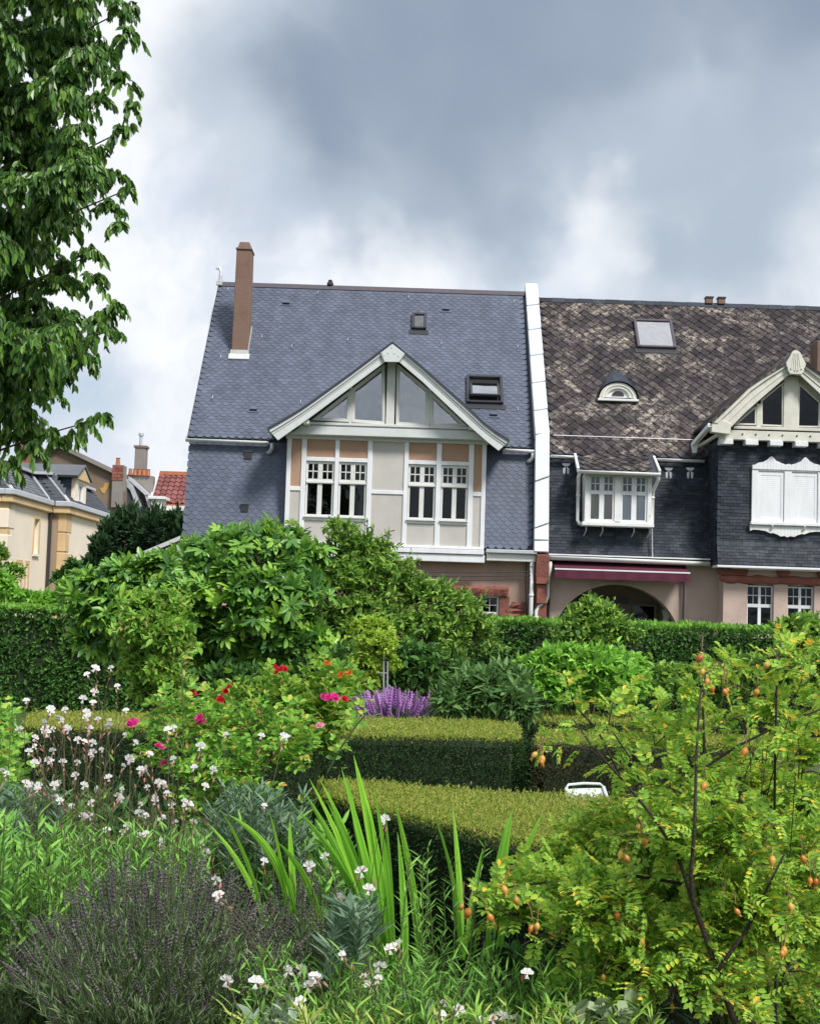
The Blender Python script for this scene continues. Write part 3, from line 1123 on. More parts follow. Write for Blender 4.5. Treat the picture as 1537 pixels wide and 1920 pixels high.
for px, tz_ in ((657.5, 730), (805, 731.5)):
    xx = X(px, 760, YW)
    MB().box(xx - .025, xx + .025, YW - .006, YW + .13, Z(px, 797, YW), Z(px, tz_ - 6, YW)).build('mullion', MATS['frame_paint'], h1)
z1_ = Z(730, 796, YW)
MB().box(X(580, 790, YW), X(880, 800, YW), YW - .05, YW + .13, z1_ - .06, z1_ - .0).build('gable_sill', MATS['frame_paint'], h1, bevel=0.006)
MB().box(X(560, 800, YW), X(905, 812, YW), YW + .02, YW + .14, z1_ - .30, z1_ - .062).build('ledge_back', MATS['zinc'], h1)
z2 = (Z(729, 820, 31.75), Z(729, 804.5, 31.75))
MB().prism_y([(X(545, 812, 31.75), z2[0]), (X(913, 824, 31.75), z2[0]), (X(896, 812, 31.75), z2[1]), (X(566, 800, 31.75), z2[1])], 31.66, YB + .12).build('tie_beam', MATS['grey_paint'], h1, bevel=0.008)

# porch roof to the left, behind the fig
pr = MB()
pr.loft([(XL - .02, 32.0, 3.12), (XL - .02, 35.0, 3.5), (XL - 2.3, 34.2, 2.2), (XL - 2.3, 31.9, 2.05)], [(XL - .02, 32.0, 3.02), (XL - .02, 35.0, 3.4), (XL - 2.3, 34.2, 2.1), (XL - 2.3, 31.9, 1.95)])
pr.build('porch_roof', MATS['slate_wall'], h1)
MB().bar((XL + .0, 31.95, 3.12), (XL - 2.3, 31.85, 2.05), .08, .09).build('porch_verge', MATS['lead'], h1)
MB().box(XL - 1.9, XL + .2, 32.4, 34.0, 0, 2.1).build('porch_wall', MATS['pink_render'], h1)

# ================================================================== party wall
pw = thing('party_wall', 'white metal-clad parapet wall between the two slate roofs', 'wall', (3.03, 33, 0))
px0, px1 = 2.875, 3.205
off = .24
prof = [(YR + .15, ZR + .30), (YE + rn[0] * off + .05, ZE + rn[1] * off + .10), (WB[0] - .2, 3.05)]
back = [(YR + .15, ZR - .5), (YE + .5, ZE - .3), (WB[0] + .5, 3.05)]
MB().loft([(px0 + .02, y, z) for y, z in [prof[0], prof[1], prof[2], back[2], back[1], back[0]]], [(px1 - .02, y, z) for y, z in [prof[0], prof[1], prof[2], back[2], back[1], back[0]]]).build('core', MATS['lead'], pw)


def pline(t):
    """point at path length t from the top"""
    l0 = math.hypot(prof[1][0] - prof[0][0], prof[1][1] - prof[0][1])
    l1 = math.hypot(prof[2][0] - prof[1][0], prof[2][1] - prof[1][1])
    if t <= l0:
        f = t / l0
        return tuple(prof[0][k] + (prof[1][k] - prof[0][k]) * f for k in (0, 1)), l0, l1
    f = min(1, (t - l0) / l1)
    return tuple(prof[1][k] + (prof[2][k] - prof[1][k]) * f for k in (0, 1)), l0, l1


_, l0, l1 = pline(0)
cuts = [0] + [l0 * f for f in (.17, .34, .515, .69, .86, 1.0)] + [l0 + l1 * f for f in (.40, .80, .90, 1.0)]
for a, b in zip(cuts, cuts[1:]):
    (ya, za), (yb, zb_) = pline(a)[0], pline(b)[0]
    d = Vector((0, yb - ya, zb_ - za)).normalized()
    nrm = Vector((0, d.z, -d.y))
    if nrm.y > 0:
        nrm = -nrm
    A, B = Vector((0, ya, za)) + nrm * .02, Vector((0, yb, zb_)) + nrm * .062
    dep = -nrm * .30
    sk = d * (.10 if a < l0 * .97 else .13)              # seams run slightly uphill to the right
    up0 = sk if a > 0 else Vector((0, 0, 0))
    up1 = sk if b < cuts[-1] - .5 else Vector((0, 0, 0))
    q0 = [A + Vector((px0, 0, 0)), A + Vector((px1, 0, 0)) - up0, B + Vector((px1, 0, 0)) - up1, B + Vector((px0, 0, 0))]
    MB().hexa(q0, [p + dep for p in q0]).build('cladding_sheet', MATS['white_metal'], pw, bevel=0.012)
# red stone corbel under it and the rain pipes
cz = (Z(1015, 1132, 31.9), Z(1015, 1040, 31.9))
cxx = (X(1004, 1090, 31.9), X(1027, 1090, 31.9))
cor = MB()
cor.box(cxx[0] + .03, cxx[1] - .02, 31.9, 32.4, cz[0], cz[0] + .45)
cor.box(cxx[0], cxx[1], 31.82, 32.4, cz[0] + .452, cz[0] + .60)
cor.prism_x([(32.4, cz[0] + .602), (31.86, cz[0] + .602), (31.75, cz[1]), (32.4, cz[1])], cxx[0] - .01, cxx[1] + .01)
cor.box(cxx[0] + .02, cxx[1] - .01, 31.98, 32.4, 0, cz[0] - .002)
cor.build('corbel', MATS['red_stone'], pw, bevel=0.012, label='red sandstone corbel under the parapet')


def pipe(parent, pts, r, m='white_worn', name='downpipe'):
    o = MB().tube(pts, r, 10).build(name, MATS[m], parent, smooth=True)
    for i in range(len(pts) - 1):
        a, b = Vector(pts[i]), Vector(pts[i + 1])
        if (b - a).length > .5:
            d = (b - a).normalized()
            q = a + d * .12
            MB().tube([q, q + d * .05], r * 1.18, 10).build('collar', MATS[m], o, smooth=True)
    return o


xx = X(996, 1110, 31.95)
pipe(h1, [(xx, 31.98, gz[0] + .05), (xx, 31.98, 2.2), (xx - .01, 31.98, 0.2)], .05)
xx2 = X(989, 1090, 32.0)
MB().tube([(X(986, 1052, 32.2), 32.2, gz[0]), (xx2 - .03, 32.22, 2.3), (xx2 + .03, 32.22, 1.2)], .012, 6).build('cable', MATS['cable'], h1)

# ================================================================== house with the old lichen-covered roof
h2 = thing('lichen_roof_house', 'older house with lichen-mottled dark slate roof, slate-hung walls and arched porch', 'house', (6.8, 36.4, 0))
YE2, ZE2, ZR2 = 32.36, 5.42, 9.97
rl2 = math.hypot(YR - YE2, ZR2 - ZE2)
sl2 = Vector((0, (YR - YE2) / rl2, (ZR2 - ZE2) / rl2))
nr2 = Vector((0, -sl2.z, sl2.y))
X2L, X2R = 3.21, 12.6


def on_roof2(px, py):
    d = ray(px, py)
    t = nr2.dot(Vector((0, YE2, ZE2 - EYE))) / nr2.dot(d)
    return Vector((d.x * t, d.y * t, EYE + d.z * t))


r = MB()
r.prism_x([(YE2 - .02, ZE2 - .03), (YR, ZR2 - .02), (YR, ZR2 - .2), (YE2 + .12, ZE2 - .1)], X2L - .01, X2R)
r.prism_x([(YR, ZR2 - .02), (40.7, 5.3), (40.6, 5.15), (YR, ZR2 - .2)], X2L - .01, X2R)
roof2 = r.build('roof', MATS['slate_back'], h2)
slates(roof2, MATS['lichen_slate'], (X2L, YE2 - .03, ZE2 - .03), (1, 0, 0), tuple(sl2), .27, .15, 9.2, rl2 - .05, 'diamond', n_obj=300, jit=.008, tilt=.026)
rc = MB()
for k in range(26):
    x0 = X2L + k * .36
    rc.prism_x([(YR - .10, ZR2 - .07), (YR - .03, ZR2 + .05 + .006 * (k % 2)), (YR + .03, ZR2 + .05 + .006 * (k % 2)), (YR + .12, ZR2 - .07)], x0, x0 + .355)
rc.build('ridge_cap', MATS['old_slate_wall'], h2, kind='stuff')
for px in (1328, 1351):
    p = at(px, 570, YR)
    v = MB().box(p.x - .09, p.x + .09, YR - .1, YR + .1, ZR2 + .03, ZR2 + .17).build('ridge_vent', MATS['chimney_render'], h2)
    MB().box(p.x - .11, p.x + .11, YR - .12, YR + .12, ZR2 + .172, ZR2 + .21).build('vent_cap', MATS['dark_metal'], v)
# snow rail above the eave
for k in range(3):
    a, b = on_roof2(1040, 826 + 4 * k), on_roof2(1300, 836 + 4 * k)
    pass
a, b = on_roof2(1036, 822), on_roof2(1306, 831)
sr = MB().tube([a + nr2 * .10, b + nr2 * .10], .012, 6)
for k in range(9):
    q = a.lerp(b, (k + .5) / 9)
    sr.tube([q, q + nr2 * .1], .01, 5)
sr.build('snow_rail', MATS['zinc'], h2)

sl, nr = sl2, nr2
c = (on_roof2(1226, 607) + on_roof2(1226, 653)) / 2
roof_window(h2, c, .50, (on_roof2(1226, 605) - on_roof2(1226, 656)).length / 2, 'ridge_tile', 'white_paint', flash='dark_metal', pane='bright_glass', label='closed roof window reflecting the white sky')  # white sheet behind the pane paints in the reflected sky brightness

# eyebrow dormer
ec = on_roof2(1157, 752)
hw_, hh_ = .46, .40
yd = ec.y - .10
zb_ = ec.z - .02
arc = [(ec.x - hw_ * math.cos(math.pi * k / 14), zb_ + (.06 + hh_ * math.sin(math.pi * k / 14))) for k in range(15)]
inn = [(ec.x - .27 * math.cos(math.pi * k / 14), zb_ + (.10 + .22 * math.sin(math.pi * k / 14))) for k in range(15)]
dm = MB().strip_y(arc, inn, yd, yd + .08).build('eyebrow_dormer', MATS['cream_paint'], h2, label='small round-headed dormer with a half-moon window')
MB().strip_y(lerp2(arc, inn, .35), lerp2(arc, inn, .5), yd - .02, yd - .001).build('moulding', MATS['white_worn'], dm)
MB().prism_y(lerp2(arc, inn, .95), yd + .05, yd + .09).build('surround', MATS['white_worn'], dm)
MB().prism_y([(ec.x - .15 * math.cos(math.pi * k / 10), zb_ + .14 + .12 * math.sin(math.pi * k / 10)) for k in range(11)], yd + .03, yd + .048).build('pane', MATS['dark_metal'], dm)
MB().box(ec.x - hw_ - .04, ec.x + hw_ + .04, yd - .06, yd + .15, zb_ - .0, zb_ + .058).build('sill', MATS['white_worn'], dm, bevel=.008)
hood = MB()
Lv = (on_roof2(1155, 694) - on_roof2(1157, 752)).length
fro, bak = [], []
for k in range(15):
    th = math.pi * k / 14
    x_ = ec.x - (hw_ + .05) * math.cos(th)
    fro.append(Vector((x_, yd - .05, zb_ + .03 + (hh_ + .06) * math.sin(th))))
    sn = math.sin(th)
    bp_ = Vector((ec.x - (hw_ + .05) * math.cos(th) * (1 - .45 * sn), ec.y, ec.z)) + sl2 * (Lv * sn) - nr2 * .03
    bak.append(bp_)
mids = [f.lerp(b_, .5) + Vector((0, -.03, .10 * math.sin(math.pi * k / 14))) for k, (f, b_) in enumerate(zip(fro, bak))]
ring_n = len(fro)
hood.add(fro + mids + bak, [[j * ring_n + i, j * ring_n + i + 1, (j + 1) * ring_n + i + 1, (j + 1) * ring_n + i] for j in (0, 1) for i in range(ring_n - 1)])
hood.build('hood', MATS['old_slate_wall'], dm, smooth=True)

# slate-hung upper storey
W2B, W2T = (32.02, 2.98), (32.46, 5.40)
bk = MB().loft([(X2L, W2B[0] + .02, W2B[1]), (7.0, W2B[0] + .02, W2B[1]), (7.0, W2T[0] + .02, W2T[1]), (X2L, W2T[0] + .02, W2T[1])],
               [(X2L, 33.4, W2B[1]), (7.0, 33.4, W2B[1]), (7.0, 33.4, W2T[1]), (X2L, 33.4, W2T[1])])
up2 = bk.build('upper_wall', MATS['slate_back'], h2)
MB().box(X2L, X2R, 40.4, 40.6, 0, 5.4).build('rear_wall', MATS['pale_render'], h2)
OW = rect_px((1093, 935), (1223, 935), (1158, 884), (1158, 985), 31.9)      # projecting window
wv2 = (0, W2T[0] - W2B[0], W2T[1] - W2B[1])
wl2 = math.hypot(wv2[1], wv2[2])
slates(up2, MATS['old_slate_wall'], (X2L, W2B[0], W2B[1]), (1, 0, 0), wv2, .145, .074, 6.98 - X2L, wl2, 'rect',
       keep=lambda u, v: not (OW[0] + .1 < X2L + u < OW[1] - .1 and OW[2] + .1 < W2B[1] + v * wv2[2] / wl2 < OW[3] - .1), n_obj=150, tilt=.016)
# pale slates set as ornaments
for px, py in ((1061, 880), (1253, 888), (1293, 888)):
    t = (Z(px, py, 32.4) - W2B[1]) / (W2T[1] - W2B[1])
    yy = W2B[0] + (W2T[0] - W2B[0]) * t - .04
    p = at(px, py, yy)
    mb = MB()
    for s in (-1, 1):
        mb.prism_y([(p.x + s * .015, p.z + .06), (p.x + s * .075, p.z + .02), (p.x + s * .07, p.z - .09), (p.x + s * .035, p.z - .12), (p.x + s * .02, p.z - .06)], yy, yy + .03)
    mb.prism_y([(p.x - .10, p.z + .14), (p.x + .10, p.z + .14), (p.x + .07, p.z + .085), (p.x, p.z + .07), (p.x - .07, p.z + .085)], yy, yy + .03)
    mb.build('slate_ornament', MATS['zinc'], h2)

# projecting window with its little pent roof
yo = 31.78
mid_x = X(1157.5, 935, yo)
ox0, ox1, oz0, oz1 = rect_px((1096, 935), (1221, 935), (1158, 888), (1158, 980), yo)
bx_ = MB()
bx_.box(ox0, ox0 + .10, yo, 32.4, oz0, oz1)
bx_.box(ox1 - .10, ox1, yo, 32.4, oz0, oz1)
bx_.box(mid_x - .075, mid_x + .075, yo, yo + .14, oz0, oz1)
bx_.box(ox0 + .1, ox1 - .1, yo + .0, 32.4, oz0, oz0 + .03)
bx_.box(ox0 + .1, ox1 - .1, yo + .0, 32.4, oz1 - .03, oz1)
orl = bx_.build('oriel', MATS['white_worn'], h2, bevel=.008, label='white boxed-out double window under a lichen-covered pent roof')
MB().box(ox0 - .06, ox1 + .06, yo - .06, yo + .3, oz0 - .09, oz0 - .002).build('sill', MATS['white_worn'], orl, bevel=.012)
for k, (a, b) in enumerate(((ox0 + .103, mid_x - .078), (mid_x + .078, ox1 - .103))):
    window(orl, a, b, oz0 + .033, oz1 - .033, yo + .03, casement_panes(.60, m=.07, mid=.2, bars=.02), frame='white_paint', glass='clear_glass')
    MB().box(a, b, yo + .10, yo + .105, oz0 + .03, oz0 + .6 * (oz1 - oz0)).build('blind', MATS['blind_tan' if k == 0 else 'blind_blue'], orl)
MB().box(ox0 + .1, ox1 - .1, 32.38, 32.40, oz0, oz1).build('interior', MATS['dark_room'], h2)
for px in (1098, 1129, 1188, 1218):
    p = at(px, 987, yo)
    MB().tube([(p.x, yo + .0, oz0 - .09), (p.x + .015, yo + .06, oz0 - .2), (p.x - .01, 32.15, oz0 - .32)], .014, 6).build('bracket', MATS['zinc'], orl)
MB().tube([(X(1221, 990, 32.05), 32.0, oz0 - .1), (X(1222, 1044, 31.98), 31.93, 3.0)], .013, 6).build('wire', MATS['zinc'], h2)
# pent roof
pt0, pt1 = X(1082, 845, 32.3), X(1229, 850, 32.3)
pb0, pb1 = X(1086, 880, 31.6), X(1232, 885, 31.6)
zt_, zb2 = ZE2 + .02, Z(1158, 884, 31.6)
pent = MB().loft([(pt0, YE2 + .05, zt_), (pt1, YE2 + .05, zt_), (pb1, 31.56, zb2), (pb0, 31.56, zb2)], [(pt0, YE2 + .2, zt_ - .1), (pt1, YE2 + .2, zt_ - .1), (pb1, 31.62, zb2 - .07), (pb0, 31.62, zb2 - .07)]).build('pent_roof', MATS['slate_back'], h2)
pv = (0, YE2 + .05 - 31.56, zt_ - zb2)
slates(pent, MATS['lichen_slate'], (pb0 + .02, 31.55, zb2 + .0), (1, 0, 0), pv, .26, .13, pb1 - pb0 - .02, math.hypot(pv[1], pv[2]) + .1, 'diamond', n_obj=60, jit=.008, tilt=.026)
pg = MB().gutter((pb0 - .05, 31.5, zb2 - .01), (pb1 + .05, 31.5, zb2 - .02), .07).build('gutter', MATS['white_worn'], h2, smooth=True)
for s, xx, ztop in ((-1, pb0, 0), (1, pb1, 0)):
    MB().bar((xx + s * .03, YE2 - .05, ZE2 - .05), (xx + s * .04, 31.52, zb2 + .0), .05, .10).build('verge', MATS['white_worn'], pent)
    pipe(h2, [(xx + s * .0, 31.52, zb2 - .05), (xx + s * .02, 31.6, zb2 - .16), (xx + s * (-.03), 32.0, zb2 - .40), (xx - s * .03, 32.0, zb2 - 1.12), (xx - s * .03 + .05 * -1 * s, 31.95, zb2 - 1.22)], .042, 'white_worn', 'rain_pipe')
# eave gutters either side
for a, b in (((1031, 849), (1081, 849)), ((1229, 853), (1318, 856))):
    MB().gutter((X(*a, YE2), YE2 - .1, ZE2 - .07), (X(*b, YE2), YE2 - .1, ZE2 - .08), .065).build('gutter', MATS['white_worn'], h2, smooth=True)

# big gutter below the slates
bgz = Z(1180, 1049, 31.85)
bg2 = MB().gutter((X(1028, 1045, 31.85), 31.88, bgz + .03), (X(1330, 1055, 31.85), 31.88, bgz), .10).build('gutter', MATS['white_worn'], h2, smooth=True)
MB().box(X(1028, 1045, 31.85), X(1330, 1055, 31.85), 31.80, 32.1, bgz + .045, bgz + .075).build('flashing', MATS['white_worn'], h2)
P = [at(1031, 1053, 31.9), at(1030, 1066, 31.9), at(1027, 1090, 32.02), at(1026, 1118, 32.02), at(1022, 1128, 32.02), at(1009, 1137, 32.02), at(1005, 1146, 32.02), at(1005, 1230, 32.02)]
pipe(h2, P, .05)

# ---------------------------------------------------------------- bay of the old house
YB2, B2L = 31.4, 6.97
ax_ = 8.53
B2R = 2 * ax_ - B2L
bw = MB()
prof_b = [(YB2, 5.7), (YB2, 3.42), (YB2 - .06, 3.12), (YB2 - .15, 2.88)]
bw.prism_x(prof_b + [(32.9, 2.88), (32.9, 5.7)], B2L, B2R)
bay2 = bw.build('bay', MATS['slate_back'], h2)
SH = rect_px((1409, 930), (1543, 930), (1470, 870), (1480, 990), YB2)
slates(bay2, MATS['old_slate_wall'], (B2L - .01, YB2 - .01, 3.40), (1, 0, 0), (0, 0.0001, 1), .145, .074, 3.0, 2.27, 'rect',
       keep=lambda u, v: not (SH[0] + .1 < B2L + u < SH[1] - .1 and SH[2] + .15 < 3.40 + v < SH[3] - .2), n_obj=150, tilt=.016)
slates(bay2, MATS['old_slate_wall'], (B2L - .01, YB2 - .175, 2.88), (1, 0, 0), (0, .155, .53), .145, .074, 3.0, .56, 'rect', tilt=.016)
slates(bay2, MATS['old_slate_wall'], (B2L - .01, 32.7, 2.98), (0, -1, 0), (0, 0, 1), .145, .074, 1.32, 2.7, 'rect', tilt=.016)
# roof of the bay with flared barge boards
YG2 = 30.92
oL = [xz(*p, YG2) for p in ((1488, 661), (1470, 683), (1430, 706), (1402, 725), (1380, 747), (1358, 768), (1333, 792))]
iL = [xz(*p, YG2) for p in ((1488, 702), (1477, 703.5), (1440, 735), (1418, 754), (1400, 770), (1384, 786), (1371, 800))]
ax_ = xz(1489, 680, YG2)[0]


def mirror(pl_):
    return [(2 * ax_ - x, z) for x, z in pl_]


for o_, i_ in ((oL, iL), (mirror(oL), mirror(iL))):
    b2 = MB().strip_y(lerp2(o_, i_, .28), i_, YG2, YG2 + .07).build('barge_board', MATS['cream_paint'], h2, bevel=.004)
    MB().strip_y(o_, lerp2(o_, i_, .28), YG2 - .05, YG2 + .07).build('moulding', MATS['cream_paint'], b2, bevel=.004)
    MB().strip_y(lerp2(o_, i_, .6), lerp2(o_, i_, .66), YG2 - .018, YG2 - .001).build('bead', MATS['cream_paint'], b2)
    x_, z_ = o_[-1]
    s = 1 if x_ < ax_ else -1
    MB().prism_y([(x_ + s * .0, z_ + .02), (x_ + s * .0, z_ - .22), (x_ + s * .42, z_ - .26), (x_ + s * .44, z_ - .02), (x_ + s * .2, z_ + .08)], YG2 - .03, YG2 + .2).build('foot_block', MATS['cream_paint'], h2, bevel=.01)
    mb = MB()
    sf = MB()
    for i in range(len(o_) - 1):
        q = [(o_[i][0], o_[i][1] + .035), (o_[i + 1][0], o_[i + 1][1] + .035), (o_[i + 1][0], o_[i + 1][1] - .03), (o_[i][0], o_[i][1] - .03)]
        yb = [YE2 + (max(z, ZE2) - ZE2) * (YR - YE2) / (ZR2 - ZE2) + .3 for _, z in q]
        mb.hexa([(x, YG2 - .08, z) for x, z in q], [(x, yy, z) for (x, z), yy in zip(q, yb)])
        sf.hexa([(q[3][0], YG2 + .08, q[3][1] - .002), (q[2][0], YG2 + .08, q[2][1] - .002), (q[2][0], YG2 + .08, q[2][1] - .04), (q[3][0], YG2 + .08, q[3][1] - .04)],
                [(q[3][0], YB2 + .3, q[3][1] - .002), (q[2][0], YB2 + .3, q[2][1] - .002), (q[2][0], YB2 + .3, q[2][1] - .04), (q[3][0], YB2 + .3, q[3][1] - .04)])
    mb.build('gable_roof', MATS['lichen_slate'], h2)
    sf.build('soffit', MATS['cream_paint'], h2)
# carved apex
pts = [(1488, 657.5), (1482, 661), (1477, 671), (1470, 683), (1474, 697), (1478, 703), (1489, 703.5)]
L_ = [xz(*p, YG2) for p in pts]
ap2 = MB().prism_y(L_ + mirror(L_)[::-1][1:-1], YG2 - .11, YG2 - .053).build('apex_ornament', MATS['cream_paint'], h2, bevel=.012, label='carved cream wooden finial board at the gable peak')
for k in range(5):
    f = (k - 2) / 2
    MB().bar((ax_ + f * .05, YG2 - .115, L_[0][1] - .08), (ax_ + f * .11, YG2 - .115, L_[5][1] + .10), .016, .012, (0, 1, 0)).build('flute', MATS['cream_paint'], ap2)
for s in (-1, 1):
    for dx_ in (.03, .12, .2):
        b_ = MB().tube([(ax_ + s * dx_, YG2 - .125, L_[5][1] + .06 + dx_ * .45), (ax_ + s * dx_, YG2 - .108, L_[5][1] + .06 + dx_ * .45)], .012, 8)
        b_.build('bolt', MATS['dark_metal'], ap2)
# eave return on the left: gutter, outlet
MB().bar(at(1331, 797, YG2 + .0), at(1299, 834, 32.0), .10, .09).build('eave_gutter', MATS['white_worn'], h2)
MB().bar(at(1347, 814, YG2 + .2), at(1308, 838, 32.1), .06, .06).build('eave_board', MATS['cream_paint'], h2)
e0 = at(1301, 838, 32.0)
MB().hexa([e0 + Vector((-.07, -.06, .06)), e0 + Vector((.07, -.06, .06)), e0 + Vector((.07, .06, .06)), e0 + Vector((-.07, .06, .06))],
          [e0 + Vector((-.035, -.04, -.14)), e0 + Vector((.045, -.04, -.14)), e0 + Vector((.045, .04, -.14)), e0 + Vector((-.035, .04, -.14))]).build('hopper', MATS['white_worn'], h2)
# glazed gable
YW2 = 31.2
gw2 = [xz(1489, 700, YW2), xz(1368, 808, YW2)]
MB().prism_y([gw2[0], gw2[1], (2 * ax_ - gw2[1][0], gw2[1][1])], YW2 + .35, YW2 + .42).build('interior', MATS['dark_room'], h2)
MB().prism_y([xz(1375, 795, YW2), xz(1416, 757, YW2), xz(1416, 797, YW2)], YW2 + .10, YW2 + .12).build('blind', MATS['blind_blue'], h2)
pw_ = [((1376, 796), (1417.5, 760), (1417.5, 797)), ((1426, 750), (1468, 716), (1468, 800), (1426, 798))]
for pp in pw_:
    base_ = [xz(*p, YW2) for p in pp]
    for poly in (base_, mirror(base_)):
        fm = MB()
        inner = ring(fm, poly, .035, YW2, YW2 + .08)
        wn = fm.build('gable_window', MATS['cream_paint'], h2)
        MB().prism_y(inner, YW2 + .045, YW2 + .05).build('pane', MATS['window_glass'], wn)
for ii in (iL, mirror(iL)):
    MB().strip_y([(x, z + .12) for x, z in ii], [(x, z - .05) for x, z in ii], YW2 + .09, YW2 + .13).build('gable_lining', MATS['cream_paint'], h2)
MB().box(ax_ - .17, ax_ + .17, YW2 - .03, YW2 + .12, Z(1489, 802, YW2), Z(1489, 706, YW2)).build('king_post', MATS['cream_paint'], h2, bevel=.01)
for s in (-1, 1):
    xx = xz(1422, 770, YW2)[0]
    xx = xx if s < 0 else 2 * ax_ - xx
    MB().box(xx - .05, xx + .05, YW2 - .01, YW2 + .12, Z(1422, 800, YW2), Z(1422, 757, YW2)).build('mullion', MATS['cream_paint'], h2)
zl = Z(1480, 802, YW2)
MB().box(xz(1374, 800, YW2)[0], 2 * ax_ - xz(1374, 800, YW2)[0], YW2 - .06, YW2 + .12, zl - .07, zl).build('gable_sill', MATS['cream_paint'], h2, bevel=.008)
zz = (Z(1450, 827, 31.2), Z(1450, 809, 31.2))
bx0_ = X(1348, 815, 31.2)
tb = MB().box(bx0_, 2 * ax_ - bx0_, 31.16, 31.36, zz[0], zz[1]).build('tie_beam', MATS['cream_paint'], h2, bevel=.01)
for px in (1391, 1416, 1441, 1466, 1493, 1518):
    p = at(px, 812.5, 31.16)
    MB().tube([(p.x, 31.145, zz[0] + .13), (p.x, 31.162, zz[0] + .13)], .02, 8).build('bolt', MATS['dark_metal'], tb)
for a, b in ((1348, 1372), (1395, 1419), (1441, 1465), (1488, 1512), (1535, 1559)):
    xa, xb = X(a, 831, 31.2), X(b, 831, 31.2)
    MB().box(xa, xb, 31.1, 31.4, zz[0] - .115, zz[0] - .002).build('dentil', MATS['white_paint'], h2, bevel=.008)
# shuttered window in its carved frame
ys_ = YB2 - .05
cxm = X(1475.5, 930, ys_)


def sx(px):
    return X(px, 930, ys_)


zT, zS, zB = Z(1440, 881, ys_), Z(1440, 979, ys_), Z(1440, 985, ys_)
xL = sx(1408)
xR = 2 * cxm - xL
fr = MB()
sh_l = (sx(1419.5), sx(1468.5))
sh_r = (2 * cxm - sh_l[1], 2 * cxm - sh_l[0])
wall_grid(fr, xL, xR, zS, zT, [(sh_l[0], sh_l[1], zS, zT - .03), (sh_r[0], sh_r[1], zS, zT - .03)], ys_ - .03, ys_ + .05)
sfr = fr.build('window_frame', MATS['white_paint'], h2, bevel=.006, label='white carved frame round two closed shutters')
# ogee head
half = []
pxs = [(1408, 872), (1412, 872), (1419, 868), (1428, 866.5), (1436, 862), (1441, 857), (1444, 855.5), (1447, 858), (1452, 864), (1462, 868.5), (1470, 871.5), (1475.5, 870)]
top = [(sx(a), Z(a, b, ys_) + .0) for a, b in pxs]
low = [(x, zT + .002) for x, _ in top]
mb = MB().strip_y(top, low, ys_ - .05, ys_ + .05)
mb.strip_y([(2 * cxm - x, z) for x, z in top], [(2 * cxm - x, z) for x, z in low], ys_ - .05, ys_ + .05)
mb.build('carved_head', MATS['white_paint'], sfr, bevel=.006)
MB().box(xL - .03, xR + .03, ys_ - .10, ys_ + .05, zB, zS - .002).build('sill', MATS['white_paint'], sfr, bevel=.01)
pxs = [(1405.5, 996), (1411, 993.5), (1422, 994), (1434, 996), (1444, 1000.5), (1449, 1000), (1457, 1003), (1463, 1006.5), (1470, 1005.5), (1475.5, 1008)]
lowp = [(sx(a), Z(a, b, ys_)) for a, b in pxs]
topp = [(x, zB - .004) for x, _ in lowp]
mb = MB().strip_y(topp, lowp, ys_ - .04, ys_ + .04)
mb.strip_y([(2 * cxm - x, z) for x, z in topp], [(2 * cxm - x, z) for x, z in lowp], ys_ - .04, ys_ + .04)
mb.build('carved_apron', MATS['white_worn'], sfr, bevel=.006)
for a, b in (sh_l, sh_r):
    st = MB()
    w_ = b - a
    wall_grid(st, a + .004, b - .004, zS + .004, zT - .034, [(a + .07, b - .07, zS + .10, zT - .13)], ys_ - .005, ys_ + .035)
    so = st.build('shutter', MATS['white_paint'], sfr, bevel=.004)
    ns = 22
    z0_, z1_ = zS + .10, zT - .13
    for k in range(ns):
        za = z0_ + (z1_ - z0_) * k / ns
        MB().hexa([(a + .072, ys_ + .0, za), (b - .072, ys_ + .0, za), (b - .072, ys_ + .008, za), (a + .072, ys_ + .008, za)],
                  [(a + .072, ys_ + .005, za + (z1_ - z0_) / ns * 1.05), (b - .072, ys_ + .005, za + (z1_ - z0_) / ns * 1.05), (b - .072, ys_ + .013, za + (z1_ - z0_) / ns * 1.05), (a + .072, ys_ + .013, za + (z1_ - z0_) / ns * 1.05)]).build('slat', MATS['white_paint'], so)
for px in (1446, 1506):
    p = sx(px)
    MB().tube([(p, ys_ - .11, zB), (p, ys_ - .07, zB - .07), (p, ys_ - .03, zB - .09)], .018, 6).build('bracket', MATS['white_worn'], sfr)
MB().box(B2L - .03, B2R + .03, YB2 - .20, YB2 + .3, 2.81, 2.865).build('eave_flashing', MATS['white_metal'], h2, bevel=.01)
# ground floor of the bay
yg = 31.5
zl0, zl1 = Z(1440, 1096, yg), Z(1440, 1079, yg)
xs0 = X(1346, 1088, yg)
mbt = MB()
pts = []
rr_ = []
for k in range(26):
    pts.append((xs0 + .06 + k * .14, yg + .12 + random.uniform(-.015, .015), (zl0 + zl1) / 2 + random.uniform(-.012, .012)))
    rr_.append((zl1 - zl0) / 2 * random.uniform(.92, 1.1))
rr_[0] = .05
mbt.tube(pts, rr_, 10)
mbt.build('lintel', MATS['red_stone'], h2, smooth=False, label='rounded red sandstone lintel band')
for k, (a, b) in enumerate(((1347, 1404), (1456, 1482), (1532, 1580))):
    mb = MB().prism_y([(X(a, 1072, yg), 2.80), (X(b, 1072, yg), 2.80), (X(b, 1072, yg) - .06, zl1 - .02), (X(a, 1072, yg) + .06, zl1 - .02)], yg + .02, yg + .3).build('corbel', MATS['red_stone'], h2, bevel=.012)
wa = rect_px((1402, 1130), (1452, 1130), (1427, 1103), (1427, 1178), yg)
wb_ = rect_px((1478, 1130), (1528, 1130), (1503, 1106), (1503, 1180), yg)
zo1 = zl0 + .0
gwall2 = MB()
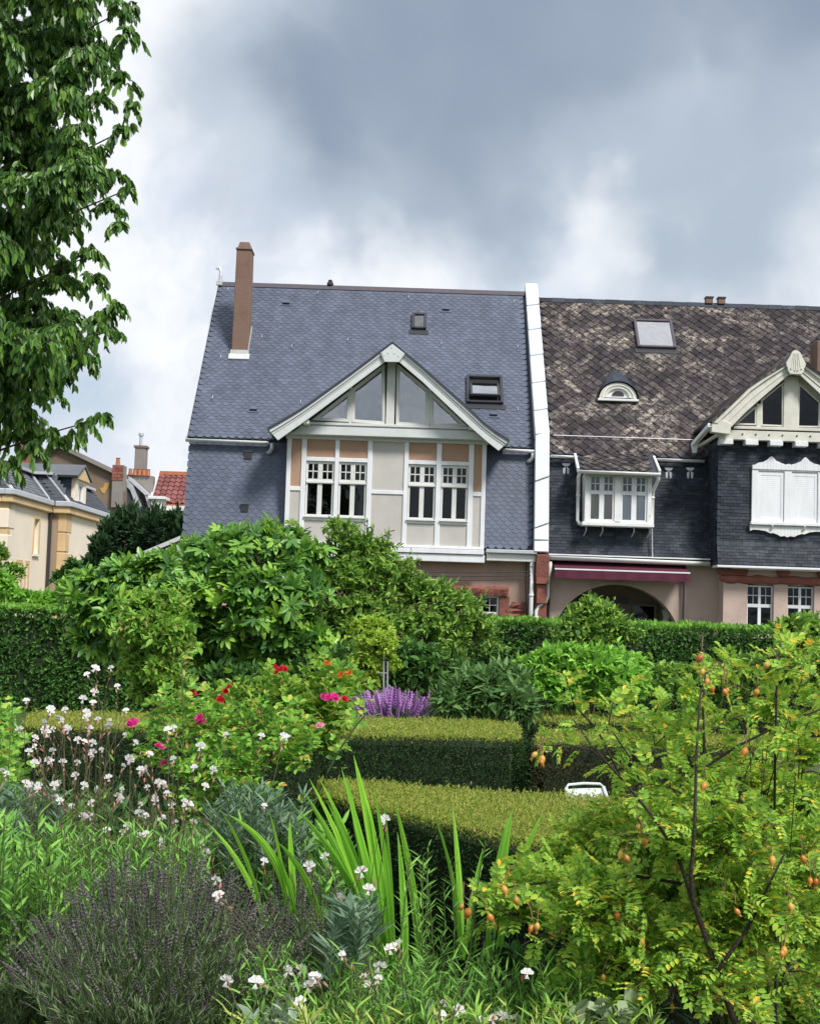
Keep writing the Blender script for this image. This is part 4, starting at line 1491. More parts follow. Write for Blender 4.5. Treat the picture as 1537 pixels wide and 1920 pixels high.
wall_grid(gwall2, X(1357, 1130, yg), B2R, 0, zl1, [(wa[0], wa[1], wa[2], zo1), (wb_[0], wb_[1], wb_[2], zo1)], yg + .1, yg + .35)
gwall2.box(X(1357, 1130, yg), X(1357, 1130, yg) + .25, yg + .36, 33.2, 0, 2.85)
gwall2.build('wall', MATS['pale_render'], h2)
MB().box(X(1357, 1130, yg), B2R, yg + .12, yg + .3, zl1 + .002, 2.80).build('frieze', MATS['pale_render'], h2)
for q in (wa, wb_):
    window(h2, q[0] + .003, q[1] - .003, q[2] + .003, zo1 - .02, yg + .2, [(0.05, 0.25, 0.56, 0.75), (0.27, 0.45, 0.56, 0.75), (0.05, 0.25, 0.77, 0.96), (0.27, 0.45, 0.77, 0.96), (0.55, 0.73, 0.56, 0.75), (0.75, 0.95, 0.56, 0.75), (0.55, 0.73, 0.77, 0.96), (0.75, 0.95, 0.77, 0.96), (0.06, 0.44, 0.05, 0.48), (0.56, 0.94, 0.05, 0.48)], frame='white_paint')
MB().box(7.4, B2R, 32.4, 32.45, 0, 2.8).build('interior', MATS['dark_room'], h2)
# arched porch
ya = 32.2
acx, ahw, aspr, ah = X(1156, 1150, ya), 1.46, 1.05, 0
acr = Z(1156, 1096, ya)
x0_, x1_ = X(1030, 1150, ya), X(1358, 1100, 31.9)
K = 28
arcp = [(acx - ahw * math.cos(math.pi * k / K), aspr + (acr - aspr) * math.sin(math.pi * k / K)) for k in range(K + 1)]
aw = MB()
topz = 2.98
for i in range(K):
    a, b = arcp[i], arcp[i + 1]
    q = [(a[0], topz), (b[0], topz), b, a]
    aw.hexa([(x, ya, z) for x, z in q], [(x, ya + .35, z) for x, z in q])
aw.box(x0_, acx - ahw, ya, ya + .35, 0, topz)
aw.box(acx + ahw, x1_, ya, ya + .35, 0, topz)
aw.build('wall', MATS['pale_render'], h2)
mb = MB().strip_y([(acx + (x - acx) * 1.04, aspr + (z - aspr) * 1.05) for x, z in arcp], arcp, ya - .012, ya + .1)
mb.build('arch_band', MATS['pale_render'], h2)
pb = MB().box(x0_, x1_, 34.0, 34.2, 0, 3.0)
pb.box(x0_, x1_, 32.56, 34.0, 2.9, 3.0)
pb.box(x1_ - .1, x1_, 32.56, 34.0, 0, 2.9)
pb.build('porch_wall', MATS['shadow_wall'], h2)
for (a, b, c, d, nm) in ((1085, 1178, 1121, 1131, 'porch_beam'), (1050, 1078, 1131, 1175, 'porch_door'),):
    MB().box(X(a, 1130, 33.8), X(b, 1130, 33.8), 33.86, 33.96, Z((a + b) / 2, d, 33.8), Z((a + b) / 2, c, 33.8)).build(nm, MATS['dark_metal'], h2)
q = rect_px((1189, 1150), (1225, 1150), (1207, 1137), (1207, 1185), 33.9)
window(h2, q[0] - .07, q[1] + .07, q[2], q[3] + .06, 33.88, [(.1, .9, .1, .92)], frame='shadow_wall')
MB().box(q[0], q[1], 33.97, 33.985, q[2], q[3]).build('porch_pane_back', MATS['dark_room'], h2)
p = at(1248, 1153, 33.0)
ln = MB().hexa([(p.x - .045, 32.95, p.z - .15), (p.x + .045, 32.95, p.z - .15), (p.x + .045, 33.04, p.z - .15), (p.x - .045, 33.04, p.z - .15)],
               [(p.x - .08, 32.91, p.z + .08), (p.x + .08, 32.91, p.z + .08), (p.x + .08, 33.08, p.z + .08), (p.x - .08, 33.08, p.z + .08)]).build('porch_lantern', MATS['curtain'], h2)
MB().box(p.x - .1, p.x + .1, 32.89, 33.1, p.z + .082, p.z + .12).build('lantern_top', MATS['zinc'], ln)
# maroon awning
ay = 31.62
a0, a1 = X(1040, 1070, ay), X(1292, 1078, ay)
az = Z(1165, 1071, ay)
sl_a = MB().loft([(a0, ay, az), (a1, ay, az), (a1, 32.19, az + .22), (a0, 32.19, az + .22)], [(a0, ay, az - .02), (a1, ay, az - .02), (a1, 32.19, az + .19), (a0, 32.19, az + .19)])
aw_ = sl_a.build('awning', MATS['awning_cloth'], h2, label='half-closed maroon awning over the arch')
MB().box(a0 - .01, a1 + .01, ay - .035, ay - .002, az - .012, az + .022).build('front_bar', MATS['white_metal'], aw_, bevel=.004)
vs_, fs_ = [], []
for k in range(61):
    x = a0 + (a1 - a0) * k / 60
    oo = .012 * math.sin(k * .7) + .008 * math.sin(k * 1.9)
    vs_ += [(x, ay - .025, az - .014), (x, ay - .03 + oo, az - .2 + .006 * math.sin(k * .45))]
for k in range(60):
    fs_.append([2 * k, 2 * k + 2, 2 * k + 3, 2 * k + 1])
MB().add(vs_, fs_).build('valance', MATS['awning_cloth'], aw_, smooth=True)
for xx, w_ in ((a1 - .03, .028), (a0 - .06, .02)):
    MB().tube([(xx, 32.1, az - .1), (xx + .0, 32.12, az - .8), (xx - .0, 32.14, 0)], w_, 6).build('awning_post', MATS['ridge_tile'], h2)
MB().box(X(1350, 1110, 32.1), X(1357, 1110, 32.1), 32.02, 32.19, 0, 2.3).build('wall_pipe', MATS['red_stone'], h2)

# right-hand chimney stack that just shows behind the finial
p = at(1541, 640, 33.9)
MB().box(p.x - .13, p.x + .5, 33.9, 34.5, 7.2, 8.6).build('chimney', MATS['chimney_render'], h2, bevel=.015)

# cables strung along the facade
for k, (za, zb3) in enumerate(((2.62, 2.60), (2.50, 2.52), (2.42, 2.43))):
    pts = []
    xa, xb = X(560, 1080, 31.6), X(1000, 1080, 31.9)
    for i in range(13):
        t = i / 12
        pts.append((xa + (xb - xa) * t, 31.65 + .3 * t, za + (zb3 - za) * t - .10 * math.sin(math.pi * t)))
    o = MB().tube(pts, .010, 5).build('overhead_cable', MATS['cable'])
    tag(o, ['thin black cable along the pink wall, highest of three', 'thin black cable along the pink wall, middle of three', 'thin black cable along the pink wall, lowest of three'][k], 'cable', 'cables along the wall')

# ================================================================== houses beyond the garden, to the left
mat('cream_wall', (0.84, 0.74, 0.60), 0.9, 0.08, .7, bump=.1, bscale=30)
mat('yellow_stone', (0.64, 0.46, 0.25), 0.9, 0.18, 1.2)
mat('mottled_render', (0.36, 0.27, 0.19), 0.95, 0.2, .7, col2=(0.45, 0.27, 0.12), c2lo=.5, c2hi=.7, c2scale=.8)  # dull brown render with ochre blotches, for the return wall only
mat('brown_render', (0.20, 0.145, 0.105), 0.95, 0.22, .6, col2=(0.155, 0.12, 0.095), c2lo=.45, c2hi=.65, c2scale=.5)
mat('ochre_patch', (0.48, 0.29, 0.09), 0.95, 0.2, 2)
mat('far_slate', (0.13, 0.14, 0.155), 0.55, 0.22, 1.2, island=.25, spec=.5)
mat('far_slate_dark', (0.052, 0.060, 0.075), 0.6, 0.2, 1.2, island=.25)
mat('red_tile', (0.20, 0.068, 0.062), 0.6, 0.15, 2, island=.28)
mat('brick', (0.24, 0.09, 0.065), 0.9, 0.3, 3, island=.3)
mat('terracotta', (0.42, 0.16, 0.08), 0.85, 0.2, 3)
mat('grey_render', (0.24, 0.22, 0.20), 0.95, 0.2, 1)

y1 = thing('yellow_house', 'cream and ochre house with grey slate mansard roof beyond the hedge', 'house', (-14, 50, -2))
xA, xB = -12.92, -12.32                                   # flank and projecting wing
Y0, Y1, Y2 = 44.9, 49.7, 57.6
zc_ = 4.80
hA = [(45.9, 46.35, .9, 2.75), (46.95, 47.2, 1.2, 2.75), (47.75, 48.35, 3.15, 4.35), (47.5, 48.35, -2, .8)]
w = MB()


def flank(mb, x, y0, y1, z0, z1, holes, th=.3):
    zs = sorted({z0, z1, *[h[2] for h in holes], *[h[3] for h in holes]})
    for a, b in zip(zs, zs[1:]):
        zc = (a + b) / 2
        cut = sorted((h[0], h[1]) for h in holes if h[2] < zc < h[3])
        y = y0
        for c0, c1 in cut:
            if c0 > y + 1e-5:
                mb.box(x - th, x, y, c0, a, b)
            y = c1
        if y < y1 - 1e-5:
            mb.box(x - th, x, y, y1, a, b)
    return mb


flank(w, xA, Y0 + .02, Y1, -2, zc_, hA)
hB = [(53.4, 54.6, 1.2, 3.0)]
flank(w, xB, Y1 + .3, Y2, -2, zc_, hB)
w.build('wall', MATS['cream_wall'], y1)
MB().box(xA - .3, xB, Y1, Y1 + .298, -2, zc_).build('return_wall', MATS['mottled_render'], y1)
MB().box(-22, xA, Y0 - .3, Y0, -2, zc_).build('front_wall', MATS['yellow_stone'], y1)
for k in range(7):
    z = -1.2 + k * .84
    MB().box(xA - (.55 if k % 2 else .36), xA + .02, Y0 - .34, Y0 + (.2 if k % 2 else .42), z, z + .62).build('quoin', MATS['cream_wall'], y1, bevel=.02)
for k in range(9):
    z = -1.6 + k * .70
    MB().box(xB - .28, xB + .02, Y1 - .02, Y1 + (.55 if k % 2 else .85), z, z + .66).build('quoin', MATS['yellow_stone'], y1, bevel=.02)
MB().box(xA - .35, xA - .28, Y0 + .5, Y1, -2, zc_).build('interior', MATS['dark_room'], y1)
MB().box(xB - .35, xB - .28, Y1 + .5, Y2, -2, zc_).build('interior', MATS['dark_room'], y1)
for x, hs in ((xA, hA), (xB, hB)):
    for a, b, c, d in hs:
        wo = MB()
        flank(wo, x - .14, a, b, c, d, [(a + .08, (a + b) / 2 - .03, c + .1, d - .1), ((a + b) / 2 + .03, b - .08, c + .1, d - .1)], .06)
        o = wo.build('window', MATS['white_paint'], y1)
        for p0, p1 in ((a + .08, (a + b) / 2 - .03), ((a + b) / 2 + .03, b - .08)):
            MB().box(x - .18, x - .17, p0, p1, c + .1, d - .1).build('pane', MATS['window_glass'], o)
        sm = MB().box(x - .02, x + .03, a - .14, a - .002, c - .02, d + .12)
        sm.box(x - .02, x + .03, b + .002, b + .14, c - .02, d + .12)
        sm.box(x - .02, x + .03, a, b, d + .002, d + .12)
        sm.build('surround', MATS['yellow_stone'], o)
        MB().box(x - .1, x + .07, a - .1, b + .1, c - .1, c - .022).build('sill', MATS['cream_wall'], o)
cn = MB()
cn.box(xA - .2, xA + .16, Y0 - .45, Y1 - .18, zc_ - .14, zc_ + .10)
cn.box(-22, xA - .2, Y0 - .45, Y0 - .0, zc_ - .14, zc_ + .10)
cn.box(xA + .16, xB + .16, Y1 - .18, Y1 + .2, zc_ - .14, zc_ + .10)
cn.box(xB - .2, xB + .16, Y1 + .2, Y2 + .2, zc_ - .14, zc_ + .10)
cn.build('cornice', MATS['yellow_stone'], y1, bevel=.03)
gt = MB()
gt.box(xA - .1, xA + .24, Y0 - .53, Y1 - .26, zc_ + .103, zc_ + .3)
gt.box(-22, xA - .1, Y0 - .53, Y0 - .1, zc_ + .103, zc_ + .3)
gt.box(xA + .24, xB + .24, Y1 - .26, Y1 + .1, zc_ + .103, zc_ + .3)
gt.box(xB - .1, xB + .24, Y1 + .1, Y2 + .3, zc_ + .103, zc_ + .3)
gt.build('gutter', MATS['zinc'], y1, bevel=.03)
MB().tube([(xA + .08, Y1 - .12, zc_), (xA + .08, Y1 - .12, -2)], .06, 8).build('downpipe', MATS['dark_metal'], y1)
# mansard
zm0, zm1 = zc_ + .28, 6.12
mr = MB()
ins = .95
mr.hexa([(-22, Y0 - .35, zm0), (xA + .05, Y0 - .35, zm0), (xA + .05, Y1 + .5, zm0), (-22, Y1 + .5, zm0)], [(-22, Y0 + .5, zm1), (xA - ins, Y0 + .5, zm1), (xA - ins, Y1 + .5, zm1), (-22, Y1 + .5, zm1)])
mr.hexa([(-20, Y1 - .05, zm0), (xB + .05, Y1 - .05, zm0), (xB + .05, Y2, zm0), (-20, Y2, zm0)], [(-20, Y1 + .6, zm1), (xB - ins, Y1 + .6, zm1), (xB - ins, Y2 - .5, zm1), (-20, Y2 - .5, zm1)])
mans = mr.build('mansard_roof', MATS['far_slate_dark'], y1)
mv = (-ins - .05, 0, zm1 - zm0)
mh = math.hypot(mv[0], mv[2])
slates(mans, MATS['far_slate'], (xA + .07, Y0 + .1, zm0), (0, 1, 0), mv, .36, .16, Y1 - Y0 - .2, mh, 'rect', keep=lambda u, v: u > .30 + v * .4, jit=.01, tilt=.03)
slates(mans, MATS['far_slate_dark'], (xA - .8, Y1 - .07, zm0), (1, 0, 0), (0, .65, zm1 - zm0), .26, .16, 1.5, math.hypot(.65, zm1 - zm0), 'rect', keep=lambda u, v: .9 - v * .55 < u < 1.36 - v * .55, jit=.01, tilt=.02)
slates(mans, MATS['far_slate_dark'], (xB + .07, Y1 + .1, zm0), (0, 1, 0), mv, .36, .16, Y2 - Y1 - .2, mh, 'rect', keep=lambda u, v: u > .45 + v * .4, jit=.01, tilt=.03)
slates(mans, MATS['far_slate_dark'], (-16.5, Y0 - .37, zm0), (1, 0, 0), (0, .85, zm1 - zm0), .36, .16, 3.6, math.hypot(.85, zm1 - zm0), 'rect', keep=lambda u, v: u < 3.55 - v * .5, jit=.01, tilt=.03)
tp = MB()
ridge = 6.72
tp.hexa([(-22, Y0 + .35, zm1), (xA - ins + .18, Y0 + .35, zm1), (xA - ins + .18, Y1 + .6, zm1), (-22, Y1 + .6, zm1)], [(-22, 49.5, ridge), (xA - ins - 2.6, 49.5, ridge), (xA - ins - 2.6, 49.6, ridge), (-22, 49.6, ridge)])
tp.hexa([(-20, Y1 + .45, zm1), (xB - ins + .18, Y1 + .45, zm1), (xB - ins + .18, Y2 - .3, zm1), (-20, Y2 - .3, zm1)], [(-20, 53.9, ridge), (xB - ins - 2.2, 53.9, ridge), (xB - ins - 2.2, 54.0, ridge), (-20, 54.0, ridge)])
tp.build('upper_roof', MATS['far_slate'], y1)
hips = MB()
hips.bar((xA + .08, Y0 - .34, zm0 + .03), (xA - ins + .02, Y0 + .5, zm1 + .03), .14, .05)
hips.bar((xB + .08, Y1 - .04, zm0 + .03), (xB - ins + .02, Y1 + .6, zm1 + .03), .14, .05)
hips.bar((xA + .02, Y1 - .05, zm0 + .03), (xA - ins + .05, Y1 + .45, zm1 + .03), .12, .05)
hips.bar((xA - ins + .2, Y0 + .4, zm1 + .02), (xA - ins + .2, Y1 + .4, zm1 + .02), .14, .10)
hips.bar((xB - ins + .2, Y1 + .4, zm1 + .02), (xB - ins + .2, Y2 - .4, zm1 + .02), .14, .10)
hips.bar((xA - ins + .18, Y1 + .4, zm1 + .02), (xB - ins + .2, Y1 + .4, zm1 + .02), .14, .10)
hips.build('hip_flashing', MATS['zinc'], y1)
# dormer on the wing
dy0, dy1 = 51.1, 52.8
dm = MB()
flank(dm, xB - .05, dy0, dy1, zm0, 6.06, [(dy0 + .45, dy1 - .45, zm0 + .15, 5.92)], .15)
dmo = dm.build('dormer', MATS['cream_wall'], y1, label='pedimented dormer on the slate mansard')
MB().box(xB - 1.2, xB - .202, dy0 + .02, dy1 - .02, zm0, 6.06).build('cheek', MATS['far_slate_dark'], dmo)
wo = MB()
flank(wo, xB - .1, dy0 + .45, dy1 - .45, zm0 + .15, 5.92, [(dy0 + .53, 51.92, zm0 + .25, 5.85), (51.98, dy1 - .53, zm0 + .25, 5.85)], .05)
wo.build('window', MATS['white_paint'], dmo)
MB().loft([(xB + .05, dy0 - .2, 6.06), (xB + .05, dy1 + .2, 6.06), (xB + .05, 51.95, 6.55)], [(xB - .12, dy0 - .2, 6.06), (xB - .12, dy1 + .2, 6.06), (xB - .12, 51.95, 6.55)]).build('pediment', MATS['yellow_stone'], dmo)
dr = MB()
dr.hexa([(xB + .1, dy0 - .3, 6.08), (xB + .1, 51.95, 6.58), (xB + .1, 51.95, 6.66), (xB + .1, dy0 - .35, 6.16)], [(xB - 2.4, dy0 - .3, 6.08), (xB - 2.4, 51.95, 6.58), (xB - 2.4, 51.95, 6.66), (xB - 2.4, dy0 - .35, 6.16)])
dr.hexa([(xB + .1, dy1 + .3, 6.08), (xB + .1, 51.95, 6.58), (xB + .1, 51.95, 6.66), (xB + .1, dy1 + .35, 6.16)], [(xB - 2.4, dy1 + .3, 6.08), (xB - 2.4, 51.95, 6.58), (xB - 2.4, 51.95, 6.66), (xB - 2.4, dy1 + .35, 6.16)])
dr.build('dormer_roof', MATS['far_slate'], dmo)
# chimney pot showing through the tree
p = at(52, 785, 56)
yc = MB().box(p.x - .2, p.x + .2, 55.6, 56.4, 6.6, at(52, 800, 56).z).build('chimney', MATS['brick'], y1)
MB().lathe([(.16, 0), (.13, .45), (.16, .5)], (p.x, 56, at(52, 800, 56).z), 8).build('chimney_pot', MATS['terracotta'], yc)

# brown gable wall with its brick chimney
YF = 72.0
bh = thing('brown_gable_house', 'tall house with bare brown rendered gable wall and brick chimney behind the yellow house', 'house', at(160, 1000, YF))
pg_ = [xz(*p, YF) for p in ((40, 870), (113, 838), (214, 886), (232, 900), (231, 1060), (40, 1060))]
MB().prism_y(pg_, YF, YF + 8).build('wall', MATS['brown_render'], bh)
cop = MB()
a, b = pg_[1], pg_[2]
cop.bar((a[0], YF - .05, a[1] + .06), (b[0], YF - .05, b[1] + .06), .5, .22, (0, 0, 1))
cop.bar((pg_[0][0], YF - .05, pg_[0][1] + .06), (a[0], YF - .05, a[1] + .06), .5, .22, (0, 0, 1))
cop.build('coping', MATS['grey_render'], bh)
cq = rect_px((212.5, 885), (232, 885), (222, 872), (222, 901), YF - .2)
ck = MB().box(cq[0], cq[1], YF - .3, YF + .6, cq[2] - 1.4, cq[3])
co = ck.build('chimney', MATS['grey_render'], bh)
nb = 0
hb = .16
z = cq[2]
row = 0
while z < cq[3] - .02:
    x = cq[0] - .02 - (.15 if row % 2 else 0)
    while x < cq[1]:
        MB().box(max(x, cq[0] - .02), min(x + .285, cq[1] + .02), YF - .33, YF - .302, z, z + hb - .02).build('brick', MATS['brick'], co)
        x += .30
    z += hb
    row += 1
p = at(221, 866, YF)
MB().lathe([(.13, 0), (.10, .35), (.13, .4)], (p.x, YF + .1, cq[3]), 8).build('chimney_pot', MATS['terracotta'], co)
pt = [xz(*p, YF - .03) for p in ((197, 906), (206, 905), (203, 914), (196, 926), (191, 923), (187, 915), (194, 914))]
MB().prism_y(pt, YF - .03, YF - .004).build('plaster_patch', MATS['ochre_patch'], bh, label='ochre patch where render has fallen off')

# grey house with red tiles
YT = 74.0
rh = thing('red_tile_house', 'small far house with red pantile roof, slate mansard side and white dormer', 'house', at(300, 1000, YT))
gpoly = [xz(*p, YT) for p in ((234, 888), (284, 891), (284, 960), (234, 960))]
MB().prism_y(gpoly, YT + .5, YT + 1.2).build('wall', MATS['grey_render'], rh)
# tiles on a slope facing the camera
tL, tR = at(284, 944, YT), at(354, 946, YT)
zt0 = at(318, 945, YT).z
zt1 = at(318, 890, YT + 2.2).z
tv = Vector((0, 2.2, zt1 - zt0))
troof = MB().loft([(tL.x, YT, zt0), (tR.x + .6, YT, zt0), (tR.x + .3, YT + 2.2, zt1), (tL.x, YT + 2.2, zt1)], [(tL.x, YT, zt0 - .2), (tR.x + .6, YT, zt0 - .2), (tR.x + .3, YT + 2.2, zt1 - .2), (tL.x, YT + 2.2, zt1 - .2)]).build('roof', MATS['terracotta'], rh)
tw, rows = .31, 7
te = tv.length / rows
tvn = tv.normalized()
tn = Vector((0, -tvn.z, tvn.y))
k = 6
Vt, Ft = [], []
for j, (v, lift) in enumerate(((0, .05), (te * 1.1, .0))):
    for i in range(k + 1):
        t = i / k
        Vt.append((-tw / 2 + tw * t, v, lift + .085 * math.sin(math.pi * min(1, t * 1.35)) - .0))
for i in range(k):
    Ft.append([i, i + 1, k + 2 + i, k + 1 + i])
for i in range(k + 1):
    Vt.append((Vt[i][0], 0, Vt[i][2] - .05))
for i in range(k):
    Ft.append([i, 2 * (k + 1) + i, 2 * (k + 1) + i + 1, i + 1])
tpos, tR_ = [], []
Rm = np.stack([np.array((1, 0, 0)), np.array(tvn), np.array(tn)], 1)
for rw in range(rows):
    x = tL.x + tw / 2
    while x < tR.x + .5:
        tpos.append(Vector((x, YT, zt0)) + tvn * (rw * te) + tn * .01)
        tR_.append(Rm)
        x += tw
scatter('tile', (np.array(Vt), Ft), np.array(tpos), np.array(tR_), 1.0, MATS['red_tile'], troof, 120)
MB().bar((tL.x, YT + 2.2, zt1 + .08), (tR.x + .35, YT + 2.2, zt1 + .08), .3, .2).build('ridge_cap', MATS['terracotta'], rh)
MB().bar((tL.x - .06, YT + .0, zt0 + .05), (tL.x - .06, YT + 2.2, zt1 + .06), .1, .3).build('verge', MATS['white_worn'], rh)
MB().box(tL.x, tR.x + .8, YT - .15, YT + .1, zt0 - .35, zt0 - .1).build('cornice', MATS['white_worn'], rh)
MB().box(tL.x - .2, tR.x + .8, YT + .05, YT + .3, zt0 - 4, zt0 - .352).build('slate_wall', MATS['far_slate_dark'], rh)
ms = [xz(*p, YT - 1) for p in ((233, 903), (247, 916), (262, 955), (262, 1010), (231, 1010))]
MB().prism_y(ms, YT - 1.0, YT + .5).build('mansard_side', MATS['far_slate_dark'], rh)
ed = MB()
edge = [ms[0], ms[1], ms[2]]
ed.strip_y([(x + .05, z + .18) for x, z in edge], [(x - .05, z - .08) for x, z in edge], YT - 1.12, YT + .4)
ed.strip_y([(edge[0][0] + .2, edge[0][1] + .30), xz(277, 926, YT - 1)], [(edge[0][0] + .2, edge[0][1] + .12), xz(276, 932, YT - 1)], YT - .9, YT + .4)
ed.strip_y([xz(277, 926, YT - 1), xz(284, 950, YT - 1)], [xz(272, 930, YT - 1), xz(278, 952, YT - 1)], YT - .9, YT + .4)
ed.build('zinc_edge', MATS['zinc'], rh)
q = rect_px((284, 955), (306, 955), (295, 937), (295, 985), YT - 1)
dmo = MB().box(q[0], q[1], YT - 1.2, YT + .4, q[2], q[3]).build('dormer', MATS['white_worn'], rh)
MB().box(q[0] - .15, q[1] + .15, YT - 1.35, YT + .4, q[3] + .002, q[3] + .16).build('dormer_cornice', MATS['white_worn'], dmo, bevel=.02)
MB().box(q[0] + .12, q[1] - .12, YT - 1.23, YT - 1.202, q[2] + .2, q[3] - .25).build('pane', MATS['blind_grey'], dmo)
cq = rect_px((254, 860), (274, 860), (264, 836), (264, 882), YT + .8)
co = MB().box(cq[0], cq[1], YT + .6, YT + 1.3, cq[2] - .3, cq[3]).build('chimney', MATS['grey_render'], rh, bevel=.03)
MB().box(cq[0] - .06, cq[1] + .06, YT + .55, YT + 1.35, cq[3] - .12, cq[3] + .0).build('chimney_cap', MATS['brown_render'], co)
for k in range(5):
    x = cq[0] - .15 + k * .24
    MB().lathe([(.12, 0), (.095, .3), (.12, .34)], (x, YT + .45, cq[2] - .30), 8).build('chimney_pot', MATS['terracotta'], co)
p = at(263.5, 836, YT + .8)
MB().tube([(p.x, YT + .9, cq[3]), (p.x, YT + .9, cq[3] + .55)], .09, 8).tube([(p.x, YT + .9, cq[3] + .56), (p.x, YT + .9, cq[3] + .70)], .15, 8).build('flue', MATS['zinc'], co)

# ================================================================== plants: leaf shapes and growth
UP = np.array((0, 0, 1.0))


def unit(v):
    v = np.asarray(v, float)
    return v / np.maximum(np.linalg.norm(v, axis=-1, keepdims=True), 1e-9)


def frames(d, nrm):
    d = unit(d)
    s = unit(np.cross(d, nrm))
    n = np.cross(s, d)
    return np.stack([s, d, n], -1)


def leaf_oval(w=0.42, fold=0.06, bend=-0.12):
    m = [(0, 0, 0), (0, .35, fold * -.4), (0, .7, fold * -.3 + bend * .35), (0, 1, bend)]
    V = m + [(-w * .45, .30, fold * .6), (-w * .5, .55, fold * .6 + bend * .2), (-w * .28, .82, fold * .2 + bend * .6), (w * .45, .30, fold * .6), (w * .5, .55, fold * .6 + bend * .2), (w * .28, .82, fold * .2 + bend * .6)]
    F = [[0, 1, 4], [1, 2, 5, 4], [2, 3, 6], [2, 6, 5], [0, 7, 1], [1, 7, 8, 2], [2, 9, 3], [2, 8, 9]]
    return np.array(V), F


def leaf_mid(w=0.46, fold=0.07, bend=-0.12):
    """oval leaf of two folded halves"""
    V = [(0, 0, 0), (-w * .46, .30, fold), (-w * .42, .68, fold + bend * .35), (0, 1, bend), (w * .42, .68, fold + bend * .35), (w * .46, .30, fold)]
    return np.array(V), [[0, 3, 2, 1], [0, 5, 4, 3]]


def leaf_rhomb(w=0.5, fold=0.10):
    return np.array([(0, 0, 0), (-w / 2, .45, fold), (0, 1, -.05), (w / 2, .45, fold)]), [[0, 2, 1], [0, 3, 2]]


def leaf_narrow(w=0.09, bend=-0.12):
    V = [(0, 0, 0), (-w / 2, .3, .01), (w / 2, .3, .01), (-w * .42, .65, bend * .3), (w * .42, .65, bend * .3), (0, 1, bend)]
    return np.array(V), [[0, 2, 1], [1, 2, 4, 3], [3, 4, 5]]


def leaf_fig():
    """five rounded fingers from one stalk"""
    V, F = [(0, .04, 0)], []
    for ang, L, w in ((0, 1.0, .30), (38, .80, .27), (-38, .80, .27), (82, .52, .24), (-82, .52, .24)):
        a = math.radians(ang)
        d, p = (math.sin(a), math.cos(a)), (math.cos(a), -math.sin(a))
        n = len(V)
        for t, u, z in ((.40, -.40, .03), (.72, -.50, .02), (.93, -.25, -.03), (1.0, 0, -.07), (.93, .25, -.03), (.72, .50, .02), (.40, .40, .03), (.6, 0, -.02)):
            V.append((d[0] * L * t + p[0] * w * u, .04 + d[1] * L * t + p[1] * w * u, z - .10 * (L * t) ** 2))
        F += [[0, n + 7, n], [n, n + 7, n + 1], [n + 1, n + 7, n + 2], [n + 2, n + 7, n + 3], [n + 3, n + 7, n + 4], [n + 4, n + 7, n + 5], [n + 5, n + 7, n + 6], [n + 6, n + 7, 0]]
    return np.array(V), F


def leaf_pinnate(pairs=4, ll=0.30, lw=0.62, droop=0.25):
    """rachis with paired leaflets and one at the end"""
    V, F = [], []
    w = .008
    V += [(-w, 0, 0), (w, 0, 0), (w * .6, .5, -droop * .2), (-w * .6, .5, -droop * .2), (0, .85, -droop * .72)]
    F += [[0, 1, 2, 3], [3, 2, 4]]
    spots = []
    for k in range(pairs):
        y = .22 + .60 * k / (pairs - 1)
        for s in (-1, 1):
            spots.append((y, s))
    spots.append((.84, 0))
    for y, s in spots:
        a = math.radians(62) * s
        if s == 0:
            a = 0
        L = ll * (.85 + .3 * math.sin(math.pi * min(1, y)))
        z0 = -droop * y * y
        n = len(V)
        d = (math.sin(a), math.cos(a))
        p = (math.cos(a), -math.sin(a))

        def pt(t, u, dz):
            return (d[0] * L * t + p[0] * L * lw * u, y + d[1] * L * t + p[1] * L * lw * u, z0 + dz)
        V += [pt(0, 0, 0), pt(.30, -.42, .035), pt(.72, -.40, .02), pt(1, 0, -.04), pt(.72, .40, .02), pt(.30, .42, .035), pt(.5, 0, -.012)]
        F += [[n, n + 6, n + 1], [n + 1, n + 6, n + 2], [n + 2, n + 6, n + 3], [n + 3, n + 6, n + 4], [n + 4, n + 6, n + 5], [n + 5, n + 6, n]]
    return np.array(V), F


def flower_four():
    """four white petals spread above long stamens"""
    V, F = [], []
    for a, L in ((55, 1), (20, .95), (-20, .95), (-55, 1)):
        t = math.radians(a * 1.25)
        d, p = np.array((math.sin(t), .0, math.cos(t))), np.array((math.cos(t), 0, -math.sin(t)))
        n = len(V)
        pts = [(0, 0, 0), (.35, -.16, -.06), (.78, -.27, -.02), (1.0, 0, .06), (.78, .27, -.02), (.35, .16, -.06), (.6, 0, .03)]
        for s, u, dz in pts:
            v = d * s * .55 * L + p * u * .62
            V.append((v[0], dz - .10 * s, v[2]))
        F += [[n, n + 6, n + 1], [n + 1, n + 6, n + 2], [n + 2, n + 6, n + 3], [n + 3, n + 6, n + 4], [n + 4, n + 6, n + 5], [n + 5, n + 6, n]]
    for k in range(5):
        a = (k - 2) * .16
        n = len(V)
        V += [(-.012, 0, 0), (.012, 0, 0), (math.sin(a) * .5 + .02, -.18, -.42), (math.sin(a) * .5 - .02, -.18, -.42)]
        F += [[n, n + 1, n + 2, n + 3]]
    return np.array(V), F


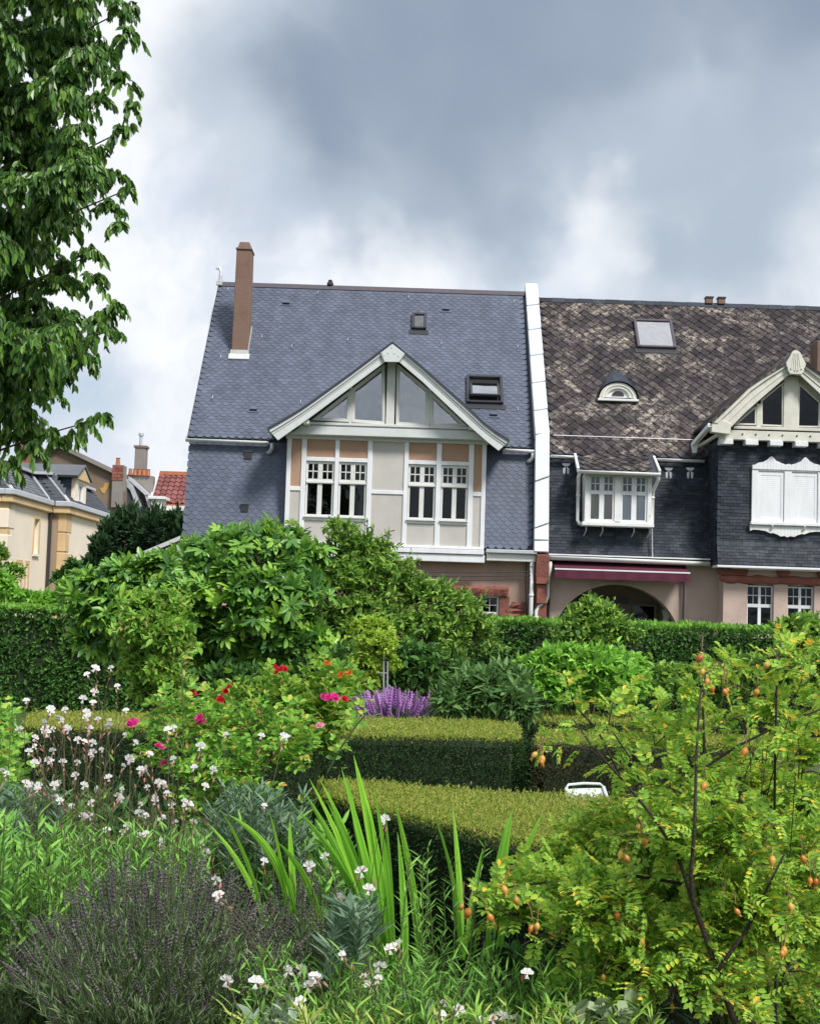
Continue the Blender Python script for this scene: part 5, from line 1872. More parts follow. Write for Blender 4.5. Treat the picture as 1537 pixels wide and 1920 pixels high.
def flower_rose(layers=((1.0, 6, .30), (.72, 5, .62), (.42, 4, .95))):
    V, F = [], []
    for r, cnt, lift in layers:
        for k in range(cnt):
            t = 2 * math.pi * (k + .37 * len(V)) / cnt
            d, p = np.array((math.cos(t), math.sin(t), 0)), np.array((-math.sin(t), math.cos(t), 0))
            n = len(V)
            for s, u, z in ((0, 0, 0), (.55, -.38, .30), (.95, -.40, .42), (1.05, 0, .40), (.95, .40, .42), (.55, .38, .30), (.6, 0, .22)):
                v = d * s * r * .55 + p * u * r * .75
                V.append((v[0], v[1], z * lift * 1.2 + .05 * math.sin(7 * t + u * 9)))
            F += [[n, n + 6, n + 1], [n + 1, n + 6, n + 2], [n + 2, n + 6, n + 3], [n + 3, n + 6, n + 4], [n + 4, n + 6, n + 5], [n + 5, n + 6, n]]
    return np.array(V), F


def lathe_proto(prof, n=7, extra=None):
    V, F = [], []
    for r, z in prof:
        for k in range(n):
            t = 2 * math.pi * k / n
            V.append((r * math.cos(t), z, r * math.sin(t)))
    for i in range(len(prof) - 1):
        for k in range(n):
            F.append([i * n + k, i * n + (k + 1) % n, (i + 1) * n + (k + 1) % n, (i + 1) * n + k])
    if extra:
        extra(V, F)
    return np.array(V), F


def hip_proto():
    def sepals(V, F):
        for k in range(5):
            t = 2 * math.pi * k / 5
            d, p = (math.cos(t), math.sin(t)), (-math.sin(t), math.cos(t))
            n = len(V)
            V += [(d[0] * .07 - p[0] * .05, .96, d[1] * .07 - p[1] * .05), (d[0] * .07 + p[0] * .05, .96, d[1] * .07 + p[1] * .05), (d[0] * .30, 1.32, d[1] * .30)]
            F += [[n, n + 1, n + 2]]
    return lathe_proto([(.02, -.45), (.03, 0.0), (.20, .08), (.33, .32), (.33, .55), (.22, .80), (.10, .93), (.09, 1.0)], 9, sepals)


def spike_proto(rings=6, taper=.5):
    prof = [(.012, 0)]
    for k in range(rings):
        z = .12 + .88 * k / rings
        r = .085 * (1 - taper * k / rings)
        prof += [(r * .35, z), (r, z + .05), (r * .9, z + .085), (r * .3, z + .115)]
    prof.append((.005, 1.03))
    return lathe_proto(prof, 5)


def bezier(S, C, E, k):
    t = np.linspace(0, 1, k)[None, :, None]
    S, C, E = (np.asarray(a, float)[:, None, :] for a in (S, C, E))
    return S * (1 - t) ** 2 + 2 * C * t * (1 - t) + E * t ** 2


def stems(name, P, r0, r1, material, parent, sides=4, kind='stuff'):
    """many tapering tubes as one mesh; P (n, k, 3)"""
    n, k, _ = P.shape
    T = np.gradient(P, axis=1)
    T = unit(T)
    A = np.where(np.abs(T[..., 2:3]) < .9, UP, np.array((1.0, 0, 0)))
    S = unit(np.cross(T, A))
    U = np.cross(S, T)
    r0 = np.broadcast_to(np.asarray(r0, float), (n,))
    r1 = np.broadcast_to(np.asarray(r1, float), (n,))
    rad = r0[:, None] + (r1 - r0)[:, None] * np.linspace(0, 1, k)[None, :]
    ang = 2 * np.pi * np.arange(sides) / sides
    ringv = S[:, :, None, :] * np.cos(ang)[None, None, :, None] + U[:, :, None, :] * np.sin(ang)[None, None, :, None]
    V = P[:, :, None, :] + ringv * rad[:, :, None, None]
    F = []
    for i in range(k - 1):
        for j in range(sides):
            F.append([i * sides + j, i * sides + (j + 1) % sides, (i + 1) * sides + (j + 1) % sides, (i + 1) * sides + j])
    V = V.reshape(-1, 3) - np.array(ORG[parent])
    me = np_mesh(name, V, F, n)
    me.shade_smooth()
    return link(name, me, parent, mat=material, kind=kind)


def along(P, per, t0, t1=1.0):
    """points and tangents on shoots (n, k, 3)"""
    n, k, _ = P.shape
    t = (t0 + (t1 - t0) * (np.arange(per)[None, :] + rng.uniform(0, 1, (n, per))) / per) * (k - 1)
    i = np.clip(t.astype(int), 0, k - 2)
    f = (t - i)[..., None]
    rows = np.arange(n)[:, None]
    a, b = P[rows, i], P[rows, i + 1]
    return (a + (b - a) * f).reshape(-1, 3), unit(b - a).reshape(-1, 3)


def rand_unit(n):
    return unit(rng.normal(size=(n, 3)))


def leaf_frames(T, spread=0.9, up=0.2, face_up=0.8, rnd=0.5, out=None):
    n = len(T)
    a = rand_unit(n)
    a = unit(a - T * (a * T).sum(1, keepdims=True))
    d = T * (1 - spread * .55) + a * spread + UP * up
    nrm = UP * face_up + rand_unit(n) * rnd + (0 if out is None else out)
    return frames(d, nrm)


def blob(px, py, Y, rx, rz, ry=None):
    c = np.array(at(px, py, Y))
    s = Y / FPX
    return c, np.array((rx * s, (ry if ry is not None else min(rx, rz * 1.3)) * s, rz * s))


def shoots_in(blobs, count, k=5, reach=(.8, 1.08), start=.15, lift=.15, flat=.35, weights=None):
    """shoots from near each clump's centre to its surface"""
    vol = np.array([np.prod(b[1]) ** (2 / 3) for b in blobs]) * (np.ones(len(blobs)) if weights is None else np.array(weights))
    cnt = np.maximum(1, np.round(count * vol / vol.sum())).astype(int)
    S, C, E, O = [], [], [], []
    for (c, r), m in zip(blobs, cnt):
        d = rand_unit(m)
        d[:, 2] = np.where(d[:, 2] < -flat, -d[:, 2], d[:, 2])
        d[:, 1] = np.where((d[:, 1] > .35), -d[:, 1] * .6, d[:, 1])
        d = unit(d)
        R = rng.uniform(*reach, (m, 1)) * (1 + (rng.uniform(0, 1, (m, 1)) < .14) * rng.uniform(0, .42, (m, 1)))
        e = c + d * r * R
        s = c + d * r * start + rng.normal(0, .12, (m, 3)) * r
        mid = (s + e) / 2 + UP * (r.mean() * lift) + rng.normal(0, .1, (m, 3)) * r
        S.append(s); C.append(mid); E.append(e); O.append(d)
    return bezier(np.concatenate(S), np.concatenate(C), np.concatenate(E), k), np.concatenate(O)


def limbs(root, blobs, base, r, material, name='stems', bend=.25):
    n = len(blobs)
    S = np.repeat(np.array(base)[None, :], n, 0) + rng.normal(0, .03, (n, 3)) * np.array((1, 1, 0))
    E = np.array([b[0] for b in blobs])
    C = S * .5 + E * .5
    C[:, :2] = S[:, :2] * (.5 + bend) + E[:, :2] * (.5 - bend)
    C += rng.normal(0, .05, C.shape)
    P = bezier(S, C, E, 9)
    stems(name, P, r, r * .35, material, root, 6, kind='stuff')


def shrub(name, label, cat, blobs, proto, size, leafm, shoots, per, n_obj=0, t0=.35, stem_r=.02, stem_m='bark', spread=.9, up=.2, face_up=.8, rnd=.5, group=None, base=None, twig_r=.004, weights=None, reach=(.8, 1.08), jitter=.42, lift=.15, flat=.35, twig_m=None, score=None, outface=0.0):
    cs = np.array([b[0] for b in blobs])
    if base is None:
        base = (cs[:, 0].mean(), cs[:, 1].mean() + .1, 0)
    root = thing(name, label, cat, base, group)
    limbs(root, blobs, base, stem_r, MATS[stem_m])
    P, O = shoots_in(blobs, shoots, reach=reach, lift=lift, flat=flat, weights=weights)
    stems('twigs', P, twig_r, twig_r * .4, MATS[twig_m or stem_m], root, 3)
    pos, T = along(P, per, t0)
    out = np.repeat(O, per, 0) * outface if outface else None
    R = leaf_frames(T, spread, up, face_up, rnd, out)
    sz = size * rng.uniform(1 - jitter, 1 + jitter, len(pos))
    scatter('leaf', proto, pos, R, sz, MATS[leafm], root, n_obj, 'foliage', score=score)
    return root, P


def on_z(px, py, z):
    d = ray(px, py)
    t = (z - EYE) / d.z
    return np.array((d.x * t, d.y * t))


def hedge(name, label, corners, h, leaf, dens, m_side, m_top, group, wob=.03, top_shoots=1.0, proto=None, inset=.07, tip=None, base_z=0.0):
    """clipped hedge on a four-cornered plan: near left, near right, far right, far left"""
    c = [np.array(p, float) for p in corners]
    mid = sum(c) / 4
    root = thing(name, label, 'hedge', (mid[0], mid[1], 0), group)
    ins = [p + (mid - p) / max(np.linalg.norm(mid - p), 1e-6) * inset * 1.3 for p in c]
    MB().loft([(p[0], p[1], base_z) for p in ins], [(p[0], p[1], h - inset) for p in ins]).build('core', MATS['hedge_core'], root)
    proto = proto or leaf_rhomb(.42)

    def bump(P):
        q = P * 5.1
        return (np.sin(q[:, 0] * 1.0 + q[:, 2] * .7) * np.sin(q[:, 1] * .9 + 1.3 + q[:, 2]) * .6 + np.sin(q[:, 0] * 2.7 + q[:, 1] * 2.2 - q[:, 2] * 2.5) * .4)[:, None] * wob
    pos, nrm = [], []
    for i in range(4):
        a, b = c[i], c[(i + 1) % 4]
        L = np.linalg.norm(b - a)
        f = 1.0 if i in (0, 1, 3) else .35
        n = int(L * h * dens * f)
        t, z = rng.uniform(0, 1, n), rng.uniform(0.02, 1, n) * h
        P = np.stack([a[0] + (b[0] - a[0]) * t, a[1] + (b[1] - a[1]) * t, z + base_z], 1)
        e = (b - a) / L
        nn = np.array((e[1], -e[0], 0.0))
        P += nn * rng.normal(-.018, .022, (n, 1)) + bump(P) * nn
        pos.append(P); nrm.append(np.repeat(nn[None], n, 0))
    pos, nrm = np.concatenate(pos), np.concatenate(nrm)
    d = nrm * .55 + rand_unit(len(pos)) * .75 + UP * .25
    R = frames(d, nrm + rand_unit(len(pos)) * .55)
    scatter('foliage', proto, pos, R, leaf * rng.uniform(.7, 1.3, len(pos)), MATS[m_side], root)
    # top: clipped shoots standing up
    area = .5 * abs(sum(c[i][0] * c[(i + 1) % 4][1] - c[(i + 1) % 4][0] * c[i][1] for i in range(4)))
    n = int(area * dens * 1.15 * top_shoots)
    u, v = rng.uniform(0, 1, n), rng.uniform(0, 1, n)
    XY = (c[0][None] * (1 - u)[:, None] + c[1][None] * u[:, None]) * (1 - v)[:, None] + (c[3][None] * (1 - u)[:, None] + c[2][None] * u[:, None]) * v[:, None]
    P = np.concatenate([XY, np.full((n, 1), h + base_z)], 1)
    P[:, 2:] += bump(P) * .8 + rng.normal(-.01, .016, (n, 1))
    d = UP * .75 + rand_unit(n) * .75
    R = frames(d, rand_unit(n) + UP * .8)
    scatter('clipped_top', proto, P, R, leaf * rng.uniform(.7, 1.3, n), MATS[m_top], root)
    return root


G = lambda *c: c
leafmat('cherry_leaf', [(.016, .045, .010), (.028, .075, .014), (.05, .12, .02), (.085, .16, .025)], .28, .38, .5, gain=2.20)
leafmat('fig_leaf', [(.030, .085, .022), (.055, .14, .030), (.10, .22, .034), (.17, .30, .04)], .3, .38, .5, gain=1.93)
leafmat('privet_leaf', [(.030, .075, .018), (.06, .13, .024), (.10, .19, .03), (.16, .24, .05)], .3, .42, gain=2.31)
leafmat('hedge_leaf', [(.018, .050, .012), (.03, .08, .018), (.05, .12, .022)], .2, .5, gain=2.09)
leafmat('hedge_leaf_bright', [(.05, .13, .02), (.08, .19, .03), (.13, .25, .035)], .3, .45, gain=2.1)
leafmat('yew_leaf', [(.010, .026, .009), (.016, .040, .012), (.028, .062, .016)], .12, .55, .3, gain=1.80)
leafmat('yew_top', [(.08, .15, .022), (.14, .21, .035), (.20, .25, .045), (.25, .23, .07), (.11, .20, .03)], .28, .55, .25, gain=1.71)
leafmat('yew_brown', [(.055, .05, .022), (.04, .055, .02), (.09, .07, .035)], .15, .6, .25)
leafmat('rose_leaf', [G(.045, .115, .022, 0), G(.085, .20, .03, .35), G(.14, .28, .045, .8), G(.24, .27, .05, .96), G(.30, .18, .05, 1)], .33, .4, gain=2.09)
leafmat('rose_leaf_yellow', [(.10, .25, .035), (.17, .37, .05), (.26, .44, .06), (.38, .46, .08)], .35, .4)
leafmat('hip_leaf', [G(.06, .115, .020, 0), G(.095, .19, .028, .3), G(.145, .255, .034, .64), G(.215, .28, .038, .94), G(.40, .27, .035, .988)], .36, .4, gain=2.20)
leafmat('lime_leaf', [(.24, .44, .05), (.36, .54, .07), (.46, .58, .10)], .36, .45)
leafmat('pale_leaf', [G(.10, .23, .035, 0), G(.16, .33, .05, .4), G(.24, .43, .08, .85), G(.36, .30, .14, 1)], .35, .45, gain=1.35)
leafmat('bright_leaf', [(.06, .15, .025), (.10, .22, .035), (.15, .29, .045)], .33, .42, gain=2.31)
leafmat('dull_leaf', [(.045, .10, .035), (.06, .13, .04), (.09, .16, .05)], .28, .5, gain=1.99)
leafmat('blue_leaf', [(.07, .14, .085), (.11, .19, .12), (.16, .24, .15)], .25, .5, gain=1.3)
leafmat('stem_leaf', [(.05, .13, .025), (.08, .19, .035), (.12, .25, .045)], .3, .45, gain=2.31)
leafmat('blade_leaf', [(.085, .22, .022), (.12, .29, .028), (.16, .34, .035)], .35, .38, .45, gain=1.93)
leafmat('silver_leaf', [(.28, .36, .26), (.36, .44, .33)], .2, .6)
leafmat('variegated_leaf', [(.20, .30, .15), (.38, .44, .28), (.12, .22, .08)], .25, .5)
leafmat('lavender_leaf', [(.07, .13, .05), (.11, .18, .075), (.16, .23, .11)], .2, .55, gain=1.5)
leafmat('conifer_leaf', [(.008, .022, .010), (.014, .036, .014), (.026, .055, .02)], .1, .55, gain=2.3)
leafmat('white_petal', [(.82, .82, .80), (.86, .85, .84), (.82, .74, .73)], .35, .5)
leafmat('pink_bud', [(.55, .22, .20), (.66, .40, .34), (.45, .28, .18)], .3, .5)
leafmat('pink_petal', [(.62, .035, .24), (.70, .07, .32)], .3, .5)
leafmat('pale_pink_petal', [(.72, .28, .38), (.76, .36, .44)], .3, .5)
leafmat('red_petal', [(.46, .012, .022), (.58, .03, .035)], .3, .5)
leafmat('orange_petal', [(.60, .12, .02), (.66, .22, .03)], .3, .5)
leafmat('purple_petal', [(.38, .16, .46), (.52, .27, .60), (.62, .40, .66)], .3, .55)
leafmat('lavender_spike', [(.060, .048, .062), (.10, .085, .095), (.18, .165, .155)], .1, .7)
leafmat('hip_skin', [G(.50, .14, .03, 0), G(.62, .27, .045, .4), G(.66, .42, .09, .75), G(.42, .10, .025, 1)], .12, .38, .5)
leafmat('grass_leaf', [(.07, .15, .025), (.12, .22, .035), (.20, .22, .06)], .3, .5, gain=2.31)
mat('hedge_core', (.014, .026, .010), .95, .2)
mat('bark', (.075, .055, .040), .9, .3, 12, bump=.5, bscale=60)
mat('dark_bark', (.034, .023, .018), .85, .3, 14, bump=.5, bscale=80)
mat('green_stem', (.085, .13, .04), .6, .25, 10)
mat('red_stem', (.16, .08, .045), .7, .3, 12)
mat('stake', (.30, .33, .32), .5, .15, 6)
mat('chair_white', (.56, .63, .60), .45, .06, 5)

OV, RH, NA, FG = leaf_mid(), leaf_rhomb(), leaf_narrow(), leaf_fig()
PIN, ROS = leaf_pinnate(4), leaf_pinnate(2, .42, .66, .2)
GAURA, ROSE, HIP, SPK = flower_four(), flower_rose(), hip_proto(), spike_proto(4)

# ---------------------------------------------------------------- clipped hedges
HH = .66
hedge('clipped_hedge', 'near low clipped yew hedge with wide yellowish top, behind the sword leaves',
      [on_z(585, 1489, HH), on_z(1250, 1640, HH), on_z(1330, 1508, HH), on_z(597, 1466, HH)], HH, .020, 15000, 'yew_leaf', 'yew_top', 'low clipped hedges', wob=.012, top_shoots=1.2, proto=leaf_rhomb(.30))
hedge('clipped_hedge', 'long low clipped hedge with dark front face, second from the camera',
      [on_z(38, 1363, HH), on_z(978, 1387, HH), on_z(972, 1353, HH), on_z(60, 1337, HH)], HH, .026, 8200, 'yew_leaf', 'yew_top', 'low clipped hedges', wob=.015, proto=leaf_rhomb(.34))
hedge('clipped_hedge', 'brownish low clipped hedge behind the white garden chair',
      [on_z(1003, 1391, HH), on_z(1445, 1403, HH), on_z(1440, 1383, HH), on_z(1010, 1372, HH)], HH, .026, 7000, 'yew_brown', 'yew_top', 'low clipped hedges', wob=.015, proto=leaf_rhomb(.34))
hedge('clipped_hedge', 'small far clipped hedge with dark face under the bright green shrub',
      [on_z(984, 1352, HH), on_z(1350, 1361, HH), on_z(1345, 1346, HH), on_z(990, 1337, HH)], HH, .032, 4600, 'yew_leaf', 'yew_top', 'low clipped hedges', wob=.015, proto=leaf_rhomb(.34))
a, b = at(-120, 1150, 20), at(330, 1150, 20)
hedge('tall_hedge', 'tall dark green hornbeam hedge at the far left of the garden', [(a.x, 20), (b.x + 2.5, 20.2), (b.x + 2.5, 21.1), (a.x, 20.9)], 1.46, .078, 1500, 'hedge_leaf', 'hedge_leaf_bright', 'tall boundary hedges', wob=.05, proto=RH, inset=.12)
a, b = at(880, 1170, 20), at(1700, 1170, 20)
hedge('tall_hedge', 'tall leafy hedge below the arched porch and red lintel', [(a.x - .6, 20.2), (b.x, 20), (b.x, 20.9), (a.x - .6, 21.1)], 1.50, .078, 1500, 'hedge_leaf', 'hedge_leaf_bright', 'tall boundary hedges', wob=.06, proto=RH, inset=.12)

# ---------------------------------------------------------------- far greenery
shrub('yew_tree', 'dark green conifer between the yellow house and the slate house', 'tree',
      [blob(x, y + 14, 42 + .5 * math.sin(x), w, h) for x, y, w, h in ((188, 1030, 16, 30), (204, 1010, 15, 40), (222, 1000, 14, 44), (240, 985, 13, 36), (252, 1000, 15, 48), (270, 1010, 15, 44), (288, 995, 13, 48), (303, 985, 11, 34), (316, 1005, 14, 44), (334, 1000, 12, 44), (350, 1015, 16, 50), (215, 1045, 30, 26), (260, 1050, 36, 26), (310, 1045, 36, 26), (180, 1060, 20, 20))],
      leaf_narrow(.24, -.05), .22, 'conifer_leaf', 1500, 14, t0=.2, stem_r=.1, spread=.5, up=.7, face_up=.1, rnd=.9, reach=(.7, 1.4), lift=.5)
shrub('far_shrub', 'light green bushes showing over the tall left hedge', 'shrub', [blob(40, 1130, 23, 50, 22), blob(95, 1135, 23, 45, 20), blob(-10, 1110, 23, 40, 40), blob(135, 1120, 23, 30, 30)],
      RH, .10, 'bright_leaf', 420, 12, t0=.3)
shrub('far_tree', 'small sparse tree at the left edge in front of the yellow house', 'tree', [blob(2, 1055, 30, 16, 36), blob(12, 1095, 30, 22, 26), blob(30, 1075, 30, 16, 18)], RH, .10, 'privet_leaf', 170, 9, t0=.3, stem_r=.05)
shrub('elder_shrub', 'dark shrub sprig beside the yellow house wall', 'shrub', [blob(140, 1075, 26, 18, 22), blob(120, 1090, 26, 20, 18), blob(150, 1100, 26, 30, 25)], OV, .13, 'hedge_leaf', 140, 8, t0=.3)

# ---------------------------------------------------------------- shrubs in the middle distance
fig_b = [blob(480, 1045, 16.8, 85, 58), blob(555, 1062, 16.9, 60, 55), blob(395, 1062, 16.7, 80, 52), blob(315, 1085, 16.6, 70, 50), blob(230, 1105, 16.6, 60, 48), blob(170, 1115, 16.6, 55, 40),
         blob(430, 1125, 16.4, 90, 65), blob(530, 1130, 16.4, 70, 65), blob(330, 1150, 16.3, 75, 60), blob(205, 1165, 16.4, 60, 50), blob(470, 1190, 16.3, 85, 60), blob(550, 1200, 16.4, 55, 60),
         blob(400, 1210, 16.4, 60, 60), blob(170, 1215, 16.5, 45, 30), blob(500, 1250, 16.5, 80, 45), blob(600, 1230, 16.3, 45, 50), blob(350, 1245, 16.7, 70, 45)]
shrub('fig_tree', 'large spreading fig tree with big lobed leaves in front of the slate house', 'tree', fig_b, FG, .175, 'fig_leaf', 470, 9, 280, t0=.45, stem_r=.05, spread=1.0, up=.15, face_up=.9, rnd=.45, twig_r=.008, base=(-2.1, 17.2, 0), outface=.55, reach=(.75, 1.1))
priv = [blob(655, 1060, 17.2, 60, 55), blob(640, 1010, 17.2, 34, 34), blob(700, 1050, 17.2, 50, 45), blob(725, 1110, 17.0, 75, 65), blob(640, 1120, 17.0, 70, 70), blob(800, 1140, 17.0, 70, 52), blob(865, 1155, 17.0, 50, 42), blob(690, 1180, 16.8, 80, 70), blob(790, 1215, 16.8, 85, 70),
        blob(880, 1200, 16.9, 60, 50), blob(640, 1190, 17, 60, 60), blob(830, 1270, 16.9, 60, 50)]
pv_root, _ = shrub('privet_shrub', 'tall loose shrub with small leaves covering the house wall under the bay', 'shrub', priv, OV, .075, 'privet_leaf', 900, 17, 160, t0=.25, stem_r=.035, spread=.8, up=.25, reach=(.75, 1.15), lift=.4, base=(.0, 17.6, 0))
S, E = [], []
for (a, b, c, d) in ((640, 1010, 632, 968), (660, 1005, 668, 978), (625, 1015, 606, 990), (680, 1015, 700, 988), (705, 1030, 730, 1005), (650, 1010, 652, 972), (735, 1070, 772, 1032), (560, 1050, 577, 998), (690, 1020, 690, 975), (620, 1020, 615, 1000), (850, 1120, 872, 1095), (780, 1110, 800, 1080), (880, 1130, 915, 1108)):
    S.append(at(a, b + 30, 17.1)); E.append(at(c, d, 16.9))
S, E = np.array(S), np.array(E)
P = bezier(S, (S + E) / 2 + rng.normal(0, .04, S.shape), E, 7)
stems('twigs', P, .008, .003, MATS['bark'], pv_root, 4)
pos, T = along(P, 16, .05)
scatter('leaf', OV, pos, leaf_frames(T, .8, .25), .075 * rng.uniform(.7, 1.2, len(pos)), MATS['privet_leaf'], pv_root, 40, 'foliage')
shrub('shade_shrub', 'deep green bush in shade behind the purple flowers', 'shrub', [blob(700, 1270, 15.8, 90, 60), blob(780, 1270, 15.8, 80, 60), blob(600, 1280, 15.8, 70, 50), blob(450, 1290, 15.8, 110, 40), blob(860, 1290, 15.8, 60, 45)], OV, .09, 'hedge_leaf', 700, 11, t0=.2)
shrub('climbing_rose', 'pale green climbing rose column with brownish tips in front of the fig', 'rose', [blob(295, 1150, 14, 62, 38), blob(285, 1195, 13.9, 65, 50), blob(325, 1205, 13.9, 42, 50), blob(265, 1250, 14, 42, 42), blob(310, 1265, 13.9, 46, 40), blob(290, 1300, 14, 50, 30)],
      OV, .075, 'pale_leaf', 520, 14, 100, t0=.3, stem_r=.02)
ys_root, _ = shrub('yellow_shrub', 'small yellow-green shrub trained on a grey stake', 'shrub', [blob(695, 1185, 13.5, 42, 26), blob(705, 1215, 13.4, 42, 32), blob(690, 1255, 13.4, 30, 36), blob(725, 1250, 13.5, 22, 28), blob(685, 1290, 13.5, 24, 24)],
                   OV, .05, 'lime_leaf', 330, 13, 80, t0=.3, stem_r=.012)
stk = MB()
for px, p0, p1 in ((719, 1195, 1310), (726, 1240, 1310)):
    stk.tube([at(px, p1, 13.3), at(px + .5, p0, 13.3)], .009, 6)
for py in (1222, 1262):
    stk.tube([at(706, py, 13.3), at(728, py, 13.3)], .006, 6)
tag(stk.build('plant_support', MATS['stake']), 'grey metal ladder support in the yellow-green shrub', 'support')
sp = thing('purple_loosestrife', 'clump of purple flower spikes behind the low hedge', 'flower', at(740, 1350, 13.0))
n = 150
bx_ = rng.uniform(668, 802, n)
top_ = 1305 + 22 * np.abs((bx_ - 735) / 70) + rng.uniform(-18, 16, n)
S = np.array([at(735 + (x - 735) * .7, 1375, 13.0 + rng.uniform(-.2, .2)) for x in bx_])
E = np.array([at(x, y + 22, 13.0 + rng.uniform(-.25, .25)) for x, y in zip(bx_, top_)])
P = bezier(S, (S + E) / 2 + rng.normal(0, .01, S.shape), E, 4)
stems('stems', P, .006, .004, MATS['green_stem'], sp, 3)
scatter('flower_spike', spike_proto(8, .7), E - (E - S) * .25, frames(unit(E - S) + rand_unit(n) * .12, rand_unit(n)), rng.uniform(.16, .26, n), MATS['purple_petal'], sp, 150, 'flower_mass')
pos, T = along(P, 8, 0, .8)
scatter('leaf', NA, pos, leaf_frames(T, .8, .2), .10, MATS['dull_leaf'], sp, 0, 'foliage')
shrub('peony_bush', 'low dull-green bush with narrow leaves beside the purple flowers', 'shrub', [blob(905, 1305, 12.8, 72, 38), blob(935, 1285, 12.9, 45, 30), blob(855, 1325, 12.7, 42, 24), blob(960, 1325, 12.7, 40, 30)], leaf_narrow(.26), .13, 'dull_leaf', 420, 12, 100, t0=.3, up=-.05, stem_r=.012)
shrub('leafy_shrub', 'bright green leafy shrub above the small far hedge', 'shrub', [blob(1060, 1255, 13.6, 75, 42), blob(1010, 1265, 13.7, 46, 40), blob(1125, 1262, 13.5, 65, 45), blob(1165, 1290, 13.4, 50, 45), blob(1050, 1300, 13.5, 70, 40), blob(1185, 1250, 13.8, 25, 20)], OV, .085, 'bright_leaf', 520, 13, 140, t0=.3, stem_r=.015)
shrub('porch_shrub', 'rounded light green shrub standing before the arched porch', 'shrub', [blob(1110, 1160, 18.5, 55, 36), blob(1085, 1190, 18.4, 55, 36), blob(1150, 1190, 18.4, 50, 32), blob(1110, 1215, 18.4, 70, 35)], OV, .08, 'privet_leaf', 380, 12, 60, t0=.3, stem_r=.02)
shrub('corner_shrub', 'green bush at the right edge below the red lintel', 'shrub', [blob(1500, 1190, 15, 55, 36), blob(1545, 1215, 15, 50, 50), blob(1490, 1250, 15, 60, 45), blob(1540, 1290, 15, 50, 50), blob(1420, 1280, 15.5, 70, 45), blob(1330, 1290, 16, 70, 45), blob(1250, 1290, 16, 60, 45)], OV, .085, 'privet_leaf', 620, 12, 60, t0=.25, stem_r=.02)

# ---------------------------------------------------------------- garden chair
def chair():
    o = at(1130, 1500, 9.2)
    root = thing('garden_chair', 'white metal garden chair with sling back between the low hedges', 'chair', (o.x, o.y, 0))
    M = Matrix.Translation((o.x, o.y, 0)) @ Matrix.Rotation(math.radians(205), 4, 'Z') @ Matrix.Scale(.62, 4)

    def w(x, y, z):
        return M @ Vector((x, y, z))
    for s in (-1, 1):
        MB().tube([w(s * .24, .24, 0), w(s * .25, .20, .42), w(s * .25, .17, .60)], .013, 6).build('leg', MATS['chair_white'], root, smooth=True)
        MB().tube([w(s * .24, -.26, 0), w(s * .25, -.20, .40), w(s * .25, -.30, .68), w(s * .235, -.36, .80)], .013, 6).build('leg', MATS['chair_white'], root, smooth=True)
        MB().tube([w(s * .25, .20, .60), w(s * .27, .0, .62), w(s * .25, -.27, .61)], .016, 6).build('armrest', MATS['chair_white'], root, smooth=True)
    MB().tube([w(-.235, -.36, .80), w(-.20, -.375, .83), w(0, -.38, .84), w(.20, -.375, .83), w(.235, -.36, .80)], .009, 6).build('back_rail', MATS['chair_white'], root, smooth=True)
    vs_, fs_ = [], []
    for j in range(7):
        t = j / 6
        for i in range(5):
            u = -1 + 2 * i / 4
            vs_.append(w(u * .235, -.21 - .165 * t + .035 * (1 - u * u) * -1 * t, .42 + .36 * t))
    for j in range(6):
        for i in range(4):
            fs_.append([j * 5 + i, j * 5 + i + 1, j * 5 + i + 6, j * 5 + i + 5])
    b = MB().add(vs_, fs_).build('backrest', MATS['chair_white'], root, smooth=True)
    m = b.modifiers.new('solid', 'SOLIDIFY'); m.thickness = .006
    st = MB()
    st.loft([w(-.24, .22, .42), w(.24, .22, .42), w(.24, -.2, .40), w(-.24, -.2, .40)], [w(-.24, .22, .44), w(.24, .22, .44), w(.24, -.2, .42), w(-.24, -.2, .42)]).build('seat', MATS['chair_white'], root, bevel=.008)


chair()

# ---------------------------------------------------------------- roses with flowers
def flowers(root, name, proto, pts, Y, size, m, tilt=.5, stem_from=None):
    pos = np.array([at(px, py, Y + random.uniform(-.25, .1)) for px, py in pts])
    n = len(pos)
    d = unit(np.stack([rng.normal(0, tilt, n), -np.abs(rng.normal(.5, .3, n)), np.full(n, .9)], 1))   # petals open this way
    s = unit(np.cross(d, rand_unit(n)))
    R = np.stack([s, np.cross(d, s), d], -1)
    scatter(name, proto, pos, R, size * rng.uniform(.85, 1.15, n), MATS[m], root, n, name)
    return pos


rb, _ = shrub('rose_bush', 'rose bush with magenta-pink flowers before the long low hedge', 'rose',
              [blob(330, 1345, 7.2, 46, 46), blob(395, 1385, 7.1, 70, 60), blob(470, 1385, 7.0, 70, 60), blob(300, 1400, 7.2, 40, 40), blob(425, 1455, 6.9, 70, 60), blob(510, 1450, 6.9, 60, 60), blob(350, 1455, 7.0, 50, 45), blob(545, 1400, 7.0, 60, 60), blob(480, 1520, 6.8, 60, 50), blob(390, 1520, 6.9, 50, 40)],
              ROS, .078, 'rose_leaf', 135, 6, 190, t0=.15, stem_r=.010, stem_m='green_stem', twig_r=.004, spread=.95, reach=(.5, 1.55), base=tuple(at(450, 1640, 7.0).xy) + (0,))
fp = flowers(rb, 'rose_flower', ROSE, [(250, 1357), (374, 1347), (378, 1356), (489, 1343), (299, 1402), (308, 1433)], 6.95, .052, 'pink_petal')
flowers(rb, 'rose_flower', ROSE, [(241, 1623), (118, 1553), (600, 1362)], 6.2, .036, 'pale_pink_petal')
S = np.array([at(335, 1640, 7.0), at(345, 1640, 7.0), at(560, 1600, 6.9)])
E = np.array([at(340, 1236, 6.9), at(300, 1310, 6.9), at(690, 1335, 6.7)])
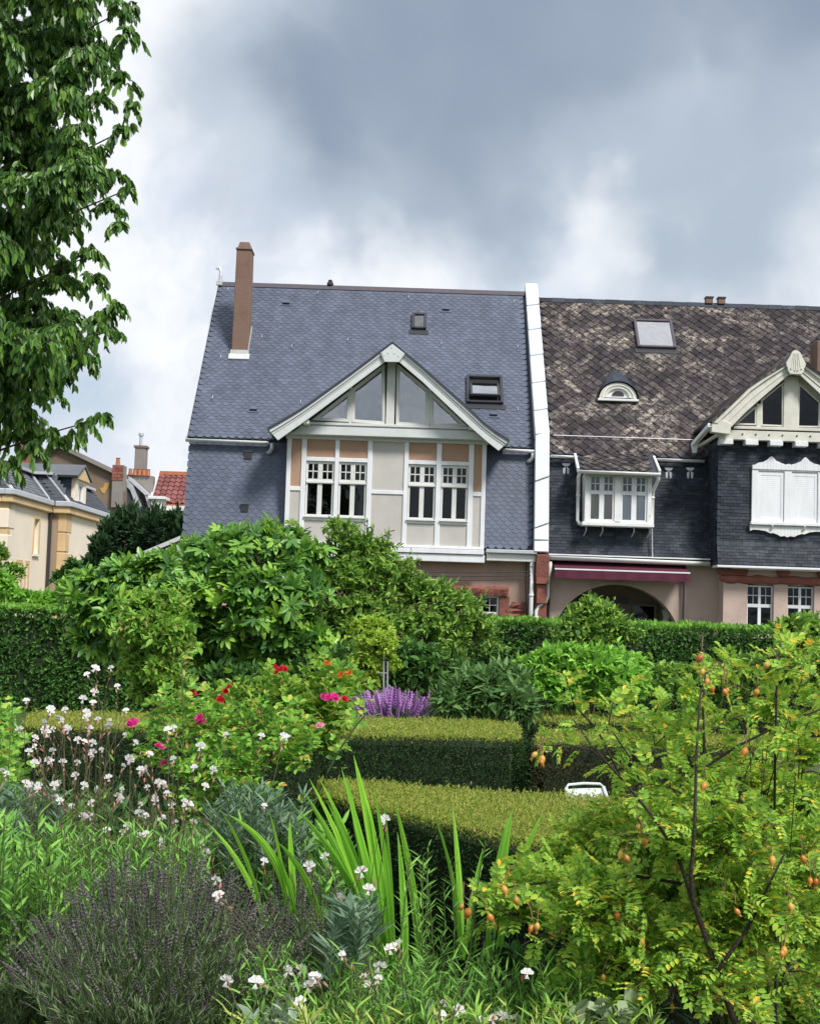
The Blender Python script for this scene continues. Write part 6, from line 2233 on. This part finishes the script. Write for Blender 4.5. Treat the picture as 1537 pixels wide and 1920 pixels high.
P = bezier(S, (S + E) / 2 + np.array([(.03, 0, 0.05), (0, 0, .1), (-.05, 0, .12)]), E, 9)
stems('canes', P, .008, .004, MATS['green_stem'], rb, 5)
pos, T = along(P, 12, .5)
scatter('leaf', ROS, pos, leaf_frames(T, .9, .1), .09 * rng.uniform(.7, 1.1, len(pos)), MATS['rose_leaf'], rb, 36)
r2, _ = shrub('rose_bush', 'rose bush with red and orange flowers and yellowish leaves, right of the pink roses', 'rose',
              [blob(520, 1300, 7.6, 48, 38), blob(590, 1290, 7.6, 55, 36), blob(640, 1300, 7.5, 46, 42), blob(560, 1340, 7.5, 60, 40), blob(620, 1350, 7.4, 60, 45), blob(460, 1320, 7.6, 50, 34), blob(410, 1325, 7.7, 42, 26), blob(590, 1410, 7.4, 50, 45)],
              ROS, .085, 'rose_leaf_yellow', 110, 6, 120, t0=.15, stem_r=.009, stem_m='green_stem', spread=.95, reach=(.5, 1.55), base=tuple(at(560, 1600, 7.5).xy) + (0,))
flowers(r2, 'rose_flower', ROSE, [(516, 1252), (524, 1258), (531, 1255), (520, 1262), (430, 1290), (424, 1297), (362, 1300), (414, 1312), (646, 1311)], 7.3, .042, 'red_petal')
flowers(r2, 'rose_flower', ROSE, [(612, 1243), (616, 1249), (640, 1266), (655, 1262)], 7.3, .032, 'orange_petal')
flowers(r2, 'rose_flower', ROSE, [(609, 1307), (618, 1309), (627, 1308)], 7.2, .046, 'pink_petal')

# ---------------------------------------------------------------- gaura
mat('gaura_stem', (.11, .095, .045), .7, .3, 12)


def gaura(label, pts, Y, base_px, spread_px, size, nobj, extra=0, lean=.06, leafy=5, hidx=None, grp='white gaura plants'):
    if Y > 5.5 and len(pts) > 20:                         # many blossoms sit in pairs
        pts = pts + [(x + random.uniform(-11, 11), y + random.uniform(-12, 9)) for x, y in pts if random.random() < .3]
    b0 = at(base_px[0], base_px[1], Y)
    root = thing('gaura_plant', label, 'flower', (b0.x, Y, 0), grp)
    E = np.array([at(px, py, Y + random.uniform(-.35, .35)) for px, py in pts])
    n = len(E)
    S = E.copy()
    S[:, 0] = b0.x + (E[:, 0] - b0.x) * .35 + rng.normal(0, spread_px * Y / FPX * .25, n)
    S[:, 1] = Y + rng.normal(0, .12, n) + (E[:, 1] - Y) * .4
    S[:, 2] = 0.02
    C = (S + E) / 2
    C[:, 0] = S[:, 0] * .6 + E[:, 0] * .4 + rng.normal(0, .09, n)
    C[:, 2] = E[:, 2] * .75
    P = bezier(S, C, E, 10)
    stems('stems', P, .0020, .0012, MATS['gaura_stem'], root, 4)
    d = unit(np.stack([rng.normal(0, .5, n), -np.ones(n) * .9, rng.normal(.1, .3, n)], 1))
    # flower faces the viewer: petals in its x-z plane, y towards the stem
    yv = -d
    zv = unit(UP + rand_unit(n) * .45 - yv * ((UP * yv).sum(1, keepdims=True)))
    xv = unit(np.cross(yv, zv))
    zv = np.cross(xv, yv)
    scatter('flower', GAURA, E, np.stack([xv, yv, zv], -1), size * (1.05 if Y > 5.5 else 1.1) * rng.uniform(.75, 1.25, n), MATS['white_petal'], root, n, 'flower')
    bp, bt = along(P, 3, .86, 1.0)
    scatter('buds', lathe_proto([(.03, 0), (.14, .3), (.12, .7), (.02, 1)], 5), bp, leaf_frames(bt, .5, .3), .022 * rng.uniform(.6, 1.3, len(bp)), MATS['pink_bud'], root, 0, 'buds')
    lp, lt = along(P, leafy, .05, .62)
    scatter('leaf', leaf_narrow(.16), lp, leaf_frames(lt, .8, .15), .055 * rng.uniform(.6, 1.3, len(lp)), MATS['stem_leaf'], root, nobj, 'foliage')
    return root


zc = [(490, 40), (570, 35), (605, 130), (487, 160), (450, 70), (480, 215)]
gaura('tall single gaura stem with white flowers against the dark hedge', [(x / 2.745, 1240 + y / 2.745) for x, y in zc], 6.6, (178, 1500), 20, .036, 10, leafy=3)
za = [(137, 205), (262, 248), (305, 285), (335, 250), (430, 195), (450, 290), (505, 298), (562, 305), (650, 255), (235, 315), (275, 350), (355, 355), (460, 345), (180, 395), (240, 370), (180, 440), (150, 465), (275, 460), (435, 415), (400, 405), (480, 420), (480, 470), (525, 455), (400, 520), (180, 525), (210, 520), (250, 510), (265, 520), (325, 520), (640, 540), (645, 380), (670, 500), (390, 590), (135, 630), (150, 650), (195, 660), (300, 625), (280, 640), (435, 640), (285, 705), (310, 720), (370, 745), (470, 730), (610, 695), (625, 710), (430, 800), (460, 800), (275, 785), (660, 850), (630, 880), (550, 870), (410, 925), (475, 920), (15, 560), (100, 350), (345, 340), (560, 600), (500, 660)]
gaura('bushy gaura with many small white flowers in front of the long hedge, left', [(x / 2.745, 1240 + y / 2.745) for x, y in za], 6.1, (150, 1640), 120, .034, 60)
zb_ = [(865, 355), (770, 480), (895, 505), (735, 570), (725, 560), (850, 640), (840, 630), (760, 650), (860, 680), (820, 650), (725, 740), (715, 780), (735, 780), (800, 720), (885, 740), (970, 740), (960, 745), (718, 895), (745, 895), (830, 930), (830, 960), (995, 825), (825, 820), (900, 830), (1065, 985), (1055, 975), (1080, 990), (1045, 910), (1345, 385), (1475, 395), (1055, 645), (1030, 440), (1040, 435), (1020, 950), (880, 960), (700, 420), (1165, 380), (630, 660), (1000, 550), (1100, 560), (1360, 745)]
gaura('gaura with white flowers among the rose stems above the lavender', [(x / 2.745, 1240 + y / 2.745) for x, y in zb_], 5.9, (320, 1660), 120, .034, 50)
zf = [(265, 70), (255, 60), (410, 205), (405, 220), (563, 115), (540, 175), (40, 40), (330, 15), (505, 88), (545, 268), (620, -165), (610, -155)]
gaura('gaura with scattered white flowers rising between the sword leaves', [(480 + x / 2.56, 1600 + y / 2.56) for x, y in zf], 5.2, (640, 1800), 90, .036, 30, leafy=10)
zg = [(155, 568), (218, 562), (285, 600), (295, 610), (275, 590), (180, 640), (250, 640), (212, 720), (660, 450), (640, 460), (685, 438), (590, 540), (515, 595), (548, 637), (585, 603), (717, 690), (410, 490), (890, 780), (880, 790), (905, 715), (1015, 765), (1145, 790), (1180, 780), (1165, 770), (1210, 795), (1250, 800), (1135, 800), (970, 755), (985, 765), (115, 635), (0, 622), (-140, 610), (-135, 600), (-186, 212), (-190, 128), (-180, 205), (835, 735), (1080, 815), (1300, 580)]
gaura('nearest gaura with white and pinkish flowers along the bottom of the bed', [(480 + x / 2.56, 1600 + y / 2.56) for x, y in zg], 4.55, (700, 1990), 260, .036, 60, leafy=14)

# ---------------------------------------------------------------- sword-leaved crocosmia
def blade(root, base, tip, w, bend, Y, label=None, fold=0.0):
    """one ribbed sword leaf from base to tip (pixels), arching sideways by bend pixels"""
    a, b = np.array(at(*base, Y)), np.array(at(*tip, Y + random.uniform(-.2, .2)))
    m = (a + b) / 2 + np.array((bend[0] + (a[0] - b[0]) * FPX / Y * .16, 0, -bend[1] + 14)) * Y / FPX
    k = 12
    t = np.linspace(0, 1, k)[:, None]
    c = a * (1 - t) ** 2 + 2 * m * t * (1 - t) + b * t ** 2
    T = unit(np.gradient(c, axis=0))
    yaw = random.uniform(-1.1, 1.1)
    side = unit(np.cross(T, np.array((math.sin(yaw), -math.cos(yaw), .1))))
    nn = np.cross(side, T)
    wd = w * .72 * Y / FPX * (np.sin(np.pi * (.10 + .88 * t ** .9)) * .5 + .02)
    wd[-1] = .0005
    V, F = [], []
    off = np.linspace(-1, 1, 9)
    dep = (0, .16, .12, .34, .0, .34, .12, .16, 0)
    for i in range(k):
        for o, dpt in zip(off, dep):
            V.append(c[i] + side[i] * o * wd[i] + nn[i] * dpt * wd[i])
    for i in range(k - 1):
        for j in range(8):
            F.append([i * 9 + j, i * 9 + j + 1, i * 9 + j + 10, i * 9 + j + 9])
    MB().add(V, F).build('leaf', MATS['blade_leaf'], root)


cr = thing('crocosmia', 'central clump of tall ribbed sword-shaped leaves', 'plant', (at(740, 1760, 5.6).x, 5.6, 0), 'sword-leaved clumps')
for tip, base, w, bend in (((553, 1514), (735, 1745), 22, (0, -30)), ((568, 1482), (728, 1740), 24, (-10, -20)), ((580, 1460), (725, 1735), 20, (-5, -10)), ((600, 1462), (730, 1740), 22, (0, -15)), ((640, 1440), (735, 1745), 26, (-8, 0)), ((663, 1416), (742, 1745), 30, (-5, 0)), ((650, 1452), (730, 1745), 24, (-20, 0)),
                            ((720, 1504), (738, 1750), 22, (2, 0)), ((738, 1495), (792, 1760), 26, (8, 0)), ((700, 1470), (740, 1745), 22, (5, 0)), ((690, 1500), (735, 1740), 18, (0, 0)), ((612, 1500), (728, 1740), 20, (-10, -20)), ((745, 1560), (760, 1750), 20, (5, 0))):
    blade(cr, (base[0], base[1] + 110), tip, w, bend, 5.5)
cl = thing('crocosmia', 'bright green sword leaves rising behind the lavender', 'plant', (at(520, 1720, 5.5).x, 5.5, 0), 'sword-leaved clumps')
for tip, base, w, bend in (((389, 1543), (500, 1690), 14, (5, -10)), ((412, 1516), (498, 1690), 18, (5, -10)), ((428, 1527), (545, 1660), 22, (25, -25)), ((543, 1536), (556, 1670), 22, (-8, 0)), ((505, 1520), (540, 1660), 12, (0, 0)), ((520, 1578), (605, 1705), 30, (10, -18)), ((520, 1600), (560, 1690), 16, (0, 0))):
    blade(cl, (base[0], base[1] + 60), tip, w, bend, 5.3)
cg = thing('crocosmia', 'few sword leaves between the near hedge and the rose hips', 'plant', (at(905, 1760, 5.6).x, 5.6, 0), 'sword-leaved clumps')
for tip, base, w, bend in (((811, 1522), (866, 1720), 18, (12, 0)), ((848, 1510), (868, 1720), 16, (0, 0)), ((960, 1517), (915, 1720), 34, (2, 0)), ((1015, 1528), (930, 1720), 22, (-5, 0)), ((1053, 1550), (935, 1710), 20, (-15, -10)), ((950, 1540), (912, 1720), 20, (-4, 0)), ((905, 1590), (870, 1720), 14, (0, 0)), ((828, 1560), (862, 1720), 10, (4, 0))):
    blade(cg, (base[0], base[1] + 80), tip, w, bend, 5.5)

# ---------------------------------------------------------------- narrow-leaved stems: spurge, asters, gaura foliage
def stem_bed(name, label, cat, region, Y, n, hpx, leafp, size, m, per, nobj=0, lean=.25, group=None, r=.003, t0=.1, spread=.85, up=.25):
    """upright leafy stems; region (px0, px1, py0, py1): where their tips stand"""
    x0, x1, y0, y1 = region
    E = []
    for _ in range(n):
        E.append(at(random.uniform(x0, x1), random.uniform(y0, y1), Y + random.uniform(-.35, .35)))
    E = np.array(E)
    S = E.copy()
    S[:, 2] = np.maximum(0, E[:, 2] - hpx * rng.uniform(.7, 1.2, n))
    S[:, 0] += rng.normal(0, lean * .3, n) * (E[:, 2] - S[:, 2])
    S[:, 1] += rng.normal(0, lean * .3, n) * (E[:, 2] - S[:, 2]) + .05
    C = (S + E) / 2 + rng.normal(0, .02, S.shape)
    P = bezier(S, C, E, 6)
    cx_, cy_ = S[:, 0].mean(), S[:, 1].mean()
    root = thing(name, label, cat, (cx_, cy_, 0), group)
    stems('stems', P, r, r * .6, MATS['green_stem'], root, 4)
    pos, T = along(P, per, t0)
    scatter('leaf', leafp, pos, leaf_frames(T, spread, up), size * rng.uniform(.65, 1.25, len(pos)), MATS[m], root, nobj, 'foliage')
    return root


stem_bed('aster_clump', 'leafy green upright stems at the left edge above the lavender', 'plant', (-40, 120, 1520, 1680), 5.5, 85, .75, leaf_narrow(.17), .07, 'stem_leaf', 26, 60)
stem_bed('aster_clump', 'feathery green stems between the left edge and the gaura flowers', 'plant', (90, 400, 1545, 1700), 5.7, 190, .55, leaf_narrow(.11), .062, 'stem_leaf', 26, 60)
stem_bed('spurge', 'blue-green needle-leaved spurge below the left end of the hedge', 'plant', (-10, 120, 1470, 1570), 6.4, 38, .5, leaf_narrow(.14), .075, 'blue_leaf', 46, 40, t0=.45)
stem_bed('spurge', 'blue-green spurge whorls under the pink rose bush', 'plant', (400, 570, 1475, 1580), 6.2, 46, .5, leaf_narrow(.14), .075, 'blue_leaf', 40, 40, t0=.4)
stem_bed('spurge', 'round blue-green spurge tuft at the foot of the sword leaves', 'plant', (620, 700, 1690, 1740), 4.9, 14, .4, leaf_narrow(.13), .08, 'blue_leaf', 60, 60, t0=.55)
stem_bed('spurge', 'blue-green spurge half hidden under the rose-hip bush', 'plant', (1180, 1340, 1810, 1900), 5.0, 16, .4, leaf_narrow(.13), .08, 'blue_leaf', 50, 30, t0=.5)
stem_bed('gaura_foliage', 'mass of fresh green narrow leaves in the middle of the bed', 'plant', (470, 1120, 1775, 1915), 4.75, 310, .45, leaf_narrow(.11), .060, 'stem_leaf', 24, 150, lean=.8)
stem_bed('gaura_foliage', 'slim upright leafy stems before the near hedge', 'plant', (690, 930, 1570, 1760), 5.1, 20, .75, leaf_narrow(.11), .05, 'stem_leaf', 34, 60, lean=.2)
stem_bed('gaura_foliage', 'lowest green leaves along the bottom edge of the view', 'plant', (420, 1250, 1880, 1990), 4.3, 240, .3, leaf_narrow(.12), .060, 'grass_leaf', 20, 80, lean=.8)
stem_bed('undergrowth', 'dark green leaves filling the bed under the rose hips', 'plant', (900, 1600, 1760, 1960), 5.4, 170, .45, OV, .06, 'hedge_leaf', 18, 0, lean=.9)
stem_bed('undergrowth', 'dull green leaves filling the bed under the gaura and roses', 'plant', (20, 640, 1560, 1720), 6.5, 230, .5, leaf_narrow(.2), .08, 'dull_leaf', 22, 0, lean=.6)
sv = stem_bed('lambs_ear', 'silvery felted leaves at the bottom edge beside the lavender', 'plant', (470, 560, 1880, 1920), 4.5, 9, .2, leaf_oval(.34), .075, 'silver_leaf', 9, 60, lean=.4, t0=.3)
vr = stem_bed('hosta', 'pale variegated round leaves at the bottom below the rose hips', 'plant', (1060, 1210, 1855, 1915), 4.5, 16, .25, leaf_oval(.8, .05), .05, 'variegated_leaf', 9, 60, lean=.6, t0=.5)
sa = thing('salvia', 'dim purple flower spikes in shade beside the rose hips', 'flower', (at(985, 1800, 5.3).x, 5.3, 0))
E = np.array([at(px, py, 5.3) for px, py in ((955, 1760), (905, 1790), (985, 1800), (1000, 1770), (925, 1770), (970, 1745))])
S = E.copy(); S[:, 2] = 0.05
stems('stems', bezier(S, (S + E) / 2, E, 4), .003, .002, MATS['green_stem'], sa, 4)
scatter('flower_spike', SPK, E, frames(np.repeat(UP[None], 6, 0) + rand_unit(6) * .2, rand_unit(6)), .1, MATS['lavender_spike'], sa, 6)
# grass at the path edge, bottom left
n = 420
gx = np.array([at(random.uniform(-60, 60), random.uniform(1850, 1960), 5.2) for _ in range(n)])
gp = np.array([(p[0], 5.2 + random.uniform(-.5, .5), .0) for p in gx])
gr = thing('grass_tuft', 'tufts of path-edge grass in the bottom left corner', 'grass', (gp[:, 0].mean(), 5.2, 0), kind='stuff')
scatter('grass_blades', leaf_narrow(.07, -.3), gp, frames(UP + rand_unit(n) * .6, rand_unit(n)), rng.uniform(.05, .12, n), MATS['grass_leaf'], gr)
mat('mulch', (.20, .14, .095), .95, .3, 8, island=.5)
n = 1500
mp_ = np.stack([rng.uniform(-2.2, -.9, n), rng.uniform(4.6, 6.2, n), rng.uniform(.005, .05, n)], 1)
ml = thing('mulch', 'dry straw-coloured twigs and litter on the soil at the bottom left', 'mulch', (-1.5, 5.3, 0), kind='stuff')
scatter('litter', leaf_narrow(.12, .05), mp_, frames(rand_unit(n) * np.array((1, 1, .25)), UP + rand_unit(n) * .4), rng.uniform(.03, .12, n), MATS['mulch'], ml)

# ---------------------------------------------------------------- lavender
def lavender(label, c, rad, h, n, nobj):
    root = thing('lavender', label, 'lavender', (c[0], c[1], 0), 'lavender bushes')
    rr = np.sqrt(rng.uniform(0, 1, n))
    ph = rng.uniform(0, 2 * np.pi, n)
    o = np.stack([rr * np.cos(ph), rr * np.sin(ph), np.zeros(n)], 1)
    hh = h * np.sqrt(1 - .72 * rr ** 2) * rng.uniform(.80, 1.06, n)
    E = np.array((c[0], c[1], 0)) + o * rad * rng.uniform(.92, 1.1, (n, 1)) + UP * hh[:, None] + rng.normal(0, .018, (n, 3))
    S = np.array((c[0], c[1], .04)) + o * rad * .55 + rng.normal(0, .02, (n, 3)) * np.array((1, 1, 0))
    C = S * .45 + E * .55 + UP * .05 + rng.normal(0, .015, (n, 3))
    P = bezier(S, C, E, 6)
    stems('stems', P, .0022, .0016, MATS['lavender_stem'], root, 3)
    T = unit(P[:, -1] - P[:, -2])
    scatter('flower_spike', SPK, E - T * .02, frames(T + rand_unit(n) * .12, rand_unit(n)), rng.uniform(.045, .08, n), MATS['lavender_spike'], root, nobj, 'flower_spikes')
    pos, Tt = along(P, 30, .08, .76)
    scatter('leaf', leaf_narrow(.10), pos, leaf_frames(Tt, .6, .3), .05 * rng.uniform(.6, 1.2, len(pos)), MATS['lavender_leaf'], root, 60, 'foliage')
    return root


mat('lavender_stem', (.10, .135, .065), .7, .2, 10)
lc = at(300, 1800, 5.05)
lavender('large rounded lavender bush with faded purple-grey spikes, bottom left', (lc.x, 5.05), .50, .67, 1000, 230)
lc = at(560, 1750, 5.25)
lavender('smaller lavender bush with faded spikes beside the sword leaves', (lc.x, 5.3), .26, .62, 240, 70)
lc = at(20, 1850, 5.2)
lavender('lavender bush cut by the left edge of the view', (lc.x - .05, 5.35), .36, .46, 240, 60)

# ---------------------------------------------------------------- rose-hip bush
YH = 4.75
hb = [(920, 1700, 36, 30, 0.40), (990, 1672, 58, 40, 0.80), (1065, 1650, 72, 46, 0.9), (1140, 1600, 95, 70, 1.00), (1230, 1620, 100, 80, 1.00), (1330, 1610, 110, 90, 1.00), (1440, 1630, 110, 100, 1.00), (1520, 1560, 70, 110, 1.00), (1000, 1720, 95, 55, 1.00), (1110, 1720, 110, 75, 1.10), (1220, 1740, 110, 80, 1.10), (1300, 1720, 90, 70, 1.0), (1400, 1730, 90, 70, 1.0), (1340, 1790, 100, 80, 1.2), (1460, 1790, 110, 100, 1.00), (1160, 1830, 110, 60, 0.90), (1290, 1860, 110, 70, 0.90), (1430, 1890, 110, 70, 0.90), (1520, 1700, 70, 110, 1.00),
      (1205, 1500, 70, 60, 0.40), (1280, 1490, 90, 70, 0.43), (1390, 1500, 90, 80, 0.46), (1490, 1450, 70, 90, 0.46), (1220, 1400, 80, 55, 0.31), (1320, 1390, 80, 65, 0.34), (1430, 1370, 80, 70, 0.37), (1510, 1340, 50, 80, 0.37), (1180, 1340, 60, 35, 0.19), (1270, 1330, 60, 45, 0.22), (1400, 1290, 60, 45, 0.25), (1460, 1250, 60, 45, 0.31), (1350, 1260, 45, 35, 0.19), (1500, 1280, 45, 50, 0.31)]
hbl = [blob(a, b, YH + random.uniform(-.3, .55), c, d) for a, b, c, d, _ in hb]
hbase = tuple(at(1395, 1960, YH).xy) + (0,)
hip, _ = shrub('rose_hip_bush', 'large arching rose bush with orange hips filling the right foreground', 'rose', hbl, PIN, .072, 'hip_leaf', 780, 7, 290, t0=.12, stem_r=.0035, stem_m='dark_bark', twig_m='red_stem', twig_r=.0028,
               spread=.9, up=.12, face_up=.9, rnd=.5, weights=[w for *_, w in hb], reach=(.6, 1.5), lift=.35, base=hbase)
canes_ = []
for pts, r0, r1 in ((((1400, 1985), (1352, 1850), (1330, 1780), (1298, 1690), (1294, 1640), (1301, 1560), (1304, 1450), (1307, 1370), (1313, 1290)), .0105, .003),
                    (((1298, 1690), (1268, 1600), (1222, 1530), (1165, 1460), (1110, 1400), (1075, 1350)), .007, .002),
                    (((1452, 1980), (1455, 1750), (1450, 1600), (1452, 1420), (1455, 1290), (1462, 1205)), .006, .003),
                    (((1345, 1820), (1400, 1740), (1440, 1660), (1470, 1600)), .007, .003),
                    (((1296, 1660), (1180, 1640), (1060, 1650), (940, 1665)), .006, .003),
                    (((1304, 1450), (1380, 1400), (1440, 1370), (1537, 1330)), .005, .003),
                    (((1320, 1420), (1317, 1330), (1322, 1250)), .005, .003), (((1150, 1440), (1110, 1408), (1060, 1396), (1008, 1400)), .004, .002), (((1165, 1460), (1120, 1370), (1075, 1320), (1060, 1270)), .004, .002), (((1230, 1540), (1180, 1420), (1140, 1360), (1150, 1310)), .004, .002)):
    Y_ = YH - .40 if r0 > .0065 else YH - .15
    p = [at(a, b, Y_ + .05 * math.sin(i)) for i, (a, b) in enumerate(pts)]
    canes_.append(p)
    o = MB().tube(p, [r0 + (r1 - r0) * i / (len(p) - 1) for i in range(len(p))], 7).build('cane', MATS['dark_bark'], hip, smooth=True)
for p in canes_:
    q = np.array([tuple(v) for v in p])[None]
    lp, lt = along(q, 12, .45)
    scatter('leaf', PIN, lp, leaf_frames(lt, .9, .1), .078 * rng.uniform(.7, 1.1, len(lp)), MATS['hip_leaf'], hip, 12)
hips_px = [(1006, 1418), (1017, 1424), (1012, 1432), (1326, 1280), (1331, 1291), (1362, 1298), (1356, 1300), (943, 1668), (966, 1690), (915, 1722), (998, 1742), (1007, 1738), (868, 1703), (878, 1712), (1385, 1700), (1392, 1695), (1378, 1712), (1435, 1608), (1447, 1612), (1503, 1612), (1518, 1653), (1529, 1655), (1465, 1790), (1470, 1782), (1195, 1552), (1208, 1580), (1165, 1603), (1172, 1612), (1130, 1835), (1155, 1715), (1202, 1768), (1260, 1890), (1315, 1235), (1318, 1262), (1398, 1410), (1322, 1475), (1232, 1552), (1265, 1630), (1420, 1300), (1440, 1250), (1350, 1560), (1480, 1700)]
pos = np.array([at(a, b - 8, YH - .36 + random.uniform(-.1, .12)) for a, b in hips_px])
n = len(pos)
d = -UP + rand_unit(n) * .6
scatter('rose_hip', HIP, pos, frames(d, rand_unit(n)), .028 * rng.uniform(.7, 1.3, n), MATS['hip_skin'], hip, n, 'rose_hip', smooth=True)
# stalks that hold the hips
E = pos + UP * .014
S = E + np.stack([rng.normal(0, .02, n), np.full(n, .04), rng.uniform(.025, .05, n)], 1)
stems('stalks', bezier(S, (S + E) / 2 + UP * .02, E, 5), .0022, .0018, MATS['red_stem'], hip, 4)

# ---------------------------------------------------------------- cherry tree, top left
YC = 9.0
ct = thing('cherry_tree', 'tall tree with drooping glossy leaves hanging in from the upper left', 'tree', (-4.6, 10.2, 0))
edge = [(225, 20), (232, 70), (205, 110), (225, 150), (245, 200), (225, 245), (180, 190), (150, 240), (170, 290), (215, 335), (235, 355), (200, 395), (215, 425), (150, 330), (120, 420), (160, 480), (120, 500), (175, 530), (215, 570), (190, 600), (185, 625), (150, 640), (155, 680), (110, 700), (90, 730), (60, 750), (40, 790), (80, 810), (110, 825), (140, 810), (165, 790), (182, 780), (60, 845), (15, 870), (20, 820)]
small = {(245, 200), (235, 355), (215, 425), (215, 570), (165, 790), (182, 780), (140, 810), (110, 825)}
cl_ = []
for a, b in edge:
    r_ = 22 if (a, b) in small else 34
    cl_.append((blob(a + 6, b, YC + random.uniform(-.5, .5), r_, r_ * .8), 1.0))


def limit(py):
    xs_ = [225, 240, 210, 185, 215, 160, 190, 165, 120, 80, 40, 30]
    ys_ = [0, 60, 140, 250, 350, 450, 560, 640, 700, 760, 820, 900]
    return np.interp(py, ys_, xs_)


for _ in range(430):
    py = random.uniform(-250, 800)
    px = random.uniform(-400, max(limit(max(py, 0)) - 45, -480))
    if px < -120 and random.random() < .6:
        continue
    cl_.append((blob(px, py, YC + random.uniform(-.9, 1.3), random.uniform(42, 62), random.uniform(30, 46)), 1.0))
cb_ = [c for c, _ in cl_]
# trunk and limbs
tr = MB().tube([(-4.6, 10.2, -.05), (-4.55, 10.2, 1.2), (-4.5, 10.1, 3.0), (-4.3, 10.0, 5.0), (-4.1, 9.9, 7.2)], [.24, .19, .16, .11, .05], 10).build('trunk', MATS['dark_bark'], ct, smooth=True)
S, C, E = [], [], []
for c, r in cb_[::5]:
    z0_ = min(max(c[2] - .6 - .25 * (c[0] + 4.4), 1.8), 6.8)
    f = np.interp(z0_, [1.2, 3, 5, 7.2], [-4.55, -4.5, -4.3, -4.1])
    s = np.array((f, 10.1, z0_))
    S.append(s); E.append(c); C.append((s + c) / 2 + np.array((0, 0, .25)))
stems('branches', bezier(np.array(S), np.array(C), np.array(E), 9), .018, .004, MATS['dark_bark'], ct, 5)
P, O = shoots_in(cb_, 10200, reach=(.7, 1.25), lift=.35, flat=.6)
P[:, :, 2] -= (np.linspace(0, 1, P.shape[1]) ** 2)[None, :] * .05
stems('twigs', P[::3], .004, .002, MATS['dark_bark'], ct, 3)
pos, T = along(P, 9, .2)
n = len(pos)
d = T * .45 - UP * .85 + rand_unit(n) * .38
nrm = rand_unit(n) * .8 + np.array((0, -.35, .55))
scatter('leaf', leaf_mid(.42, .08, -.15), pos, frames(d, nrm), .070 * rng.uniform(.7, 1.25, n), MATS['cherry_leaf'], ct, 290, 'crown')

# ---------------------------------------------------------------- fillers at the left edge
stem_bed('rose_sucker', 'leafy rose shoots at the left edge beside the end of the long hedge', 'plant', (-60, 45, 1310, 1480), 6.9, 46, 1.0, ROS, .085, 'rose_leaf', 12, 60, lean=.3, t0=.2)
stem_bed('undergrowth', 'green stems and leaves below the left end of the long hedge', 'plant', (-60, 330, 1470, 1600), 7.2, 200, .6, leaf_narrow(.2), .085, 'dull_leaf', 22, 0, lean=.5)
stem_bed('undergrowth', 'low leaves between the pink roses and the near hedge', 'plant', (330, 640, 1540, 1680), 6.4, 130, .5, leaf_narrow(.2), .085, 'stem_leaf', 22, 0, lean=.5)

shrub('rose_sucker_bush', 'low yellow-green bush at the left edge beyond the end of the long hedge', 'shrub', [blob(-15, 1360, 9.5, 45, 40), blob(15, 1400, 9.3, 26, 40), blob(-20, 1440, 9.2, 50, 40), blob(0, 1480, 9.0, 40, 40)], OV, .05, 'bright_leaf', 260, 12, 30, t0=.2, stem_r=.01)
